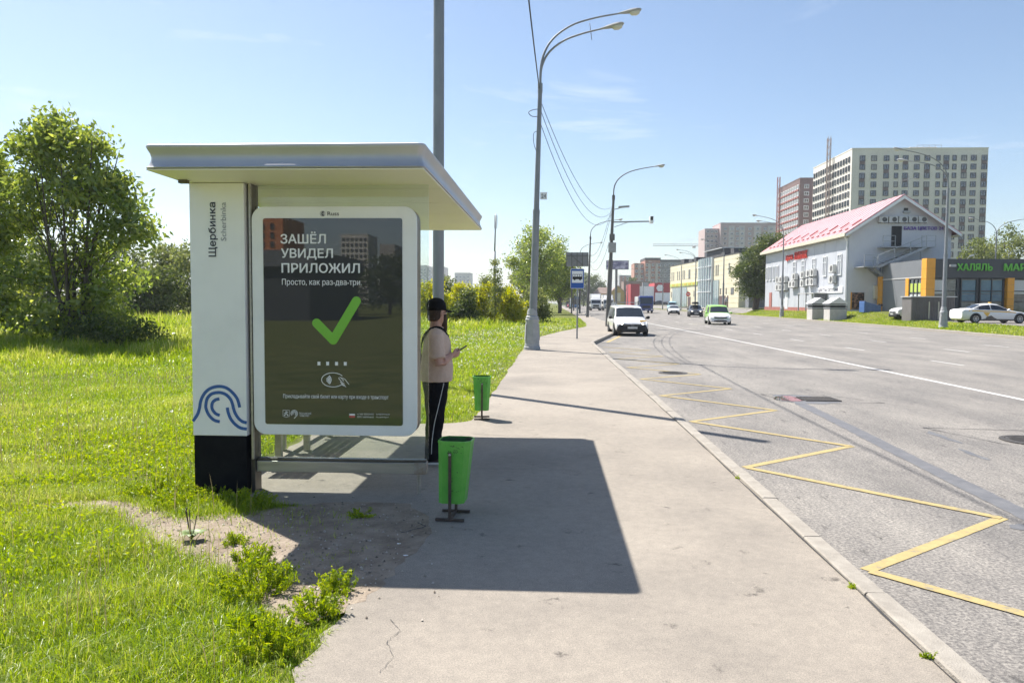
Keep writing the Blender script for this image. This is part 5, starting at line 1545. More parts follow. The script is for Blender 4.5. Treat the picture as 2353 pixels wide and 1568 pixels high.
for (s0, s1, o0, o1, h) in ((9, 11, -4, -2, 1.4), (13, 15, -3, -1.5, .9), (18, 30, -9, -3, 2.0), (31, 33, -3, -1, 1.0), (36, 39, -4, -1.5, .9), (43, 46, -4, -1.5, 1.3)):
    hbox('roof_unit', s0, s1, HT + .13, HT + .13 + h, o0, o1, 'roof_dark')
hbox('roof_canopy', 17.6, 30.6, HT + 2.15, HT + 2.3, -9.5, -2.5, 'zinc')
# waste store at the near end of the hall
t = thing('bin_store', 'grey-green sheet bin store with pale lid at the end of the beige hall', 'bin store', (33.4, 120.5, 1.05))
mb = MB(); mb.box(32.0, 36.6, 119.5, 121.6, 1.0, 3.2); mb.build('wall', M['grey_side'], t)
mb = MB(); mb.box(31.8, 36.8, 119.3, 121.8, 3.21, 3.6); mb.build('lid', M['zinc'], t)

# ---- towers
def tower(name, label, x0, x1, y0, y1, z1, wall, front=None, left=None, back=None):
    t = thing(name, label, 'building', ((x0 + x1) / 2, (y0 + y1) / 2, 0.45))
    mb = MB(); mb.box(x0, x1, y0, y1, .4, z1); mb.build('wall', M[wall], t)
    mb = MB(); mb.box(x0 - .1, x1 + .1, y0 - .1, y1 + .1, z1 + .001, z1 + .35); mb.build('parapet', M[wall], t)
    return t
wt = tower('apartment_tower', 'tall cream apartment tower with a shaded wide front and sunlit side', 100.9, 145.2, 245.0, 281.5, 53.6, 'tower_white')
fx = [930, 1033, 1142, 1230, 1310, 1410, 1500, 1597, 1667, 1738, 1822, 1905, 1998]
M['curtain_pane'] = mat('curtained_pane', (.20, .20, .19), .12, col2=(.34, .33, .31), scale=.6, ior=1.6)
M['sky_pane'] = mat('bluish_pane', (.07, .09, .11), .05, ior=1.9)
_vr = random.Random(4)
def variants(w, h, frame, **k): return [win_mesh('window', w, h, frame, pane=p, **k) for p in (None, None, None, M['sky_pane'], M['curtain_pane'])]
VA = variants(1.8, 1.85, 'dark_frame', d=.25, fr=.13, mull=(.5,)); VB = variants(1.35, 1.85, 'dark_frame', d=.25, fr=.13, mull=()); wmA = VA[0]
mb = MB(); mb.box(-.9, .9, -.14, 0, -.62, .62); spm = mb.mesh('spandrel', M['spandrel'])
for c, zx in enumerate(fx):
    X = 100.9 + (zx - 838) * .03713
    for r in range(14):
        z = 50.5 - 2.9 * r
        inst('window', _vr.choice(VB if c in (3, 7, 9) else VA), wt, (X, 245.0, z), 0)
        if c in (0, 2, 4, 6, 8, 10, 12) and r < 13 and (r + (c // 2)) % 2 == 0:
            inst('spandrel', spm, wt, (X, 245.0, z - 1.45), 0, scale=(.98, 1, .83))
VC = variants(1.25, 1.9, 'dark_frame', d=.25, fr=.12, mull=())
for c in range(15):
    for r in range(13):
        inst('window', _vr.choice(VC), wt, (100.9, 247.0 + c * 2.36, 50.5 - 2.9 * r), ROT['-X'])
# rooftop hoist mast on its sunlit side
mb = MB()
for dx, dy in ((-.5, -.5), (.5, -.5), (.5, .5), (-.5, .5)): mb.box(99.6 + dx - .1, 99.6 + dx + .1, 262.5 + dy - .1, 262.5 + dy + .1, .4, 61)
for k in range(24): mb.bar((99.1, 262, 2 + k * 2.5), (100.1, 262, 4.2 + k * 2.5), .12, .12); mb.bar((99.1, 263, 2 + k * 2.5), (99.1, 262, 4.2 + k * 2.5), .12, .12)
mb.build('hoist_mast', M['brown_wall'], wt)
mb = MB(); mb.box(122, 131, 250, 258, 53.96, 55.2); mb.build('roof_house', M['tower_white'], wt)
for x in (124, 126, 128, 130, 132):
    mb = MB(); mb.tube([(x, 249, 53.9), (x, 249, 55.6)], .08, 5); mb.build('roof_post', M['galv'], wt)
mb = MB(); mb.tube([(124, 249, 55.6), (132, 249, 55.6)], .08, 5); mb.build('roof_rail', M['galv'], wt)
bt = tower('apartment_tower', 'dark brown apartment tower left of the cream tower', 102.5, 132.0, 302.0, 331.0, 53.2, 'tower_brown')
wmD = win_mesh('window', 2.0, 1.7, 'white_frame', d=.25, fr=.2, mull=(.5,))
wmE = win_mesh('window', 1.9, 1.9, 'white_frame', d=.3, fr=.28, mull=(.5,), pane=mat('pale_curtained_glass', (.34, .35, .37), .2, col2=(.5, .5, .52), scale=.3))
for r in range(13):
    z = 50.0 - 2.9 * r
    inst('window', wmD, bt, (105.2, 302.0, z), 0)
    for c in range(9):
        inst('window', wmE, bt, (102.5, 304.0 + c * 3.05, z), ROT['-X'])
        if c < 9 and r % 1 == 0:
            pass
mb = MB(); mb.box(-1.1, 1.1, -.5, 0, -.35, .35); bal = mb.mesh('balcony', M['plinth_red'])
for r in range(13):
    for c in range(9): inst('balcony', bal, bt, (102.5, 304.0 + c * 3.05, 50 - 2.9 * r - 1.35), ROT['-X'])
mb = MB()
for dx, dy in ((-.5, -.5), (.5, -.5), (.5, .5), (-.5, .5)): mb.box(101.4 + dx - .1, 101.4 + dx + .1, 327 + dy - .1, 327 + dy + .1, .4, 58)
for k in range(20): mb.bar((100.9, 326.5, 6 + k * 2.6), (101.9, 326.5, 8.4 + k * 2.6), .12, .12)
mb.build('hoist_mast', M['plinth_red'], bt)
pk = tower('apartment_block', 'dusty pink apartment block behind the beige hall', 100.5, 140.0, 440.0, 462.0, 49.0, 'pink_wall')
mb = MB(); mb.box(92.0, 100.4, 443.0, 462.0, .4, 46.2); mb.build('wing', M['pink_wall'], pk)
for x, w_ in ((107, 2.2), (113, 2.2), (122, 3.0), (131, 5.0)):
    mb = MB(); mb.box(x - w_ / 2 - .6, x + w_ / 2 + .6, 439.7, 439.998, .4, 47.5); mb.build('light_strip', M['pink_light'], pk)
wmF = win_mesh('window', 1.7, 1.6, 'white_frame', d=.3, fr=.15, mull=(.5,))
for r in range(11):
    z = 45.6 - 2.85 * r
    for x in (103.2, 107, 110.3, 113, 117.5, 122, 126.5, 130, 133, 136.5): inst('window', wmF, pk, (x, 439.7, z), 0)
    for x in (93.8, 96.2, 98.6): inst('window', wmF, pk, (x, 443.0, z - 1.2), 0)
rbk = tower('apartment_block', 'red-brick and grey stepped apartment block far down the road', 48.0, 53.5, 424.0, 440.0, 24.0, 'brick_far')
for (x0, x1, y0, z1, m_) in ((53.6, 62.0, 420.0, 25.9, 'brick_far'), (62.1, 78.0, 426.0, 25.4, 'grey_far')):
    mb = MB(); mb.box(x0, x1, y0, 442, .4, z1); mb.build('wing', M[m_], rbk)
mb = MB(); mb.box(53.4, 62.2, 419.6, 442, 25.91, 27.2); mb.build('mansard', M['roof_dark'], rbk)
mb = MB(); mb.box(62.3, 78.2, 425.6, 442, 25.41, 26.5); mb.build('mansard', M['roof_dark'], rbk)
for x, y in ((56.0, 419.9), (60, 419.9), (50.8, 423.9)):
    mb = MB(); mb.box(x - .7, x + .7, y - .3, y, .4, 24); mb.build('light_strip', M['pink_light'], rbk)
wmG = win_mesh('window', 1.5, 1.6, 'white_frame', d=.3, fr=.18, mull=())
for r in range(7):
    z = 23.2 - 2.9 * r
    for x in (49.2, 52.3): inst('window', wmG, rbk, (x, 424.0, z - .6), 0)
    for x in (54.7, 58.0, 61.2): inst('window', wmG, rbk, (x, 420.0, z), 0)
    for x in (63.6, 65.8, 68, 70.2, 72.4): inst('window', wmG, rbk, (x, 426.0, z), 0)
sb = tower('apartment_block', 'small distant pale red block between billboard and brick block', 56.0, 71.0, 600.0, 615.0, 23.6, 'grey_far')
for x in (57.5, 60.5): 
    mb = MB(); mb.box(x - 1.0, x + 1.0, 599.6, 599.998, .4, 23.0); mb.build('brick_strip', M['brick_far'], sb)
for r in range(6):
    for x in (59, 62.5, 65.5, 68.5): inst('window', wmG, sb, (x, 600, 21 - 3 * r), 0)
# pale far blocks over the field
for (x0, x1, h, lab) in ((-168, -150, 46, 'pale far apartment block seen just right of the shelter glass'), (-149, -128, 44, 'pale far apartment block behind the thick steel pole'), (-116, -97, 37, 'low pale far apartment block left of the antenna mast')):
    fb = tower('far_apartment_block', lab, x0, x1, 900.0, 930.0, h, 'pink_light')
    fb['group'] = 'pale far apartment blocks'
    for r in range(5):
        for k in range(4): inst('window', wmF, fb, (x0 + (x1 - x0) * (k + .5) / 4, 900, h - 5 - 4 * r), 0, scale=(1.5, 1, 1.4))
# red shop
rs = thing('red_shop', 'low red and white shop at the far end of the beige hall', 'shop', (35, 262, .5))
for (x0, x1, y0, z1, m_) in ((28.3, 31.4, 260, 8.4, 'red_shop'), (31.45, 36.5, 260.5, 7.6, 'white_panel'), (36.55, 48, 260, 8.8, 'red_shop')):
    mb = MB(); mb.box(x0, x1, y0, 275, .4, z1); mb.build('wall_block', M[m_], rs)
mb = MB(); mb.box(36.8, 47.8, 259.6, 259.99, 2.2, 5.4); mb.build('fascia_band', M['white_panel'], rs)
mb = MB(); mb.box(36.8, 47.8, 259.7, 259.995, .5, 2.1); mb.build('shop_front', M['dark_glass'], rs)
mb = MB(); mb.lathe([(1.3, 0), (1.3, .2)], (38.4, 259.8, 7.0), 6, fn=lambda a, b_, c: (a, -c, b_)); mb.build('round_emblem', M['white_panel'], rs)
mb = MB(); mb.box(32.5, 34.5, 260.6, 262, 7.61, 9.0); mb.build('roof_unit', M['galv'], rs)
# ochre house and brown block
yh = thing('ochre_house', 'small ochre gabled house below the purple billboard', 'house', (31, 346, .4))
mb = MB(); mb.add([(28.6, 345, .3), (34.6, 345, .3), (34.6, 345, 6.8), (31.6, 345, 9.6), (28.6, 345, 6.8), (28.6, 355, .3), (34.6, 355, .3), (34.6, 355, 6.8), (31.6, 355, 9.6), (28.6, 355, 6.8)], [(0, 1, 2, 3, 4), (9, 8, 7, 6, 5), (0, 4, 9, 5), (1, 6, 7, 2)]); mb.build('wall', M['yellow_wall'], yh)
for sg in (-1, 1):
    mb = MB(); mb.bar((31.6, 350, 9.75), (31.6 + sg * 3.7, 350, 6.45), 12, .2, up=(0, 1, 0)) if False else None
    e = 31.6 + sg * 3.6
    mb.add([(31.6, 344.4, 9.85), (e, 344.4, 6.5), (e, 355.5, 6.5), (31.6, 355.5, 9.85)], [(0, 1, 2, 3) if sg < 0 else (3, 2, 1, 0)]); mb.build('roof_slope', M['brown_wall'], yh)
mb = MB(); mb.box(30.4, 32.8, 344.9, 344.99, 2.5, 6.4); mb.build('arched_window', M['cream_trim'], yh)
mb = MB(); mb.box(20.0, 28.5, 347, 356, .3, 6.0); mb.build('side_wing', M['yellow_wall'], yh)
mb = MB(); mb.add([(19.6, 346.5, 6.01), (28.8, 346.5, 6.01), (27.4, 351, 9.0), (23, 351, 9.0), (19.6, 356, 6.01), (28.8, 356, 6.01)], [(0, 1, 2, 3), (3, 2, 5, 4), (0, 3, 4), (1, 5, 2)]); mb.build('hipped_roof', M['brown_wall'], yh)
bb = tower('brown_block', 'plain brown block between ochre house and red shop', 34.8, 47.0, 350.0, 362.0, 11.6, 'brown_wall')
for x in (36.5, 39, 41.5, 44):
    for z in (9.3, 6.2): inst('window', wmG, bb, (x, 350, z), 0)
# tower crane
cr = thing('tower_crane', 'distant pale tower crane with a long lattice jib', 'crane', (107, 500, .4))
pale = mat('pale_crane_paint', (.62, .60, .58), .6)
mb = MB()
for y, z in ((499.3, 40.2), (500.7, 40.2), (500, 41.5)): mb.tube([(69, y, z), (118, y, z)], .14, 5)
for k in range(24):
    x = 69 + k * 2
    mb.tube([(x, 499.3, 40.2), (x + 1, 500, 41.5), (x + 2, 499.3, 40.2)], .08, 4); mb.tube([(x, 500.7, 40.2), (x + 1, 500, 41.5)], .08, 4)
mb.build('jib', pale, cr)
mb = MB()
for dx, dy in ((-.7, -.7), (.7, -.7), (.7, .7), (-.7, .7)): mb.box(107 + dx - .12, 107 + dx + .12, 500 + dy - .12, 500 + dy + .12, .4, 47)
for k in range(15): mb.bar((106.3, 499.3, 1 + 3 * k), (107.7, 499.3, 4 + 3 * k), .12, .12)
mb.build('mast', pale, cr)
mb = MB(); mb.box(95.4, 97.4, 499, 501, 38.8, 39.9); mb.build('trolley', pale, cr)
mb = MB(); mb.tube([(107, 500, 47), (80, 500, 41.5)], .06, 4); mb.tube([(107, 500, 47), (117, 500, 41.5)], .06, 4); mb.build('stay', pale, cr)
# billboards
t = thing('billboard', 'grey framed back of a roadside billboard beyond the left-hand tree', 'billboard', (3.3, 112, .12))
mb = MB(); mb.box(2.4, 5.75, 112, 112.12, 7.2, 9.3); pn = mb.build('panel', mat('grey_sheet', (.24, .245, .25), .6, col2=(.3, .3, .31), scale=2), t)
for x in (2.4, 3.2, 4.0, 4.8, 5.62):
    mb = MB(); mb.box(x, x + .1, 111.9, 111.998, 7.2, 9.3); mb.build('stud', M['pole_dark'], pn)
mb = MB(); mb.bar((3.0, 111.86, 9.0), (5.0, 111.86, 7.3), .1, .07); mb.build('brace', M['pole_dark'], pn)
mb = MB(); mb.box(2.4, 5.75, 111.82, 111.88, 8.7, 8.8); mb.build('rail', M['pole_dark'], pn)
mb = MB(); mb.tube([(3.3, 112.25, .12), (3.3, 112.25, 9.0)], .12, 10); mb.build('post', M['pole_dark'], t)
t = thing('billboard', 'large purple billboard on a single thick post over the far junction', 'billboard', (29.6, 332, .4))
bpur = mat('purple_advert_print', (.10, .09, .22), .5, col2=(.48, .46, .62), scale=.45, detail=5, lo=.42, hi=.60, stretch=(1, 1, 1.6))
mb = MB(); mb.box(25.0, 35.0, 331.5, 332.5, 16.6, 20.6); pn = mb.build('box', M['grey_side'], t)
mb = MB(); mb.box(25.2, 34.8, 331.4, 331.49, 16.8, 20.4); mb.build('advert', bpur, pn)
mb = MB(); mb.tube([(29.6, 332, .3), (29.6, 332, 16.6)], .55, 12); mb.build('post', M['pole_dark'], t)
# small signs
t = thing('no_entry_sign', 'small round red no-entry sign before the beige hall', 'road sign', (27.6, 150, verge_z(27.95, 150)))
zb = verge_z(27.95, 150) - .1
mb = MB(); mb.tube([(27.9, 150, zb), (27.9, 150, 4.0)], .06, 8); mb.build('post', M['pole_grey'], t)
mb = MB(); mb.lathe([(.45, 0), (.45, .03)], (27.9, 149.9, 3.6), 20, fn=lambda a, b_, c: (a, -c, b_)); dsk = mb.build('disc', M['sign_red'], t)
mb = MB(); mb.box(27.6, 28.2, 149.84, 149.866, 3.52, 3.68); mb.build('bar', M['white_print'], dsk)
# bent railing at the right edge
t = thing('railing', 'bent galvanised tube railing at the right edge of the photo', 'railing', (24.4, 38.2, .16))
zr = .15
mb = MB(); mb.tube([(24.75, 38.3, zr), (24.82, 38.3, zr + 1.02)], .035, 8); mb.build('post', M['zinc'], t, smooth=True)
mb = MB(); mb.tube([(24.82, 38.3, zr + .98), (27.5, 38.0, zr + .95)], .032, 8); mb.build('rail', M['zinc'], t, smooth=True)
mb = MB(); mb.tube([(24.78, 38.3, zr + .52), (27.5, 38.0, zr + .50)], .028, 8); mb.build('rail', M['zinc'], t, smooth=True)
mb = MB(); mb.tube(smooth_path([(25.5, 38.2, zr), (25.52, 38.2, zr + .15), (25.65, 38.2, zr + .24), (27, 38.1, zr + .25)], 4), .028, 8); mb.build('lower_bar', M['galv'], t, smooth=True)
mb = MB(); mb.tube([(27.5, 38.0, zr), (27.5, 38.0, zr + 1.0)], .035, 8); mb.build('post', M['zinc'], t, smooth=True)

# ---- what stands behind the photographer (seen mirrored in the advertising panel)
M['orange_tower'] = mat('orange_tower_cladding', (.62, .20, .07), .7, col2=(.68, .24, .09), scale=.2)
ot = tower('apartment_tower', 'orange apartment tower mirrored in the advertising panel', -108.0, -92.0, -262.0, -240.0, 30.5, 'orange_tower')
wmH = win_mesh('window', 1.3, 1.9, 'dark_frame', d=.25, fr=.15, mull=())
for r in range(9):
    for x in (-106, -102.6, -99.2, -95.8): inst('window', wmH, ot, (x, -240.0, 27.5 - 3.1 * r), ROT['+Y'])
wt2 = tower('apartment_tower', 'white apartment tower mirrored in the advertising panel', -114.0, -99.0, -410.0, -388.0, 38.0, 'tower_white')
for r in range(11):
    for k in range(6): inst('window', wmA, wt2, (-112.6 + k * 2.4, -388.0, 35.5 - 3.0 * r), ROT['+Y'], scale=(.8, 1, .8))
mb = MB(); mb.box(-98.8, -90, -440, -415, .4, 35); mb.build('wing', M['tower_grey'], wt2)
dk = thing('dark_pavilion', 'dark low pavilion mirrored at the left of the advertising panel', 'building', (-30, -62, .1))
mb = MB(); mb.box(-34, -20.5, -66, -50, .1, 4.7); mb.build('wall', M['anthracite'], dk)
mb = MB(); mb.box(-34.5, -20.0, -66.5, -49.5, 4.71, 6.1); mb.build('roof_band', M['grey_side'], dk)

# the frontages stand a little askew to the road: move each one back along it in proportion to its offset
for o in list(COL.objects):
    if o.parent is None and o.type == 'EMPTY' and o.get('label') and o.location.y > 40 and o.location.x > 27.0 and o.get('category') != 'street lamp':
        o.location.y += .0506 * o.location.x
for o in (wt, bt): o.location.y += 5.5
# ------------------------------------------------------------------ vehicles
M['tyre'] = mat('tyre_rubber', (.018, .018, .019), .85)
M['rim'] = mat('wheel_rim', (.38, .38, .39), .35, metal=.8)
M['car_glass'] = mat('car_window_glass', (.02, .025, .03), .04, spec=.7, ior=1.6)
M['lamp_glass'] = mat('headlamp_glass', (.70, .71, .72), .08, spec=.8)
M['lamp_lit'] = emis('lit_headlamp', (1.0, .93, .78), 1.6)
M['tail_red'] = mat('tail_lamp_red', (.35, .02, .02), .2)
M['plate'] = mat('number_plate', (.60, .60, .58), .5, col2=(.22, .22, .22), scale=22, lo=.5, hi=.66)
def paint(name, c):
    return mat(name, c, .28, coat=.6, spec=.5)
M['p_white'] = paint('white_car_paint', (.74, .74, .73))
M['p_black'] = paint('black_car_paint', (.018, .018, .02))
M['p_lime'] = paint('lime_car_paint', (.33, .62, .10))
M['p_sky'] = paint('sky_blue_paint', (.30, .55, .66))
M['p_blue'] = paint('deep_blue_paint', (.025, .05, .21))
M['p_grey'] = paint('dark_grey_paint', (.055, .056, .06))
M['p_bus'] = paint('bus_blue_paint', (.03, .13, .30))
M['p_yellow'] = paint('taxi_yellow', (.75, .42, .03))
M['trim'] = mat('black_trim', (.02, .02, .021), .6)

ST = {
 'van': [(-2.20, .30, .60, .64, .68, .56), (-2.13, .24, .70, .76, .80, .66), (-1.95, .22, .79, .87, .855, .72), (-1.40, .22, .89, 1.00, .88, .78), (-1.22, .22, .93, 1.05, .885, .80), (-.50, .22, .99, 1.66, .89, .70), (-.15, .22, 1.0, 1.75, .89, .715), (1.85, .22, 1.0, 1.78, .89, .73), (2.1, .25, .98, 1.72, .88, .72), (2.2, .35, .92, 1.62, .83, .68)],
 'sedan': [(-2.30, .30, .55, .58, .64, .52), (-2.22, .20, .66, .70, .79, .66), (-1.95, .18, .74, .80, .86, .74), (-1.10, .18, .85, .93, .88, .78), (-.98, .18, .87, .96, .88, .78), (-.12, .18, .92, 1.39, .88, .60), (.30, .18, .93, 1.45, .88, .62), (1.0, .18, .95, 1.38, .88, .60), (1.78, .18, .98, 1.06, .87, .70), (2.2, .22, .97, 1.03, .83, .68), (2.32, .32, .86, .90, .76, .6)],
 'suv': [(-2.20, .34, .66, .70, .68, .58), (-2.12, .26, .82, .88, .83, .70), (-1.85, .24, .93, 1.01, .90, .78), (-1.10, .24, 1.0, 1.10, .91, .80), (-.98, .24, 1.02, 1.13, .91, .80), (-.30, .24, 1.05, 1.60, .91, .67), (.10, .24, 1.06, 1.68, .91, .68), (1.45, .24, 1.09, 1.65, .90, .67), (2.02, .25, 1.07, 1.25, .88, .70), (2.2, .36, .92, 1.0, .80, .66)],
}
def car(label, kind, paint_m, loc, rotz=0.0, sc=(1, 1, 1), front='plain', cat='car', group=None, wheel_r=.32, lit=False, side=None, cargo_side=None, name='car', rear_glass=True):
    t = thing(name, label, cat, loc, rotz, group)
    sx_, sy_, sz_ = sc
    S = [(y * sy_, zb * sz_, z1 * sz_, z2 * sz_, w1 * sx_, w2 * sx_) for y, zb, z1, z2, w1, w2 in ST[kind]]
    def half(y, zb, z1, z2, w1, w2):
        a = .955 * w1
        return [(0, zb), (.80 * w1, zb), (.95 * w1, zb + .10), (w1, zb + .45 * (z1 - zb)), (.985 * w1, z1 - .05), (a, z1), ((a + w2) / 2, (z1 + z2 - .06) / 2 + .0), (w2, z2 - .06), (.84 * w2, z2 - .012), (.45 * w2, z2), (0, z2 + .006)]
    rings = []
    for s_ in S:
        h = half(*s_)
        ring = [(x, s_[0], z) for x, z in h] + [(-x, s_[0], z) for x, z in h[-2:0:-1]]
        rings.append(ring)
    mb = MB(); mb.loft(rings)
    body = mb.build('body', paint_m, t, local=True, angle=38)
    def at(y):
        for a, b_ in zip(S, S[1:]):
            if y <= b_[0]:
                q = (y - a[0]) / (b_[0] - a[0])
                return [a[i] + (b_[i] - a[i]) * q for i in range(6)]
        return list(S[-1])
    # windscreen: patch between the cowl and the roof edge
    iA = 4; A, B = S[iA], S[iA + 1]
    def patch(A, B, q0, q1, off, nm, m_):
        vs = []; fs = []; nu, nvv = 8, 4
        d = Vector((0, B[0] - A[0], B[3] - A[3])).normalized(); nn = Vector((0, -d.z, d.y))
        if nn.z < 0: nn = -nn
        for j in range(nvv + 1):
            q = q0 + (q1 - q0) * j / nvv
            y = A[0] + (B[0] - A[0]) * q
            w2 = (A[5] + (B[5] - A[5]) * q)
            z2 = A[3] + (B[3] - A[3]) * q
            for i in range(nu + 1):
                u = -1 + 2 * i / nu
                xx = u * w2 * .95
                zz = z2 + .006 - .0 if abs(u) < .4 else z2 - .012 - .06 * max(abs(u) - .8, 0) / .2 * .5
                vs.append((xx, y + nn.y * off, zz + nn.z * off))
        for j in range(nvv):
            for i in range(nu):
                k = j * (nu + 1) + i
                fs.append((k, k + 1, k + nu + 2, k + nu + 1))
        mb = MB(); mb.add(vs, fs); return mb.build(nm, m_, t, local=True, smooth=True)
    patch(A, B, .10, .93, .016, 'windscreen', M['car_glass'])
    if rear_glass and kind != 'van':
        iR = 7; patch(S[iR + 1], S[iR], .12, .92, .016, 'rear_window', M['car_glass'])
    y0, y1 = A[0] + .30 * sy_, (S[7][0] if kind != 'sedan' else S[8][0] - .35)
    if kind == 'sedan': y1 = 1.55 * sy_
    if kind == 'suv': y1 = 1.75 * sy_
    if kind == 'van': y1 = (.55 if side == 'panel' else 2.0) * sy_
    cuts = [y0, (y0 + y1) / 2 if kind != 'van' else .35 * sy_ if side == 'panel' else .3 * sy_, y1]
    for sd in (-1, 1):
        for ya, yb in zip(cuts, cuts[1:]):
            if yb - ya < .15: continue
            vs = []; n = 8
            for i in range(n + 1):
                y = ya + .03 + (yb - ya - .06) * i / n
                _, zb, z1, z2, w1, w2 = at(y)
                a = .955 * w1; zt = z2 - .06
                lo_, hi_ = .10, .90
                if zt - z1 < .12: hi_ = .10 + .8 * max(zt - z1, 0) / .12 * .5
                for f in (lo_, hi_):
                    vs.append((sd * (a + (w2 - a) * f + .010), y, z1 + (zt - z1) * f + .004))
            fs = [(2 * i, 2 * i + 2, 2 * i + 3, 2 * i + 1) if sd > 0 else (2 * i + 1, 2 * i + 3, 2 * i + 2, 2 * i) for i in range(n)]
            mb = MB(); mb.add(vs, fs); mb.build('side_window', M['car_glass'], t, local=True)
    # wheels
    w = max(s_[4] for s_ in S)
    yf = S[0][0] + .82 * sy_; yr = S[-1][0] - .85 * sy_
    rr = wheel_r
    for sd in (-1, 1):
        for y in (yf, yr):
            X = sd * (w - .10)
            fnw = (lambda sd_: (lambda a, b_, c: (c * sd_, a, b_)))(sd)
            mb = MB(); mb.lathe([(rr * .6, -.10), (rr * .96, -.10), (rr, -.07), (rr, .08), (rr * .96, .115), (rr * .68, .118), (rr * .64, .10)], (X, y, rr), 20, fn=fnw)
            wh = mb.build('wheel', M['tyre'], t, local=True, angle=40)
            mb = MB(); mb.lathe([(rr * .66, .085), (rr * .66, .112), (rr * .56, .100), (rr * .5, .085), (rr * .2, .09), (rr * .16, .112), (.0001, .115)], (X, y, rr), 20, fn=fnw)
            for k in range(6):
                a = k * PI / 3
                mb.bar((X + sd * .100, y + rr * .15 * math.cos(a), rr + rr * .15 * math.sin(a)), (X + sd * .104, y + rr * .6 * math.cos(a), rr + rr * .6 * math.sin(a)), rr * .16, .02, up=(1, 0, 0))
            mb.build('rim', M['rim'], wh, local=True)
            # arch: dark lip with thickness
            out = []
            for a in np.linspace(-15, 195, 15): out.append((math.cos(R_(a)), math.sin(R_(a))))
            mb = MB(); vs = []
            for c, s_ in out: vs += [(sd * (w + .006), y + c * rr * 1.22, rr + s_ * rr * 1.22), (sd * (w + .006), y + c * rr * .9, rr + s_ * rr * .9), (sd * (w - .2), y + c * rr * 1.2, rr + s_ * rr * 1.2)]
            fs = []
            for i in range(len(out) - 1):
                fs += [(3 * i, 3 * i + 1, 3 * i + 4, 3 * i + 3), (3 * i, 3 * i + 3, 3 * i + 5, 3 * i + 2)]
            mb.add(vs, fs); mb.build('wheel_arch', M['trim'], t, local=True)
    # front
    F = S[0]; F1 = S[1]; F2 = S[2]
    yfr = F[0]
    wf = F1[4]
    zl = F1[2] - .02
    for sd in (-1, 1):
        mb = MB()
        rings = []
        for (x, yy_, hh) in ((.40, -.055, .055), (.62, -.02, .085), (.82, .06, .095), (.98, .22, .07)):
            c = (sd * wf * x, F1[0] + yy_ - .005, zl - .02 + .05 * x)
            rings.append([(c[0] + (.0), c[1] - .045 * math.cos(a) + .02, c[2] + hh * math.sin(a)) for a in np.linspace(0, 2 * PI, 11)[:-1]])
        mb.loft(rings); hl_ = mb.build('headlight', M['lamp_glass'], t, local=True, smooth=True)
        if lit:
            mb = MB(); mb.ball((sd * wf * .66, F1[0] - .05, zl), (.075, .04, .06), 10, 8); mb.build('bulb', M['lamp_lit'], hl_, local=True, smooth=True)
        mz = at(A[0] + .25 * sy_)
        mb = MB(); mb.ball((sd * (mz[4] + .12), A[0] + .32 * sy_, mz[2] + .10), (.115, .07, .085), 10, 8); mb.bar((sd * (mz[4] - .05), A[0] + .34 * sy_, mz[2] + .03), (sd * (mz[4] + .08), A[0] + .34 * sy_, mz[2] + .06), .06, .05)
        mb.build('mirror', M['trim'] if front in ('vw', 'truck') else paint_m, t, local=True, smooth=True)
        mb = MB(); mb.box(sd * .62 * w - .13, sd * .62 * w + .13, S[-1][0] - .09, S[-1][0] - .01, S[-1][2] - .16, S[-1][2] + .02); mb.build('tail_light', M['tail_red'], t, local=True, bevel=.02)
    bm_ = M['trim'] if front in ('vw', 'suv') else M['p_white'] if front == 'x' else paint_m
    tb = .66 if front == 'vw' else .55
    mb = MB(); mb.loft([[(x, y, z) for x, y in rrect(-wf - e, wf + e, F[0] - .05 + i_, F[0] + .55, .22, 5)] for z, e, i_ in ((.22 * sz_, -.06, .06), (.30 * sz_, .0, .0), (.46 * sz_, .015, -.01), (tb * sz_, -.01, .04))])
    bmp = mb.build('bumper', bm_, t, local=True, angle=40)
    if front == 'x':
        for sd in (-1, 1):
            mb = MB(); mb.bar((sd * .42, F[0] - .055, .36 * sz_), (sd * .72, F[0] - .0, .50 * sz_), .05, .03); mb.build('chrome_strip', M['rim'], bmp, local=True)
    mb = MB(); mb.box(-.52 * wf / .8, .52 * wf / .8, F[0] - .068, F[0] - .03, .29 * sz_, .41 * sz_); mb.build('lower_grille', M['trim'], bmp, local=True, bevel=.01)
    mb = MB(); mb.box(-.26, .26, F[0] - .088, F[0] - .07, .43 * sz_, .43 * sz_ + .112); mb.build('number_plate', M['plate'], bmp, local=True)
    gz = .60 * sz_
    mb = MB(); mb.box(-.50 * wf / .8, .50 * wf / .8, F[0] - .045, F[0] + .05, gz - .02, gz + .10 * sz_); gr = mb.build('grille', M['trim'], t, local=True, bevel=.01)
    for k in range(2):
        mb = MB(); mb.box(-.48 * wf / .8, .48 * wf / .8, F[0] - .052, F[0] - .046, gz + .01 + k * .045, gz + .02 + k * .045); mb.build('grille_bar', M['rim'], gr, local=True)
    mb = MB()
    mb.tube([(.07 * math.cos(a), F[0] - .06, gz + .05 + .07 * math.sin(a)) for a in np.linspace(0, 2 * PI, 15)], .010, 5)
    if front == 'vw':
        mb.tube([(-.035, F[0] - .06, gz + .11), (0, F[0] - .06, gz + .055), (.035, F[0] - .06, gz + .11)], .008, 4); mb.tube([(-.06, F[0] - .06, gz + .08), (-.025, F[0] - .06, gz - .01), (0, F[0] - .06, gz + .045), (.025, F[0] - .06, gz - .01), (.06, F[0] - .06, gz + .08)], .008, 4)
    mb.build('emblem', M['rim'], gr, local=True)
    return t, S, at

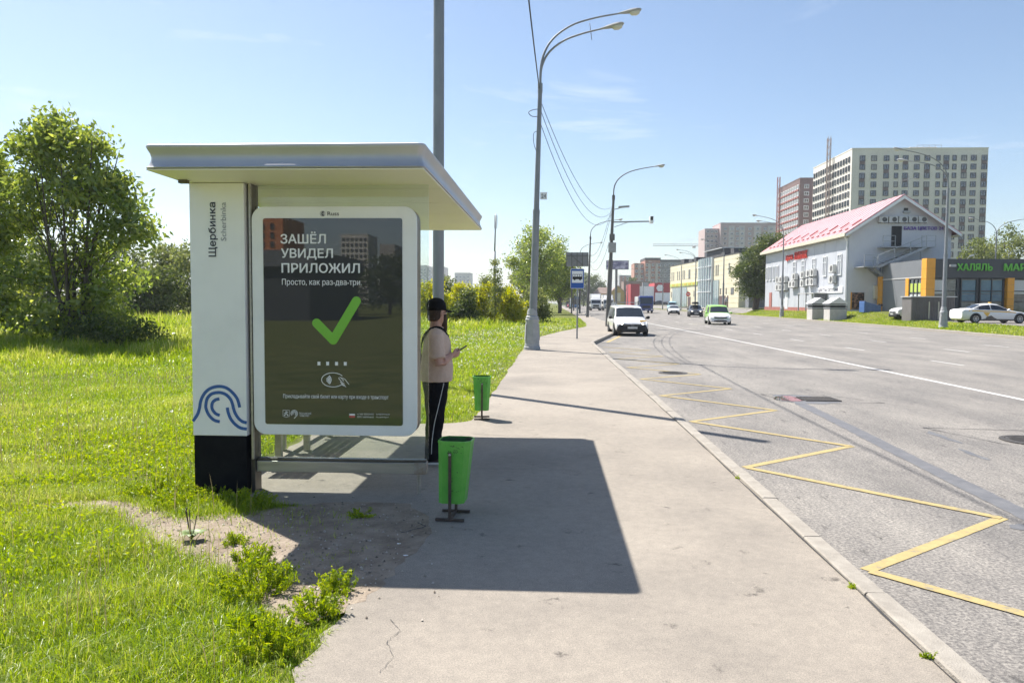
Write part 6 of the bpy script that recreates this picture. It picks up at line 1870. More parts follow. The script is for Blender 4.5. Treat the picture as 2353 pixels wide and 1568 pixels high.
# the parked white van with black bumper
v, S, at_ = car('white van with black bumper, yellow eyebrow and roof rack stopped in the lay-by', 'van', M['p_white'], (4.35, 41.9, 0.001), R_(1.5), (1.02, 1.0, .93), front='vw', cat='van', lit=True, name='van')
mb = MB()
for y in (-.1, .7, 1.5):
    mb.bar((-.70, y, 1.80), (.70, y, 1.80), .05, .04)
for sd in (-.68, .68):
    mb.bar((sd, -.2, 1.80), (sd, 1.6, 1.80), .04, .04)
    for y in (-.1, .7, 1.5): mb.bar((sd, y, 1.64), (sd, y, 1.80), .04, .04)
mb.build('roof_rack', M['galv'], v, local=True)
mb = MB(); mb.loft([[(x, y, z) for x, y, z in [(.40, -2.075, .775), (.80, -1.90, .80), (.80, -1.86, .83), (.42, -2.03, .82)]], [(.42, -2.02, .835), (.78, -1.86, .85), (.78, -1.84, .855), (.42, -1.98, .845)]]); mb.build('yellow_flash', M['p_yellow'], v, local=True)
for sd in (-1, 1):
    mb = MB(); mb.ball((sd * .36, -.35, 1.22), (.10, .10, .13), 10, 8); mb.loft([ell(sd * .36, -.30, z, rx, ry, 10) for z, rx, ry in ((.7, .12, .22), (.95, .12, .2), (1.08, .1, .12))]); 
    mb.build('seat', M['black_cloth'], v, local=True, smooth=True)
v, S, at_ = car('white and lime green panel van driving towards the camera', 'van', M['p_lime'], (14.3, 64.0, 0.001), R_(-6), (1.0, 1.02, .93), front='x', cat='van', side='panel', name='van')
# its white bonnet and lower half
mb = MB()
rings = []
for s_ in S[:5]:
    y, zb, z1, z2, w1, w2 = s_
    h = [(.80 * w1, zb), (.95 * w1, zb + .10), (w1, zb + .45 * (z1 - zb)), (.985 * w1, z1 - .05), (.955 * w1, z1), ((.955 * w1 + w2) / 2, (z1 + z2 - .06) / 2), (w2, z2 - .06), (.84 * w2, z2 - .012), (.45 * w2, z2), (0, z2 + .006)]
    ring = [(x * 1.006 + .004, y - .006, z + .006) for x, z in h] + [(-x * 1.006 - .004, y - .006, z + .006) for x, z in h[-2::-1]]
    rings.append(ring)
n = len(rings[0]); vs = []; fs = []
for r in rings: vs += r
for i in range(len(rings) - 1):
    for j in range(n - 1): fs.append((i * n + j, i * n + j + 1, (i + 1) * n + j + 1, (i + 1) * n + j))
mb.add(vs, fs); mb.build('bonnet', M['p_white'], v, local=True, angle=38)
for sd in (-1, 1):
    mb = MB(); vs = []; fs = []
    ys_ = np.linspace(-1.15, 2.1, 14)
    for y in ys_:
        _, zb, z1, z2, w1, w2 = at_(y); k_ = max(min((y + 1.15) / 2.6, 1), 0)
        top = zb + .10 + (.62 - .45 * k_) * (z1 - zb)
        vs += [(sd * (.985 * w1 + .012), y, zb + .1), (sd * (w1 + .012), y, top)]
    for i in range(len(ys_) - 1): fs.append((2 * i, 2 * i + 2, 2 * i + 3, 2 * i + 1) if sd > 0 else (2 * i + 1, 2 * i + 3, 2 * i + 2, 2 * i))
    mb.add(vs, fs); mb.build('white_side_band', M['p_white'], v, local=True)
v, S, at_ = car('dark grey car with a black roof box driving towards the camera', 'suv', M['p_grey'], (19.1, 98.5, 0.001), R_(-7), (.97, 1, .93), front='suv', lit=True)
mb = MB(); mb.loft([[(x, y, z) for x, z in [(.38 * k, 1.66), (.40 * k, 1.80), (.30 * k, 1.95), (-.30 * k, 1.95), (-.40 * k, 1.80), (-.38 * k, 1.66)]] for y, k in ((-.75, .55), (-.5, 1), (1.1, 1), (1.35, .8))]); mb.build('roof_box', M['trim'], v, local=True, angle=40)
car('white saloon driving towards the camera, left of the dark car with roof box', 'sedan', M['p_white'], (19.3, 116.5, 0.001), R_(-8), (.98, 1, 1.0), front='suv')
car('light blue van parked at the glazed front of the beige hall', 'van', M['p_sky'], (27.2, 166.0, 0.001), R_(-15), (1.1, 1.1, 1.2), front='plain', cat='van', name='van')
car('white car parked before the red shop', 'sedan', M['p_white'], (30.4, 240, 1.12), R_(70), (1, 1, 1.05))
car('dark car parked before the red shop', 'sedan', M['p_grey'], (36.5, 246, 1.12), R_(75), (1, 1, 1.05))
car('left of two white cars by the ochre house', 'suv', M['p_white'], (24.0, 318, 0.001), R_(10), (1.1, 1.1, 1.15), group='white cars by the ochre house')
car('right of two white cars by the ochre house', 'suv', M['p_white'], (26.6, 312, 0.001), R_(-20), (1.2, 1.2, 1.25), group='white cars by the ochre house')
car('small distant red car behind the white lorries', 'sedan', M['tail_red'], (7.0, 262, 0.001), 0, (1, 1, 1))
car('small distant white car beside the blue bus', 'sedan', M['p_white'], (9.3, 246, 0.001), 0, (1, 1, 1))
# white off-roader nosing out from behind the enclosure: faces left (-X)
v, S, at_ = car('white off-road car half hidden behind the corrugated enclosure', 'suv', M['p_white'], (31.5, 65.0, .463), R_(-90), (1, .98, 1.0), front='suv', wheel_r=.36)
# taxi: faces right (+X), we see its left-rear... its right flank
tx_, S, at_ = car('white taxi saloon with yellow and black side livery before the market', 'sedan', M['p_white'], (31.7, 55.1, .463), R_(93), (1.03, 1.06, .98), cat='taxi', wheel_r=.33)
for sd in (-1, 1):
    def side_patch(poly, m_, nm, off):
        mb = MB(); vs = []
        for y, f in poly:
            _, zb, z1, z2, w1, w2 = at_(y)
            z = zb + (z1 - zb) * f
            x = w1 * (.97 + .03 * (1 - abs(f - .45) / .55)) + off
            vs.append((sd * x, y, z))
        mb.add(vs, [tuple(range(len(vs)))] if sd < 0 else [tuple(range(len(vs)))[::-1]]); mb.build(nm, M[m_], tx_, local=True)
    n_ = 12
    for (ya, yb, f0, f1, m_) in ((-1.3, 2.05, .86, .96, 'p_yellow'), (-1.5, 1.0, .04, .17, 'p_grey')):
        for i in range(n_):
            a = ya + (yb - ya) * i / n_; b_ = ya + (yb - ya) * (i + 1) / n_
            side_patch([(a, f0), (b_, f0), (b_, f1), (a, f1)], m_, 'livery_band', .012)
    side_patch([(.55, .80), (1.05, .82), (.85, .50), (.72, .40)], 'p_yellow', 'livery_patch', .014)
    side_patch([(-.1, .08), (.90, .08), (.80, .38), (.48, .52), (.25, .30)], 'p_grey', 'livery_patch', .016)
    text('Яндекс', 'lettering', M['trim'], (lambda sd_: (lambda u, v, w: (sd_ * .905, -u * -sd_, v)))(sd), -.75 if sd > 0 else -.75, -.35, .70, .78, tx_, local=True) if False else None
mb = MB(); mb.box(-.12, .12, -.02, .10, 1.435, 1.50); mb.build('roof_sign', M['p_yellow'], tx_, local=True, bevel=.02)

# lorries, bus
def lorry(label, loc, paint_m, box_m, w=2.35, hcab=2.6, hbox=3.5, L=7.0, low=False, rz=0.0, orange=False):
    t = thing('lorry', label, 'lorry', loc, rz)
    hw = w / 2
    mb = MB(); mb.loft([[(x * k, y, z) for x, y, z in [(-hw, y0, .45), (hw, y0, .45), (hw, y0, zt), (-hw, y0, zt)]] for y0, k, zt in ((0, .90, 1.5), (.12, .97, 1.6), (.35, .98, hcab * .93), (.6, .98, hcab), (1.9, .98, hcab))]); mb.build('cab', paint_m, t, local=True, angle=40, bevel=.04)
    mb = MB(); mb.add([(-hw * .86, .105, 1.55), (hw * .86, .105, 1.55), (hw * .84, .33, hcab * .90), (-hw * .84, .33, hcab * .90)], [(0, 1, 2, 3)]); mb.build('windscreen', M['car_glass'], t, local=True)
    mb = MB(); mb.box(-hw, hw, -.12, .3, .40, .78); bp_ = mb.build('bumper', M['trim'] if not low else paint_m, t, local=True, bevel=.05)
    mb = MB(); mb.box(-hw * .55, hw * .55, -.04, -.0, .9, 1.3); mb.build('grille', M['trim'], t, local=True)
    mb = MB(); mb.box(-.26, .26, -.14, -.121, .5, .62); mb.build('number_plate', M['plate'], bp_, local=True)
    for sd in (-1, 1):
        mb = MB(); mb.box(sd * hw * .78 - .17, sd * hw * .78 + .17, -.145, -.12, .55, .72); mb.build('headlight', M['lamp_glass'], t, local=True)
        mb = MB(); mb.box(sd * (hw + .16) - .1, sd * (hw + .16) + .1, .3, .42, 1.5, 2.1); mb.bar((sd * (hw - .02), .4, 1.9), (sd * (hw + .1), .4, 1.9), .05, .05); mb.build('mirror', M['trim'], t, local=True)
        for y in (.95, L - 1.3):
            mb = MB(); mb.lathe([(.2, -.14), (.45, -.14), (.47, 0), (.45, .14), (.2, .12)], (sd * (hw - .15), y, .47), 16, fn=lambda a, b_, c: (c, a, b_)); wh = mb.build('wheel', M['tyre'], t, local=True, angle=40)
        mb = MB(); mb.add([(sd * hw * .985, .55, 1.5), (sd * hw * .985, 1.6, 1.5), (sd * hw * .985, 1.6, hcab * .9), (sd * hw * .985, .7, hcab * .9)], [(0, 1, 2, 3) if sd > 0 else (3, 2, 1, 0)]); mb.build('side_window', M['car_glass'], t, local=True)
    mb = MB(); mb.box(-hw - .02, hw + .02, 2.05, L, 1.0, hbox); mb.build('cargo_box', box_m, t, local=True, bevel=.04)
    mb = MB(); mb.box(-hw * .8, hw * .8, .5, L - .1, .55, .98); mb.build('chassis', M['trim'], t, local=True)
    if hbox > hcab + .3:
        mb = MB(); mb.loft([[(-hw * .8, .9, hcab + .01), (hw * .8, .9, hcab + .01), (hw * .8, .95, hcab + .1), (-hw * .8, .95, hcab + .1)], [(-hw * .85, 1.95, hcab + .01), (hw * .85, 1.95, hcab + .01), (hw * .85, 1.95, hbox - .1), (-hw * .85, 1.95, hbox - .1)]]); mb.build('wind_deflector', paint_m, t, local=True, smooth=False)
    if orange:
        mb = MB(); mb.box(-hw * .55, hw * .35, -.3, -.05, 1.0, 1.75); mb.build('orange_load', mat('orange_tarp', (.62, .16, .05), .7), t, local=True)
    return t
lorry('left and taller of two white box lorries far along the road', (10.2, 164, 0.001), M['p_white'], M['p_white'], hcab=2.7, hbox=3.75)
lorry('white box lorry half hidden by the dark lamp post', (13.4, 170, 0.001), M['p_white'], M['p_white'], hcab=2.7, hbox=3.6)
lorry('deep blue lorry with tall front behind the white van', (16.8, 130, 0.001), M['p_blue'], M['p_white'], hcab=3.0, hbox=2.9, w=2.45, low=True)
t = thing('bus', 'small distant blue bus at the left kerb beyond the sign', 'bus', (7.0, 205, .001))
mb = MB(); mb.box(-1.25, 1.25, 0, 11, .4, 3.3); mb.build('body', M['p_bus'], t, local=True, bevel=.12)
mb = MB(); mb.box(-1.1, 1.1, -.02, -.002, 1.3, 2.75); mb.build('windscreen', M['car_glass'], t, local=True)
mb = MB(); mb.box(-.9, .9, -.03, -.003, 2.85, 3.15); mb.build('route_display', M['black_plastic'], t, local=True)
for sd in (-1, 1):
    mb = MB(); mb.box(sd * 1.25 - .012, sd * 1.25 + .012, .8, 10.5, 1.4, 2.7); mb.build('side_window', M['car_glass'], t, local=True)
    mb = MB(); mb.box(sd * .9 - .18, sd * .9 + .18, -.03, -.003, .75, .95); mb.build('headlight', M['lamp_glass'], t, local=True)
    for y in (2.4, 8.2):
        mb = MB(); mb.lathe([(.2, -.14), (.48, -.14), (.48, .14), (.2, .12)], (sd * 1.12, y, .48), 14, fn=lambda a, b_, c: (c, a, b_)); mb.build('wheel', M['tyre'], t, local=True)
# someone walking by the hall door
pd = thing('person', 'tiny distant person in pale top and dark trousers by the beige hall', 'person', (29.7, 126.5, 1.12))
mb = MB()
mb.loft([ell(0, 0, z, rx, ry, 10) for z, rx, ry in ((.82, .15, .12), (1.05, .17, .12), (1.35, .2, .12), (1.46, .12, .09), (1.5, .06, .06), (1.56, .085, .1), (1.66, .095, .11), (1.74, .07, .08), (1.77, .02, .02))])
for sd in (-1, 1):
    mb.tube([(sd * .09, 0, .9), (sd * .10, .08 * sd, .48), (sd * .10, .12 * sd, .03)], [.085, .06, .05], 8, m=1)
    mb.tube([(sd * .2, 0, 1.4), (sd * .25, .02, 1.12), (sd * .24, -.08, .88)], [.055, .045, .035], 8)
mb.build('body', [mat('pale_shirt', (.5, .5, .5), .9), M['trouser']], pd, local=True, smooth=True)
# ------------------------------------------------------------------ vegetation
F = {}
F['tree'] = foliage('tree_leaves', (.095, .15, .03), (.21, .275, .058), (.39, .43, .095), trans=.52, rough=.25, spec=.9)
F['dark'] = foliage('dark_leaves', (.045, .072, .02), (.09, .125, .032), (.16, .19, .05), trans=.38, rough=.42)
F['yellow'] = foliage('yellow_green_leaves', (.19, .24, .025), (.36, .38, .035), (.52, .49, .05), trans=.5, rough=.45)
F['willow'] = foliage('grey_green_leaves', (.09, .125, .038), (.17, .205, .062), (.27, .295, .10), trans=.4, rough=.45)
F['grass'] = foliage('grass_blades', (.12, .225, .014), (.235, .325, .028), (.48, .48, .15), trans=.48, rough=.38, spec=.5)
F['weed'] = foliage('weed_leaves', (.13, .22, .012), (.25, .34, .02), (.42, .46, .05), trans=.45, rough=.4, spec=.45)
F['stalk'] = foliage('dry_stalks', (.18, .19, .05), (.30, .27, .11), (.42, .35, .19), trans=.2, rough=.7, spec=.2)
F['flower'] = foliage('white_flowers', (.6, .6, .55), (.7, .7, .65), (.8, .8, .75), trans=.3)
M['bark'] = mat('tree_bark', (.06, .048, .038), .9, col2=(.12, .1, .08), scale=6, detail=8, bump=.6, stretch=(1, 1, .25))

def leaves(centers, sig, per, ln, wd, g, droop=.35, shade_bias=None):
    """leaf diamonds around cluster centres -> V, T, rnd"""
    n = len(centers) * per
    C = np.repeat(np.asarray(centers), per, axis=0)
    sg = np.repeat(np.asarray(sig), per)[:, None] if np.ndim(sig) else sig
    P = C + np.clip(g.normal(0, 1, (n, 3)), -1.9, 1.9) * sg * np.array([1, 1, .75])
    d = g.normal(0, 1, (n, 3)); d[:, 2] -= droop; d /= np.linalg.norm(d, axis=1)[:, None]
    u = g.normal(0, 1, (n, 3)); u[:, 2] *= .5; s = np.cross(d, u); s /= np.linalg.norm(s, axis=1)[:, None] + 1e-9
    nn = np.cross(d, s)
    L = ln * g.uniform(.6, 1.35, (n, 1)); W = wd * g.uniform(.7, 1.3, (n, 1))
    v0 = P - d * L * .5; v3 = P + d * L * .5
    v1 = P + s * W * .5 + nn * W * .12 - d * L * .06; v2 = P - s * W * .5 + nn * W * .12 - d * L * .06
    V = np.stack([v0, v1, v2, v3], 1).reshape(-1, 3)
    b = np.arange(n)[:, None] * 4
    T = np.concatenate([b + np.array([[0, 2, 1]]), b + np.array([[1, 2, 3]])], 0)
    cr = np.repeat(g.normal(0, .16, len(centers)), per)
    r = np.clip(.45 + cr + g.normal(0, .17, n), 0, 1)
    return V, T, np.repeat(r, 4)

def ellipsoid_pts(n, c, r, g, shell=.55):
    d = g.normal(0, 1, (n, 3)); d /= np.linalg.norm(d, axis=1)[:, None]
    rad = (shell + (1 - shell) * g.random((n, 1))) ** 1.0
    m_ = g.random((n, 1)) < .3
    rad = np.where(m_, g.random((n, 1)) ** .5, rad)
    return np.asarray(c) + d * rad * np.asarray(r)

def tree(name, label, base, blobs, trunk_h, trunk_r, leafm, per=60, ln=.16, wd=.07, sig=.38, stems=1, spread=.3, seed=1, cat='tree', group=None, nbr=26, droop=.35, stem_top=None):
    g = np.random.default_rng(seed); rr = random.Random(seed)
    t = thing(name, label, cat, base, 0, group)
    cents = []
    for (cx_, cy_, cz, rx, ry, rz, n) in blobs:
        cents.append(ellipsoid_pts(n, (cx_, cy_, cz), (rx, ry, rz), g))
    cents = np.concatenate(cents)
    cents = cents[cents[:, 2] > .25]
    V, T, A = leaves(cents, sig * g.uniform(.6, 1.3, len(cents)), per, ln, wd, g, droop)
    keep = None
    V[:, 2] = np.maximum(V[:, 2], .02)
    o = link_mesh('crown', tri_mesh('crown', V, T, A, F[leafm]), t)
    top = max(c[2] + c[5] * .6 for c in blobs) if stem_top is None else stem_top
    stem_paths = []
    ccx = np.mean([b[0] for b in blobs]); ccy = np.mean([b[1] for b in blobs])
    for k in range(stems):
        a = 2 * PI * k / max(stems, 1) + rr.uniform(-.4, .4)
        b0 = Vector((math.cos(a) * spread * .35 * (stems > 1), math.sin(a) * spread * .35 * (stems > 1), -.1))
        e = Vector((ccx + math.cos(a) * spread * 2.4 * (stems > 1), ccy + math.sin(a) * spread * 2.4 * (stems > 1), top * rr.uniform(.8, 1.0)))
        mid = b0.lerp(e, .45) + Vector((rr.uniform(-.15, .15), rr.uniform(-.15, .15), top * .06))
        stem_paths.append(smooth_path([b0, b0.lerp(mid, .5) + Vector((rr.uniform(-.06, .06), rr.uniform(-.06, .06), 0)), mid, mid.lerp(e, .55), e], 4))
    mb = MB()
    for p in stem_paths:
        n = len(p)
        mb.tube(p, [max(trunk_r * (1 - .88 * i / n) * (1.25 if i == 0 else 1), .012) for i in range(n)], 8)
    idx = g.choice(len(cents), size=min(nbr, len(cents)), replace=False)
    for i in idx:
        c = Vector(cents[i])
        p = rr.choice(stem_paths)
        k = int(len(p) * min(max((c.z / max(top, .1)) * .62, .12), .85))
        s = p[k]
        m_ = s.lerp(c, .5) + Vector((0, 0, (c - s).length * .10))
        r0 = max(trunk_r * (1 - .88 * k / len(p)) * .5, .014)
        mb.tube(smooth_path([s, m_, c], 3), [r0, r0 * .85, r0 * .7, r0 * .6, r0 * .5, r0 * .4, .008][:7], 5)
    mb.build('trunk', M['bark'], t, local=True, smooth=True)
    return t

# big multi-stemmed tree at the left edge of the field
tree('maple_tree', 'large multi-stemmed green tree in the field left of the shelter', (-15.9, 23.9, .1),
     [(-.3, 0, 6.5, 1.0, 1.0, 1.0, 34), (-1.5, .2, 4.9, 1.3, 1.3, 1.0, 36), (1.0, 0, 5.1, 1.1, 1.2, 1.0, 36), (1.9, 0, 4.0, .75, .9, .8, 24), (.3, .3, 3.3, 1.2, 1.2, .6, 16), (-1.3, .2, 2.6, 1.3, 1.2, .7, 20), (1.0, .3, 2.3, 1.0, 1.0, .7, 17), (-.2, 0, 1.1, 1.7, 1.0, .7, 38), (1.1, 0, .8, .9, .8, .5, 16), (-.4, 0, 7.35, .6, .6, .5, 10), (-1.2, 0, 6.7, .6, .6, .5, 11), (.7, 0, 6.6, .5, .5, .6, 12), (1.7, 0, 5.3, .5, .5, .5, 10)],
     7, .07, 'tree', per=56, ln=.23, wd=.098, sig=.31, stems=9, spread=.55, seed=3, nbr=90, droop=.5, stem_top=6.9)
tree('maple_tree', 'dense green tree cut by the left edge of the photo', (-20.0, 24.3, .1),
     [(0, 0, 5.2, 1.5, 1.4, 1.3, 66), (-.5, 0, 2.9, 1.8, 1.5, 1.2, 60), (.9, 0, 3.9, 1.3, 1.3, 1.1, 50), (.3, 0, 1.5, 1.6, 1.3, .8, 44), (1.0, 0, 6.2, .7, .7, .6, 18)],
     6, .07, 'tree', per=54, ln=.23, wd=.098, sig=.33, stems=5, spread=.6, seed=8, nbr=50, droop=.5)
tree('shrub', 'low dark shrub at the foot of the large left tree', (-13.4, 22.9, .1), [(0, 0, .7, .9, .6, .6, 26), (.8, .1, .5, .5, .5, .4, 12), (-1.0, 0, .6, .8, .5, .5, 20)], 1, .03, 'dark', per=46, ln=.12, wd=.06, sig=.2, stems=3, spread=.2, seed=21, cat='shrub', nbr=10)
# belt of trees behind the field
belt = [(-29.5, 60, 6.2, 'willow', 'grey-green tree just left of the shelter pylon'), (-33.5, 62, 6.6, 'willow', 'grey-green tree second from the pylon in the field belt'), (-31.5, 56, 4.2, 'dark', 'low dark shrub tree before the field belt near the pylon'), (-38, 63, 6.4, 'dark', 'dark tree in the field belt right of the large tree'), (-43, 61, 6.8, 'willow', 'grey-green tree behind the large left tree'), (-48, 64, 6.6, 'dark', 'dark tree in the belt behind the large left tree'), (-54, 60, 6.4, 'willow', 'leftmost grey-green tree of the field belt')]
for k, (x, y, h, m_, lab) in enumerate(belt):
    g = np.random.default_rng(100 + k)
    bl = [(g.uniform(-1.6, 1.6), g.uniform(-1, 1), h * f, 1.9, 1.6, h * .22, 26) for f in (.22, .35, .5, .62, .78)] + [(g.uniform(-1, 1), 0, h * .92, 1.0, 1.0, h * .12, 10)]
    tree('field_tree', lab, (x, y, .1), bl, h, .12, m_, per=40, ln=.32, wd=.15, sig=.5, stems=3, spread=.5, seed=100 + k, group='trees of the field belt', nbr=16)
# yellow-green bushes
ybush = [(-11.5, 58, 3.0, 'yellow', 'yellow-green bush seen through the shelter glass edge'), (-8.9, 56, 3.3, 'yellow', 'yellow-green bush right of the person\'s cap'), (-7.2, 60, 3.2, 'yellow', 'yellow-green bush second from the steel pole'), (-6.2, 55, 2.5, 'dark', 'small dark conifer-like bush among the yellow bushes'), (-5.2, 59, 3.1, 'yellow', 'yellow-green bush left of the slender sapling'), (-3.2, 58, 2.8, 'yellow', 'yellow-green bush right of the slender sapling'), (-1.6, 62, 2.9, 'willow', 'grey-green bush left of the nearest lamp post'), (-10.3, 70, 4.2, 'willow', 'taller grey-green bush behind the yellow bushes'), (-6.5, 75, 4.2, 'willow', 'grey-green bush behind the sapling'), (-14.5, 66, 4.0, 'dark', 'dark bush behind the shelter glass')]
for k, (x, y, h, m_, lab) in enumerate(ybush):
    g = np.random.default_rng(200 + k)
    wdt = 1.05 if m_ != 'dark' else .45
    bl = [(g.uniform(-.7, .7), g.uniform(-.5, .5), h * f, 1.0 * wdt * (1.25 - f * .6), .9, h * .2, 22 if m_ == 'yellow' else 18) for f in (.2, .38, .55, .72)] + [(g.uniform(-.3, .3), 0, h * .9, .35, .4, h * .1, 7)]
    tree('bush', lab, (x, y, .1), bl, h, .05, m_, per=42, ln=.22, wd=.12, sig=.3, stems=3, spread=.3, seed=200 + k, cat='bush', group='bushes along the field edge', nbr=10)
tree('sapling', 'slender young tree standing before the yellow-green bushes', (-4.1, 56, .1), [(0, 0, 1.3, .4, .4, .7, 14), (.1, 0, 2.4, .42, .4, .8, 18), (0, 0, 3.6, .3, .3, .6, 12), (-.1, 0, 4.5, .15, .15, .35, 5)], 4.4, .035, 'willow', per=34, ln=.16, wd=.09, sig=.22, seed=31, nbr=12)
# roadside trees right of the lamp post
rd = [(-1.9, 104, 12.6, 4.3, 'tree', 'large roadside tree directly behind the nearest lamp post'), (1.6, 118, 11.5, 3.0, 'tree', 'roadside tree just left of the bus stop sign'), (-3.6, 122, 9.5, 2.6, 'willow', 'roadside tree further back behind the lamp post'), (2.2, 150, 10.5, 2.6, 'tree', 'far roadside tree behind the bus stop sign')]
for k, (x, y, h, r, m_, lab) in enumerate(rd):
    g = np.random.default_rng(300 + k)
    bl = [(g.uniform(-.5, .5) * r * .5, g.uniform(-.5, .5), h * f, r * q, r * .8, h * .15, int(46 * q)) for f, q in ((.34, .75), (.45, .95), (.58, .95), (.70, .75), (.82, .5), (.93, .25))] + [(-r * .75, 0, h * .58, .9, .9, .9, 12), (r * .7, 0, h * .4, .9, .9, .9, 12)]
    tree('roadside_tree', lab, (x, y, .1), bl, h, .26, m_, per=44, ln=.34, wd=.19, sig=.55, stems=1, seed=300 + k, group='trees beside the left pavement', nbr=34)
tree('poplar_tree', 'rounded dark green tree between the beige hall and the gabled building', (30.6, 112, 1.0),
     [(0, 0, 3.2, 2.8, 2.5, 1.6, 60), (.3, 0, 5.4, 3.4, 2.8, 1.8, 90), (1.2, 0, 8.0, 2.9, 2.6, 1.8, 80), (2.4, 0, 9.9, 1.9, 1.9, 1.1, 40), (-1.7, 0, 5.6, 1.8, 1.6, 1.3, 40), (3.0, 0, 4.5, 2.2, 2.0, 2.4, 50)], 9, .3, 'dark', per=52, ln=.34, wd=.17, sig=.5, stems=2, spread=.4, seed=41, nbr=20)
for k, (x, y, h, r, lab) in enumerate([(61, 108, 10.6, 3.6, 'leafy tree behind the market, left of three at the right edge'), (66, 112, 12.5, 3.8, 'tallest leafy tree behind the market at the right edge'), (72, 108, 11.0, 4.0, 'rightmost leafy tree behind the market')]):
    g = np.random.default_rng(400 + k)
    bl = [(g.uniform(-.6, .6) * r * .5, 0, h * f, r * q, r * .8, h * .14, int(44 * q)) for f, q in ((.3, .9), (.45, 1), (.6, .9), (.75, .7), (.9, .35))]
    tree('leafy_tree', lab, (x, y, .4), bl, h, .25, 'willow', per=40, ln=.36, wd=.19, sig=.55, seed=400 + k, group='trees behind the market', nbr=16)
for k, (x, y, h, r, lab) in enumerate([(8, 345, 12, 5, 'dark tree at the far end of the road, leftmost of four'), (16, 352, 16, 5.5, 'dark tree at the far end of the road behind the lorries'), (22, 360, 15, 5, 'dark tree at the far end of the road, third from left'), (-4, 300, 13, 5, 'dark tree closing the left side of the far road'), (40, 372, 14, 5, 'dark tree behind the brown block')]):
    g = np.random.default_rng(500 + k)
    bl = [(g.uniform(-.6, .6) * r * .5, 0, h * f, r * q, r * .8, h * .16, int(40 * q)) for f, q in ((.25, .9), (.45, 1), (.65, .85), (.85, .5))]
    tree('far_tree', lab, (x, y, .1), bl, h, .3, 'dark', per=30, ln=.7, wd=.4, sig=.9, seed=500 + k, group='far dark trees', nbr=8)
for k, (x, y, h, r, lab) in enumerate([(-26, -78, 7, 4, 'left dark tree mirrored in the advertising panel'), (-21, -84, 8, 4, 'middle dark tree mirrored in the advertising panel'), (-15, -80, 6.5, 4, 'right dark tree mirrored in the advertising panel')]):
    g = np.random.default_rng(600 + k)
    bl = [(g.uniform(-.6, .6) * r * .5, 0, h * f, r * q, r * .8, h * .18, int(30 * q)) for f, q in ((.25, 1), (.5, 1), (.75, .8))]
    tree('mirrored_tree', lab, (x, y, .1), bl, h, .25, 'dark', per=30, ln=.4, wd=.22, sig=.6, seed=600 + k, group='trees behind the photographer', nbr=8)

# ------------------------------------------------------------------ grass
g = np.random.default_rng(77)
PL_Y = np.array([p[0] for p in PAVE_L], float); PL_X = np.array([p[1] for p in PAVE_L], float)
RK_Y = np.array([p[0] for p in RKERB], float); RK_X = np.array([p[1] for p in RKERB], float)
def pnoise(x, y, s, ph):
    return (np.sin(x * s + ph) + np.sin(y * s * 1.13 + ph * 2.1 + 1.3 * np.sin(x * s * .7)) + np.sin((x + y) * s * .63 + ph * .7) + np.sin((x - y * 1.4) * s * 1.9 + ph * 3)) / 4
def poly_mask(x, y, poly):
    c = np.zeros(len(x), bool); n = len(poly); j = n - 1
    for i in range(n):
        xi, yi = poly[i]; xj, yj = poly[j]
        with np.errstate(divide='ignore', invalid='ignore'):
            t = ((yi > y) != (yj > y)) & (x < (xj - xi) * (y - yi) / (yj - yi + 1e-12) + xi)
        c ^= t
        j = i
    return c
def blades(x, y, z, h, w, lean, g, rnd):
    n = len(x)
    a = g.uniform(0, 2 * PI, n); ca, sa = np.cos(a), np.sin(a)
    la = a + g.normal(PI / 2, .7, n); lx, ly = np.cos(la) * lean * h, np.sin(la) * lean * h
    b = np.stack([x, y, z], 1)
    wv = np.stack([ca * w, sa * w, np.zeros(n)], 1) * .5
    mid = b + np.stack([lx * .35, ly * .35, h * .55], 1)
    tip = b + np.stack([lx, ly, h * np.maximum(1 - lean * .45, .25)], 1)
    V = np.stack([b - wv, b + wv, mid - wv * .8, mid + wv * .8, tip], 1).reshape(-1, 3)
    k = np.arange(n)[:, None] * 5
    T = np.concatenate([k + np.array([[0, 1, 3]]), k + np.array([[0, 3, 2]]), k + np.array([[2, 3, 4]])], 0)
    return V, T, np.repeat(rnd, 5)
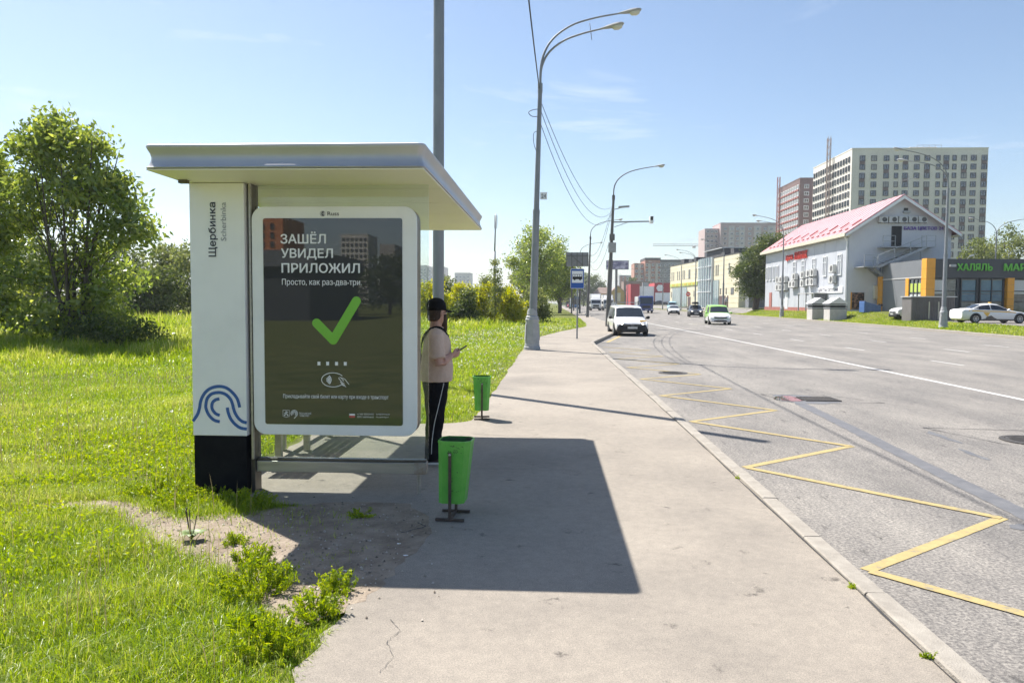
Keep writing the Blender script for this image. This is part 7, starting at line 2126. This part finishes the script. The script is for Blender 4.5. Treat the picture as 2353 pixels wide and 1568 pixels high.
def field_band(n, y0, y1, xmin_k, hmul, wd, seed, mown):
    g = np.random.default_rng(seed)
    # area-uniform samples in the wedge left of the pavement
    y = np.sqrt(g.uniform((y0 + 2) ** 2, (y1 + 2) ** 2, n)) - 2
    xl = -.74 * y - 1.6; xr = np.interp(y, PL_Y, PL_X) + .03
    xr = np.where((y > 5.9) & (y < 9.95), -2.9, xr)
    x = xl + (xr - xl) * g.random(n)
    keep = np.ones(n, bool)
    inside = poly_mask(x + .13 * pnoise(x, y, 9.0, .3) + g.normal(0, .05, n), y + .13 * pnoise(x, y, 8.0, 1.7) + g.normal(0, .05, n), DIRT)
    keep &= ~(inside & (g.random(n) > .05))
    pn = pnoise(x, y, 2.1, .4) + .5 * pnoise(x, y, 5.3, 2.0)
    near = y < 7
    keep &= ~(near & (pn < -.62) & (g.random(n) > .25))
    keep &= ~((x > -3.06) & (x < -1.0) & (y > 5.95) & (y < 9.8))
    x, y, pn = x[keep], y[keep], pn[keep]
    n = len(x)
    h = g.uniform(.55, 1.25, n) * hmul
    tall = np.clip((-x - 7.5) / 4, 0, 1) * np.clip((y - 17) / 6, 0, 1)          # the unmown meadow on the left
    tall = np.maximum(tall, np.clip((y - 44) / 8, 0, 1) * np.clip((-x - 1.5) / 3, 0, 1) * .7)
    h = h * (1 + tall * 3.6) * (1 + .5 * pn)
    h = np.clip(h, .02, 1.2)
    # trodden edge by the pavement stays short
    dx = np.interp(y, PL_Y, PL_X) - x
    h *= np.clip(.5 + dx / 1.0, .5, 1)
    rnd = np.clip(.40 + .26 * pnoise(x, y, .9, 1.0) + .20 * pn + g.normal(0, .15, n) + np.where(g.random(n) < .07, .38, 0) + tall * .12, 0, 1)
    lean = np.abs(g.normal(.6, .42, n)) * np.where(tall > .3, .7, 1)
    return blades(x, y, np.full(n, .09), h, wd * g.uniform(.6, 1.3, n) * (1 + tall), lean, g, rnd)
def join(parts):
    V = []; T = []; A = []; o = 0
    for v, t_, a in parts:
        V.append(v); T.append(t_ + o); A.append(a); o += len(v)
    return np.concatenate(V), np.concatenate(T), np.concatenate(A)
parts = [field_band(150000, 2.2, 7.0, 0, .105, .0048, 1, False), field_band(120000, 7.0, 15.0, 0, .11, .008, 2, False), field_band(95000, 15, 32, 0, .125, .014, 3, False), field_band(70000, 32, 78, 0, .17, .036, 4, False)]
V, T, A = join(parts)
o = link_mesh('grass', tri_mesh('grass', V, T, A, F['grass']))
tag(o, 'bright yellow-green grass covering the field and meadow', 'grass', kind='stuff')
# grass on the right verge
n = 26000
y = g.uniform(40, 112, n); x = np.interp(y, RK_Y, RK_X) + .2 + 3.9 * g.random(n)
keep = ~((np.abs(x - 27.75) < .9) & ((np.abs(y - 77) < .9) | (np.abs(y - 72.2) < .9)))
keep &= x < 30.3
x, y = x[keep], y[keep]; n = len(x)
z = np.array([verge_z(a, b_) for a, b_ in zip(x, y)]) - .02
V, T, A = blades(x, y, z, g.uniform(.08, .2, n), np.full(n, .035), np.abs(g.normal(.4, .3, n)), g, np.clip(.5 + .2 * pnoise(x, y, .5, 1) + g.normal(0, .15, n), 0, 1))
o = link_mesh('verge_grass', tri_mesh('verge_grass', V, T, A, F['grass']))
tag(o, 'short mown grass on the verge along the far side of the road', 'grass', kind='stuff')
# broad-leaved weeds mixed into the near grass
n = 3600
y = np.sqrt(g.uniform(5.4 ** 2, 11.5 ** 2, n)) - 2; xl = -.74 * y - 1.6; xr = np.where((y > 5.9), -3.1, np.interp(y, PL_Y, PL_X) - .1)
x = xl + (xr - xl) * g.random(n)
k = ~poly_mask(x, y, DIRT) & (pnoise(x, y, 1.7, 2.2) > -.1)
x, y = x[k], y[k]
cents = np.stack([x, y, g.uniform(.12, .2, len(x))], 1)
V, T, A = leaves(cents, .045, 10, .042, .015, g, droop=-.3)
V[:, 2] = np.maximum(V[:, 2], .10)
o = link_mesh('ground_weeds', tri_mesh('ground_weeds', V, T, A, F['weed']))
tag(o, 'small broad-leaved weeds growing through the near grass', 'weeds', kind='stuff')
# dry seed stalks standing over the grass
n = 2600
y = np.sqrt(g.uniform(4.8 ** 2, 17 ** 2, n)) - 2; xl = -.78 * y - 1.6; xr = np.where((y > 5.7) & (y < 10), -3.1, np.interp(y, PL_Y, PL_X) - .25)
x = xl + (xr - xl) * g.random(n)
k = ~poly_mask(x, y, DIRT) & (pnoise(x, y, 1.3, .7) > -.25)
x, y = x[k], y[k]; n = len(x)
V, T, A = blades(x, y, np.full(n, .09), g.uniform(.18, .42, n), np.full(n, .0035) * (1 + y * .06), np.abs(g.normal(.18, .15, n)), g, g.uniform(.6, 1, n))
o = link_mesh('seed_stalks', tri_mesh('seed_stalks', V, T, A, F['stalk']))
tag(o, 'thin dry seed stalks standing above the near grass', 'grass', kind='stuff')
# clover and daisies
n = 900
y = np.sqrt(g.uniform(9 ** 2, 50 ** 2, n)); x = np.where(g.random(n) < .75, np.interp(y, PL_Y, PL_X) - g.uniform(.1, 4, n), -.3 * y)
k = ~((x > -3.2) & (x < -1) & (y > 5.5) & (y < 10)); x, y = x[k], y[k]
cents = np.stack([x, y, g.uniform(.18, .26, len(x))], 1)
V, T, A = leaves(cents, .012, 4, .03, .03, g, droop=0)
o = link_mesh('clover_flowers', tri_mesh('clover_flowers', V, T, A, F['flower']))
tag(o, 'tiny white clover flowers dotted over the mown grass', 'flowers', kind='stuff')

# leafy weed clumps, each one a plant
def weed_clump(label, x, y, r, h, nst, seed, name='weed_clump'):
    g = np.random.default_rng(seed); rr = random.Random(seed)
    t = thing(name, label, 'weed', (x, y, .12), 0, 'leafy weeds at the pavement edge')
    mb = MB(); cs = []
    for k in range(nst):
        a = rr.uniform(0, 2 * PI); q = r * math.sqrt(rr.random())
        b0 = Vector((q * math.cos(a) * .7, q * math.sin(a) * .7, -.01)); hh = h * rr.uniform(.5, 1.1) * (1.1 - .5 * q / r)
        e = Vector((q * math.cos(a) * 1.25 + rr.uniform(-.03, .03), q * math.sin(a) * 1.25 + rr.uniform(-.03, .03), hh))
        mb.tube([b0, b0.lerp(e, .5) + Vector((0, 0, hh * .06)), e], [.0022, .0018, .001], 4)
        m_ = int(6 + hh * 60)
        for i in range(m_):
            cs.append(b0.lerp(e, .15 + .85 * i / m_))
    mb.build('stems', M['weed_stem'], t, local=True)
    V, T, A = leaves(np.array([(c.x, c.y, c.z) for c in cs]), .009, 4, .032, .0085, g, droop=-1.0)
    V[:, 2] = np.maximum(V[:, 2], .002)
    link_mesh('foliage', tri_mesh('foliage', V, T, A, F['weed']), t)
M['weed_stem'] = mat('weed_stem', (.10, .15, .03), .7)
for k, (x, y, r, h, n_, lab) in enumerate([
    (-1.20, 4.12, .10, .13, 22, 'leafy weed reaching into the shelter roof shadow at the pavement edge'),
    (-1.22, 3.80, .13, .14, 32, 'leafy weed below the roof shadow at the pavement edge'),
    (-1.66, 4.06, .20, .20, 58, 'largest bushy weed clump between bare soil and grass'),
    (-1.32, 3.40, .16, .17, 42, 'leafy weed clump at the bottom edge of the grass by the pavement'),
    (-1.50, 3.55, .12, .12, 28, 'small weed left of the pavement-edge clumps'),
    (-1.86, 4.50, .12, .16, 26, 'upright weed at the tip of the bare soil'),
    (-2.12, 4.86, .08, .10, 14, 'small lone weed on the bare soil'),
    (-2.50, 5.86, .22, .12, 60, 'low weed mat in front of the black pylon base'),
    (-2.95, 5.86, .26, .14, 66, 'weed mat left of the black pylon base'),
    (-3.35, 6.20, .30, .16, 70, 'weed patch behind the left edge of the pylon'),
    (-1.45, 5.60, .10, .05, 16, 'tiny dark weed in the shade before the shelter glass'),
    (1.80, 7.05, .02, .018, 4, 'tuft in the kerb joint, farther of three'),
    (1.80, 4.35, .022, .02, 4, 'tuft in the kerb joint, middle of three'),
    (1.80, 3.50, .025, .025, 5, 'tuft in the kerb joint at the bottom of the photo'),
]):
    weed_clump(lab, x, y, r, h, n_, 700 + k)
# plantain rosette with seed spikes
t = thing('plantain', 'broad-leaved plantain with brown seed spikes on the bare soil', 'weed', (-2.46, 4.92, .125))
mb = MB(); rr = random.Random(9)
for k in range(9):
    a = 2 * PI * k / 9 + rr.uniform(-.2, .2); L_ = rr.uniform(.07, .11)
    P = [Vector((math.cos(a) * L_ * q, math.sin(a) * L_ * q, .012 + .05 * math.sin(q * 2.2))) for q in (0, .3, .55, .8, 1)]
    s_ = Vector((-math.sin(a), math.cos(a), 0)); vs = []
    for p, w_ in zip(P, (.005, .02, .028, .02, .002)): vs += [p + s_ * w_, p - s_ * w_]
    m2 = MB(); m2.add(vs, [(2 * i, 2 * i + 1, 2 * i + 3, 2 * i + 2) for i in range(4)]); m2.build('leaf', M['plantain'] if 'plantain' in M else M.setdefault('plantain', mat('plantain_leaf', (.13, .19, .05), .5, col2=(.18, .24, .08), scale=20)), t, local=True, smooth=True)
for k in range(5):
    a = rr.uniform(0, 6.28); hh = rr.uniform(.14, .24)
    m2 = MB(); m2.tube([(0, 0, 0), (.02 * math.cos(a), .02 * math.sin(a), hh * .5), (.035 * math.cos(a), .035 * math.sin(a), hh)], [.0018, .003, .0035], 5); m2.build('seed_spike', M['rust_brown'], t, local=True)

# ------------------------------------------------------------------ small litter on the pavement
def litter(label, x, y, s, m_, cat='litter'):
    mb = MB(); a = rng.uniform(0, 6.28)
    pts = [(x + s * (1 + .4 * math.sin(3 * q)) * math.cos(q + a), y + s * .5 * math.sin(q + a)) for q in np.linspace(0, 2 * PI, 8)[:-1]]
    mb.prism(pts, lambda u, v, w: (u, v, w), .1235, .1275)
    tag(mb.build('paper_scrap', M[m_], None), label, cat, 'scraps on the pavement')
litter('white paper scrap in the shelter roof shade left of the nearest bin', -0.93, 4.72, .014, 'white_print')
litter('small pale scrap at the edge of the bare soil', -1.02, 4.95, .012, 'white_print')
litter('cigarette end near the weeds at the roof shadow edge', -1.25, 4.42, .014, 'white_print')

# ------------------------------------------------------------------ summer haze
mb = MB(); mb.box(-2700, 2700, -1000, 2700, -1.5, 68)
hz = bpy.data.materials.new('haze_air'); hz.use_nodes = True
hz.node_tree.nodes.clear()
ho = hz.node_tree.nodes.new('ShaderNodeOutputMaterial'); hv = hz.node_tree.nodes.new('ShaderNodeVolumePrincipled')
hv.inputs['Color'].default_value = (0.86, 0.92, 1.0, 1); hv.inputs['Density'].default_value = 0.0003; hv.inputs['Anisotropy'].default_value = 0.25
hz.node_tree.links.new(hv.outputs['Volume'], ho.inputs['Volume'])
o = mb.build('haze', hz)
tag(o, 'thin pale summer haze over the distance', 'haze', kind='stuff')
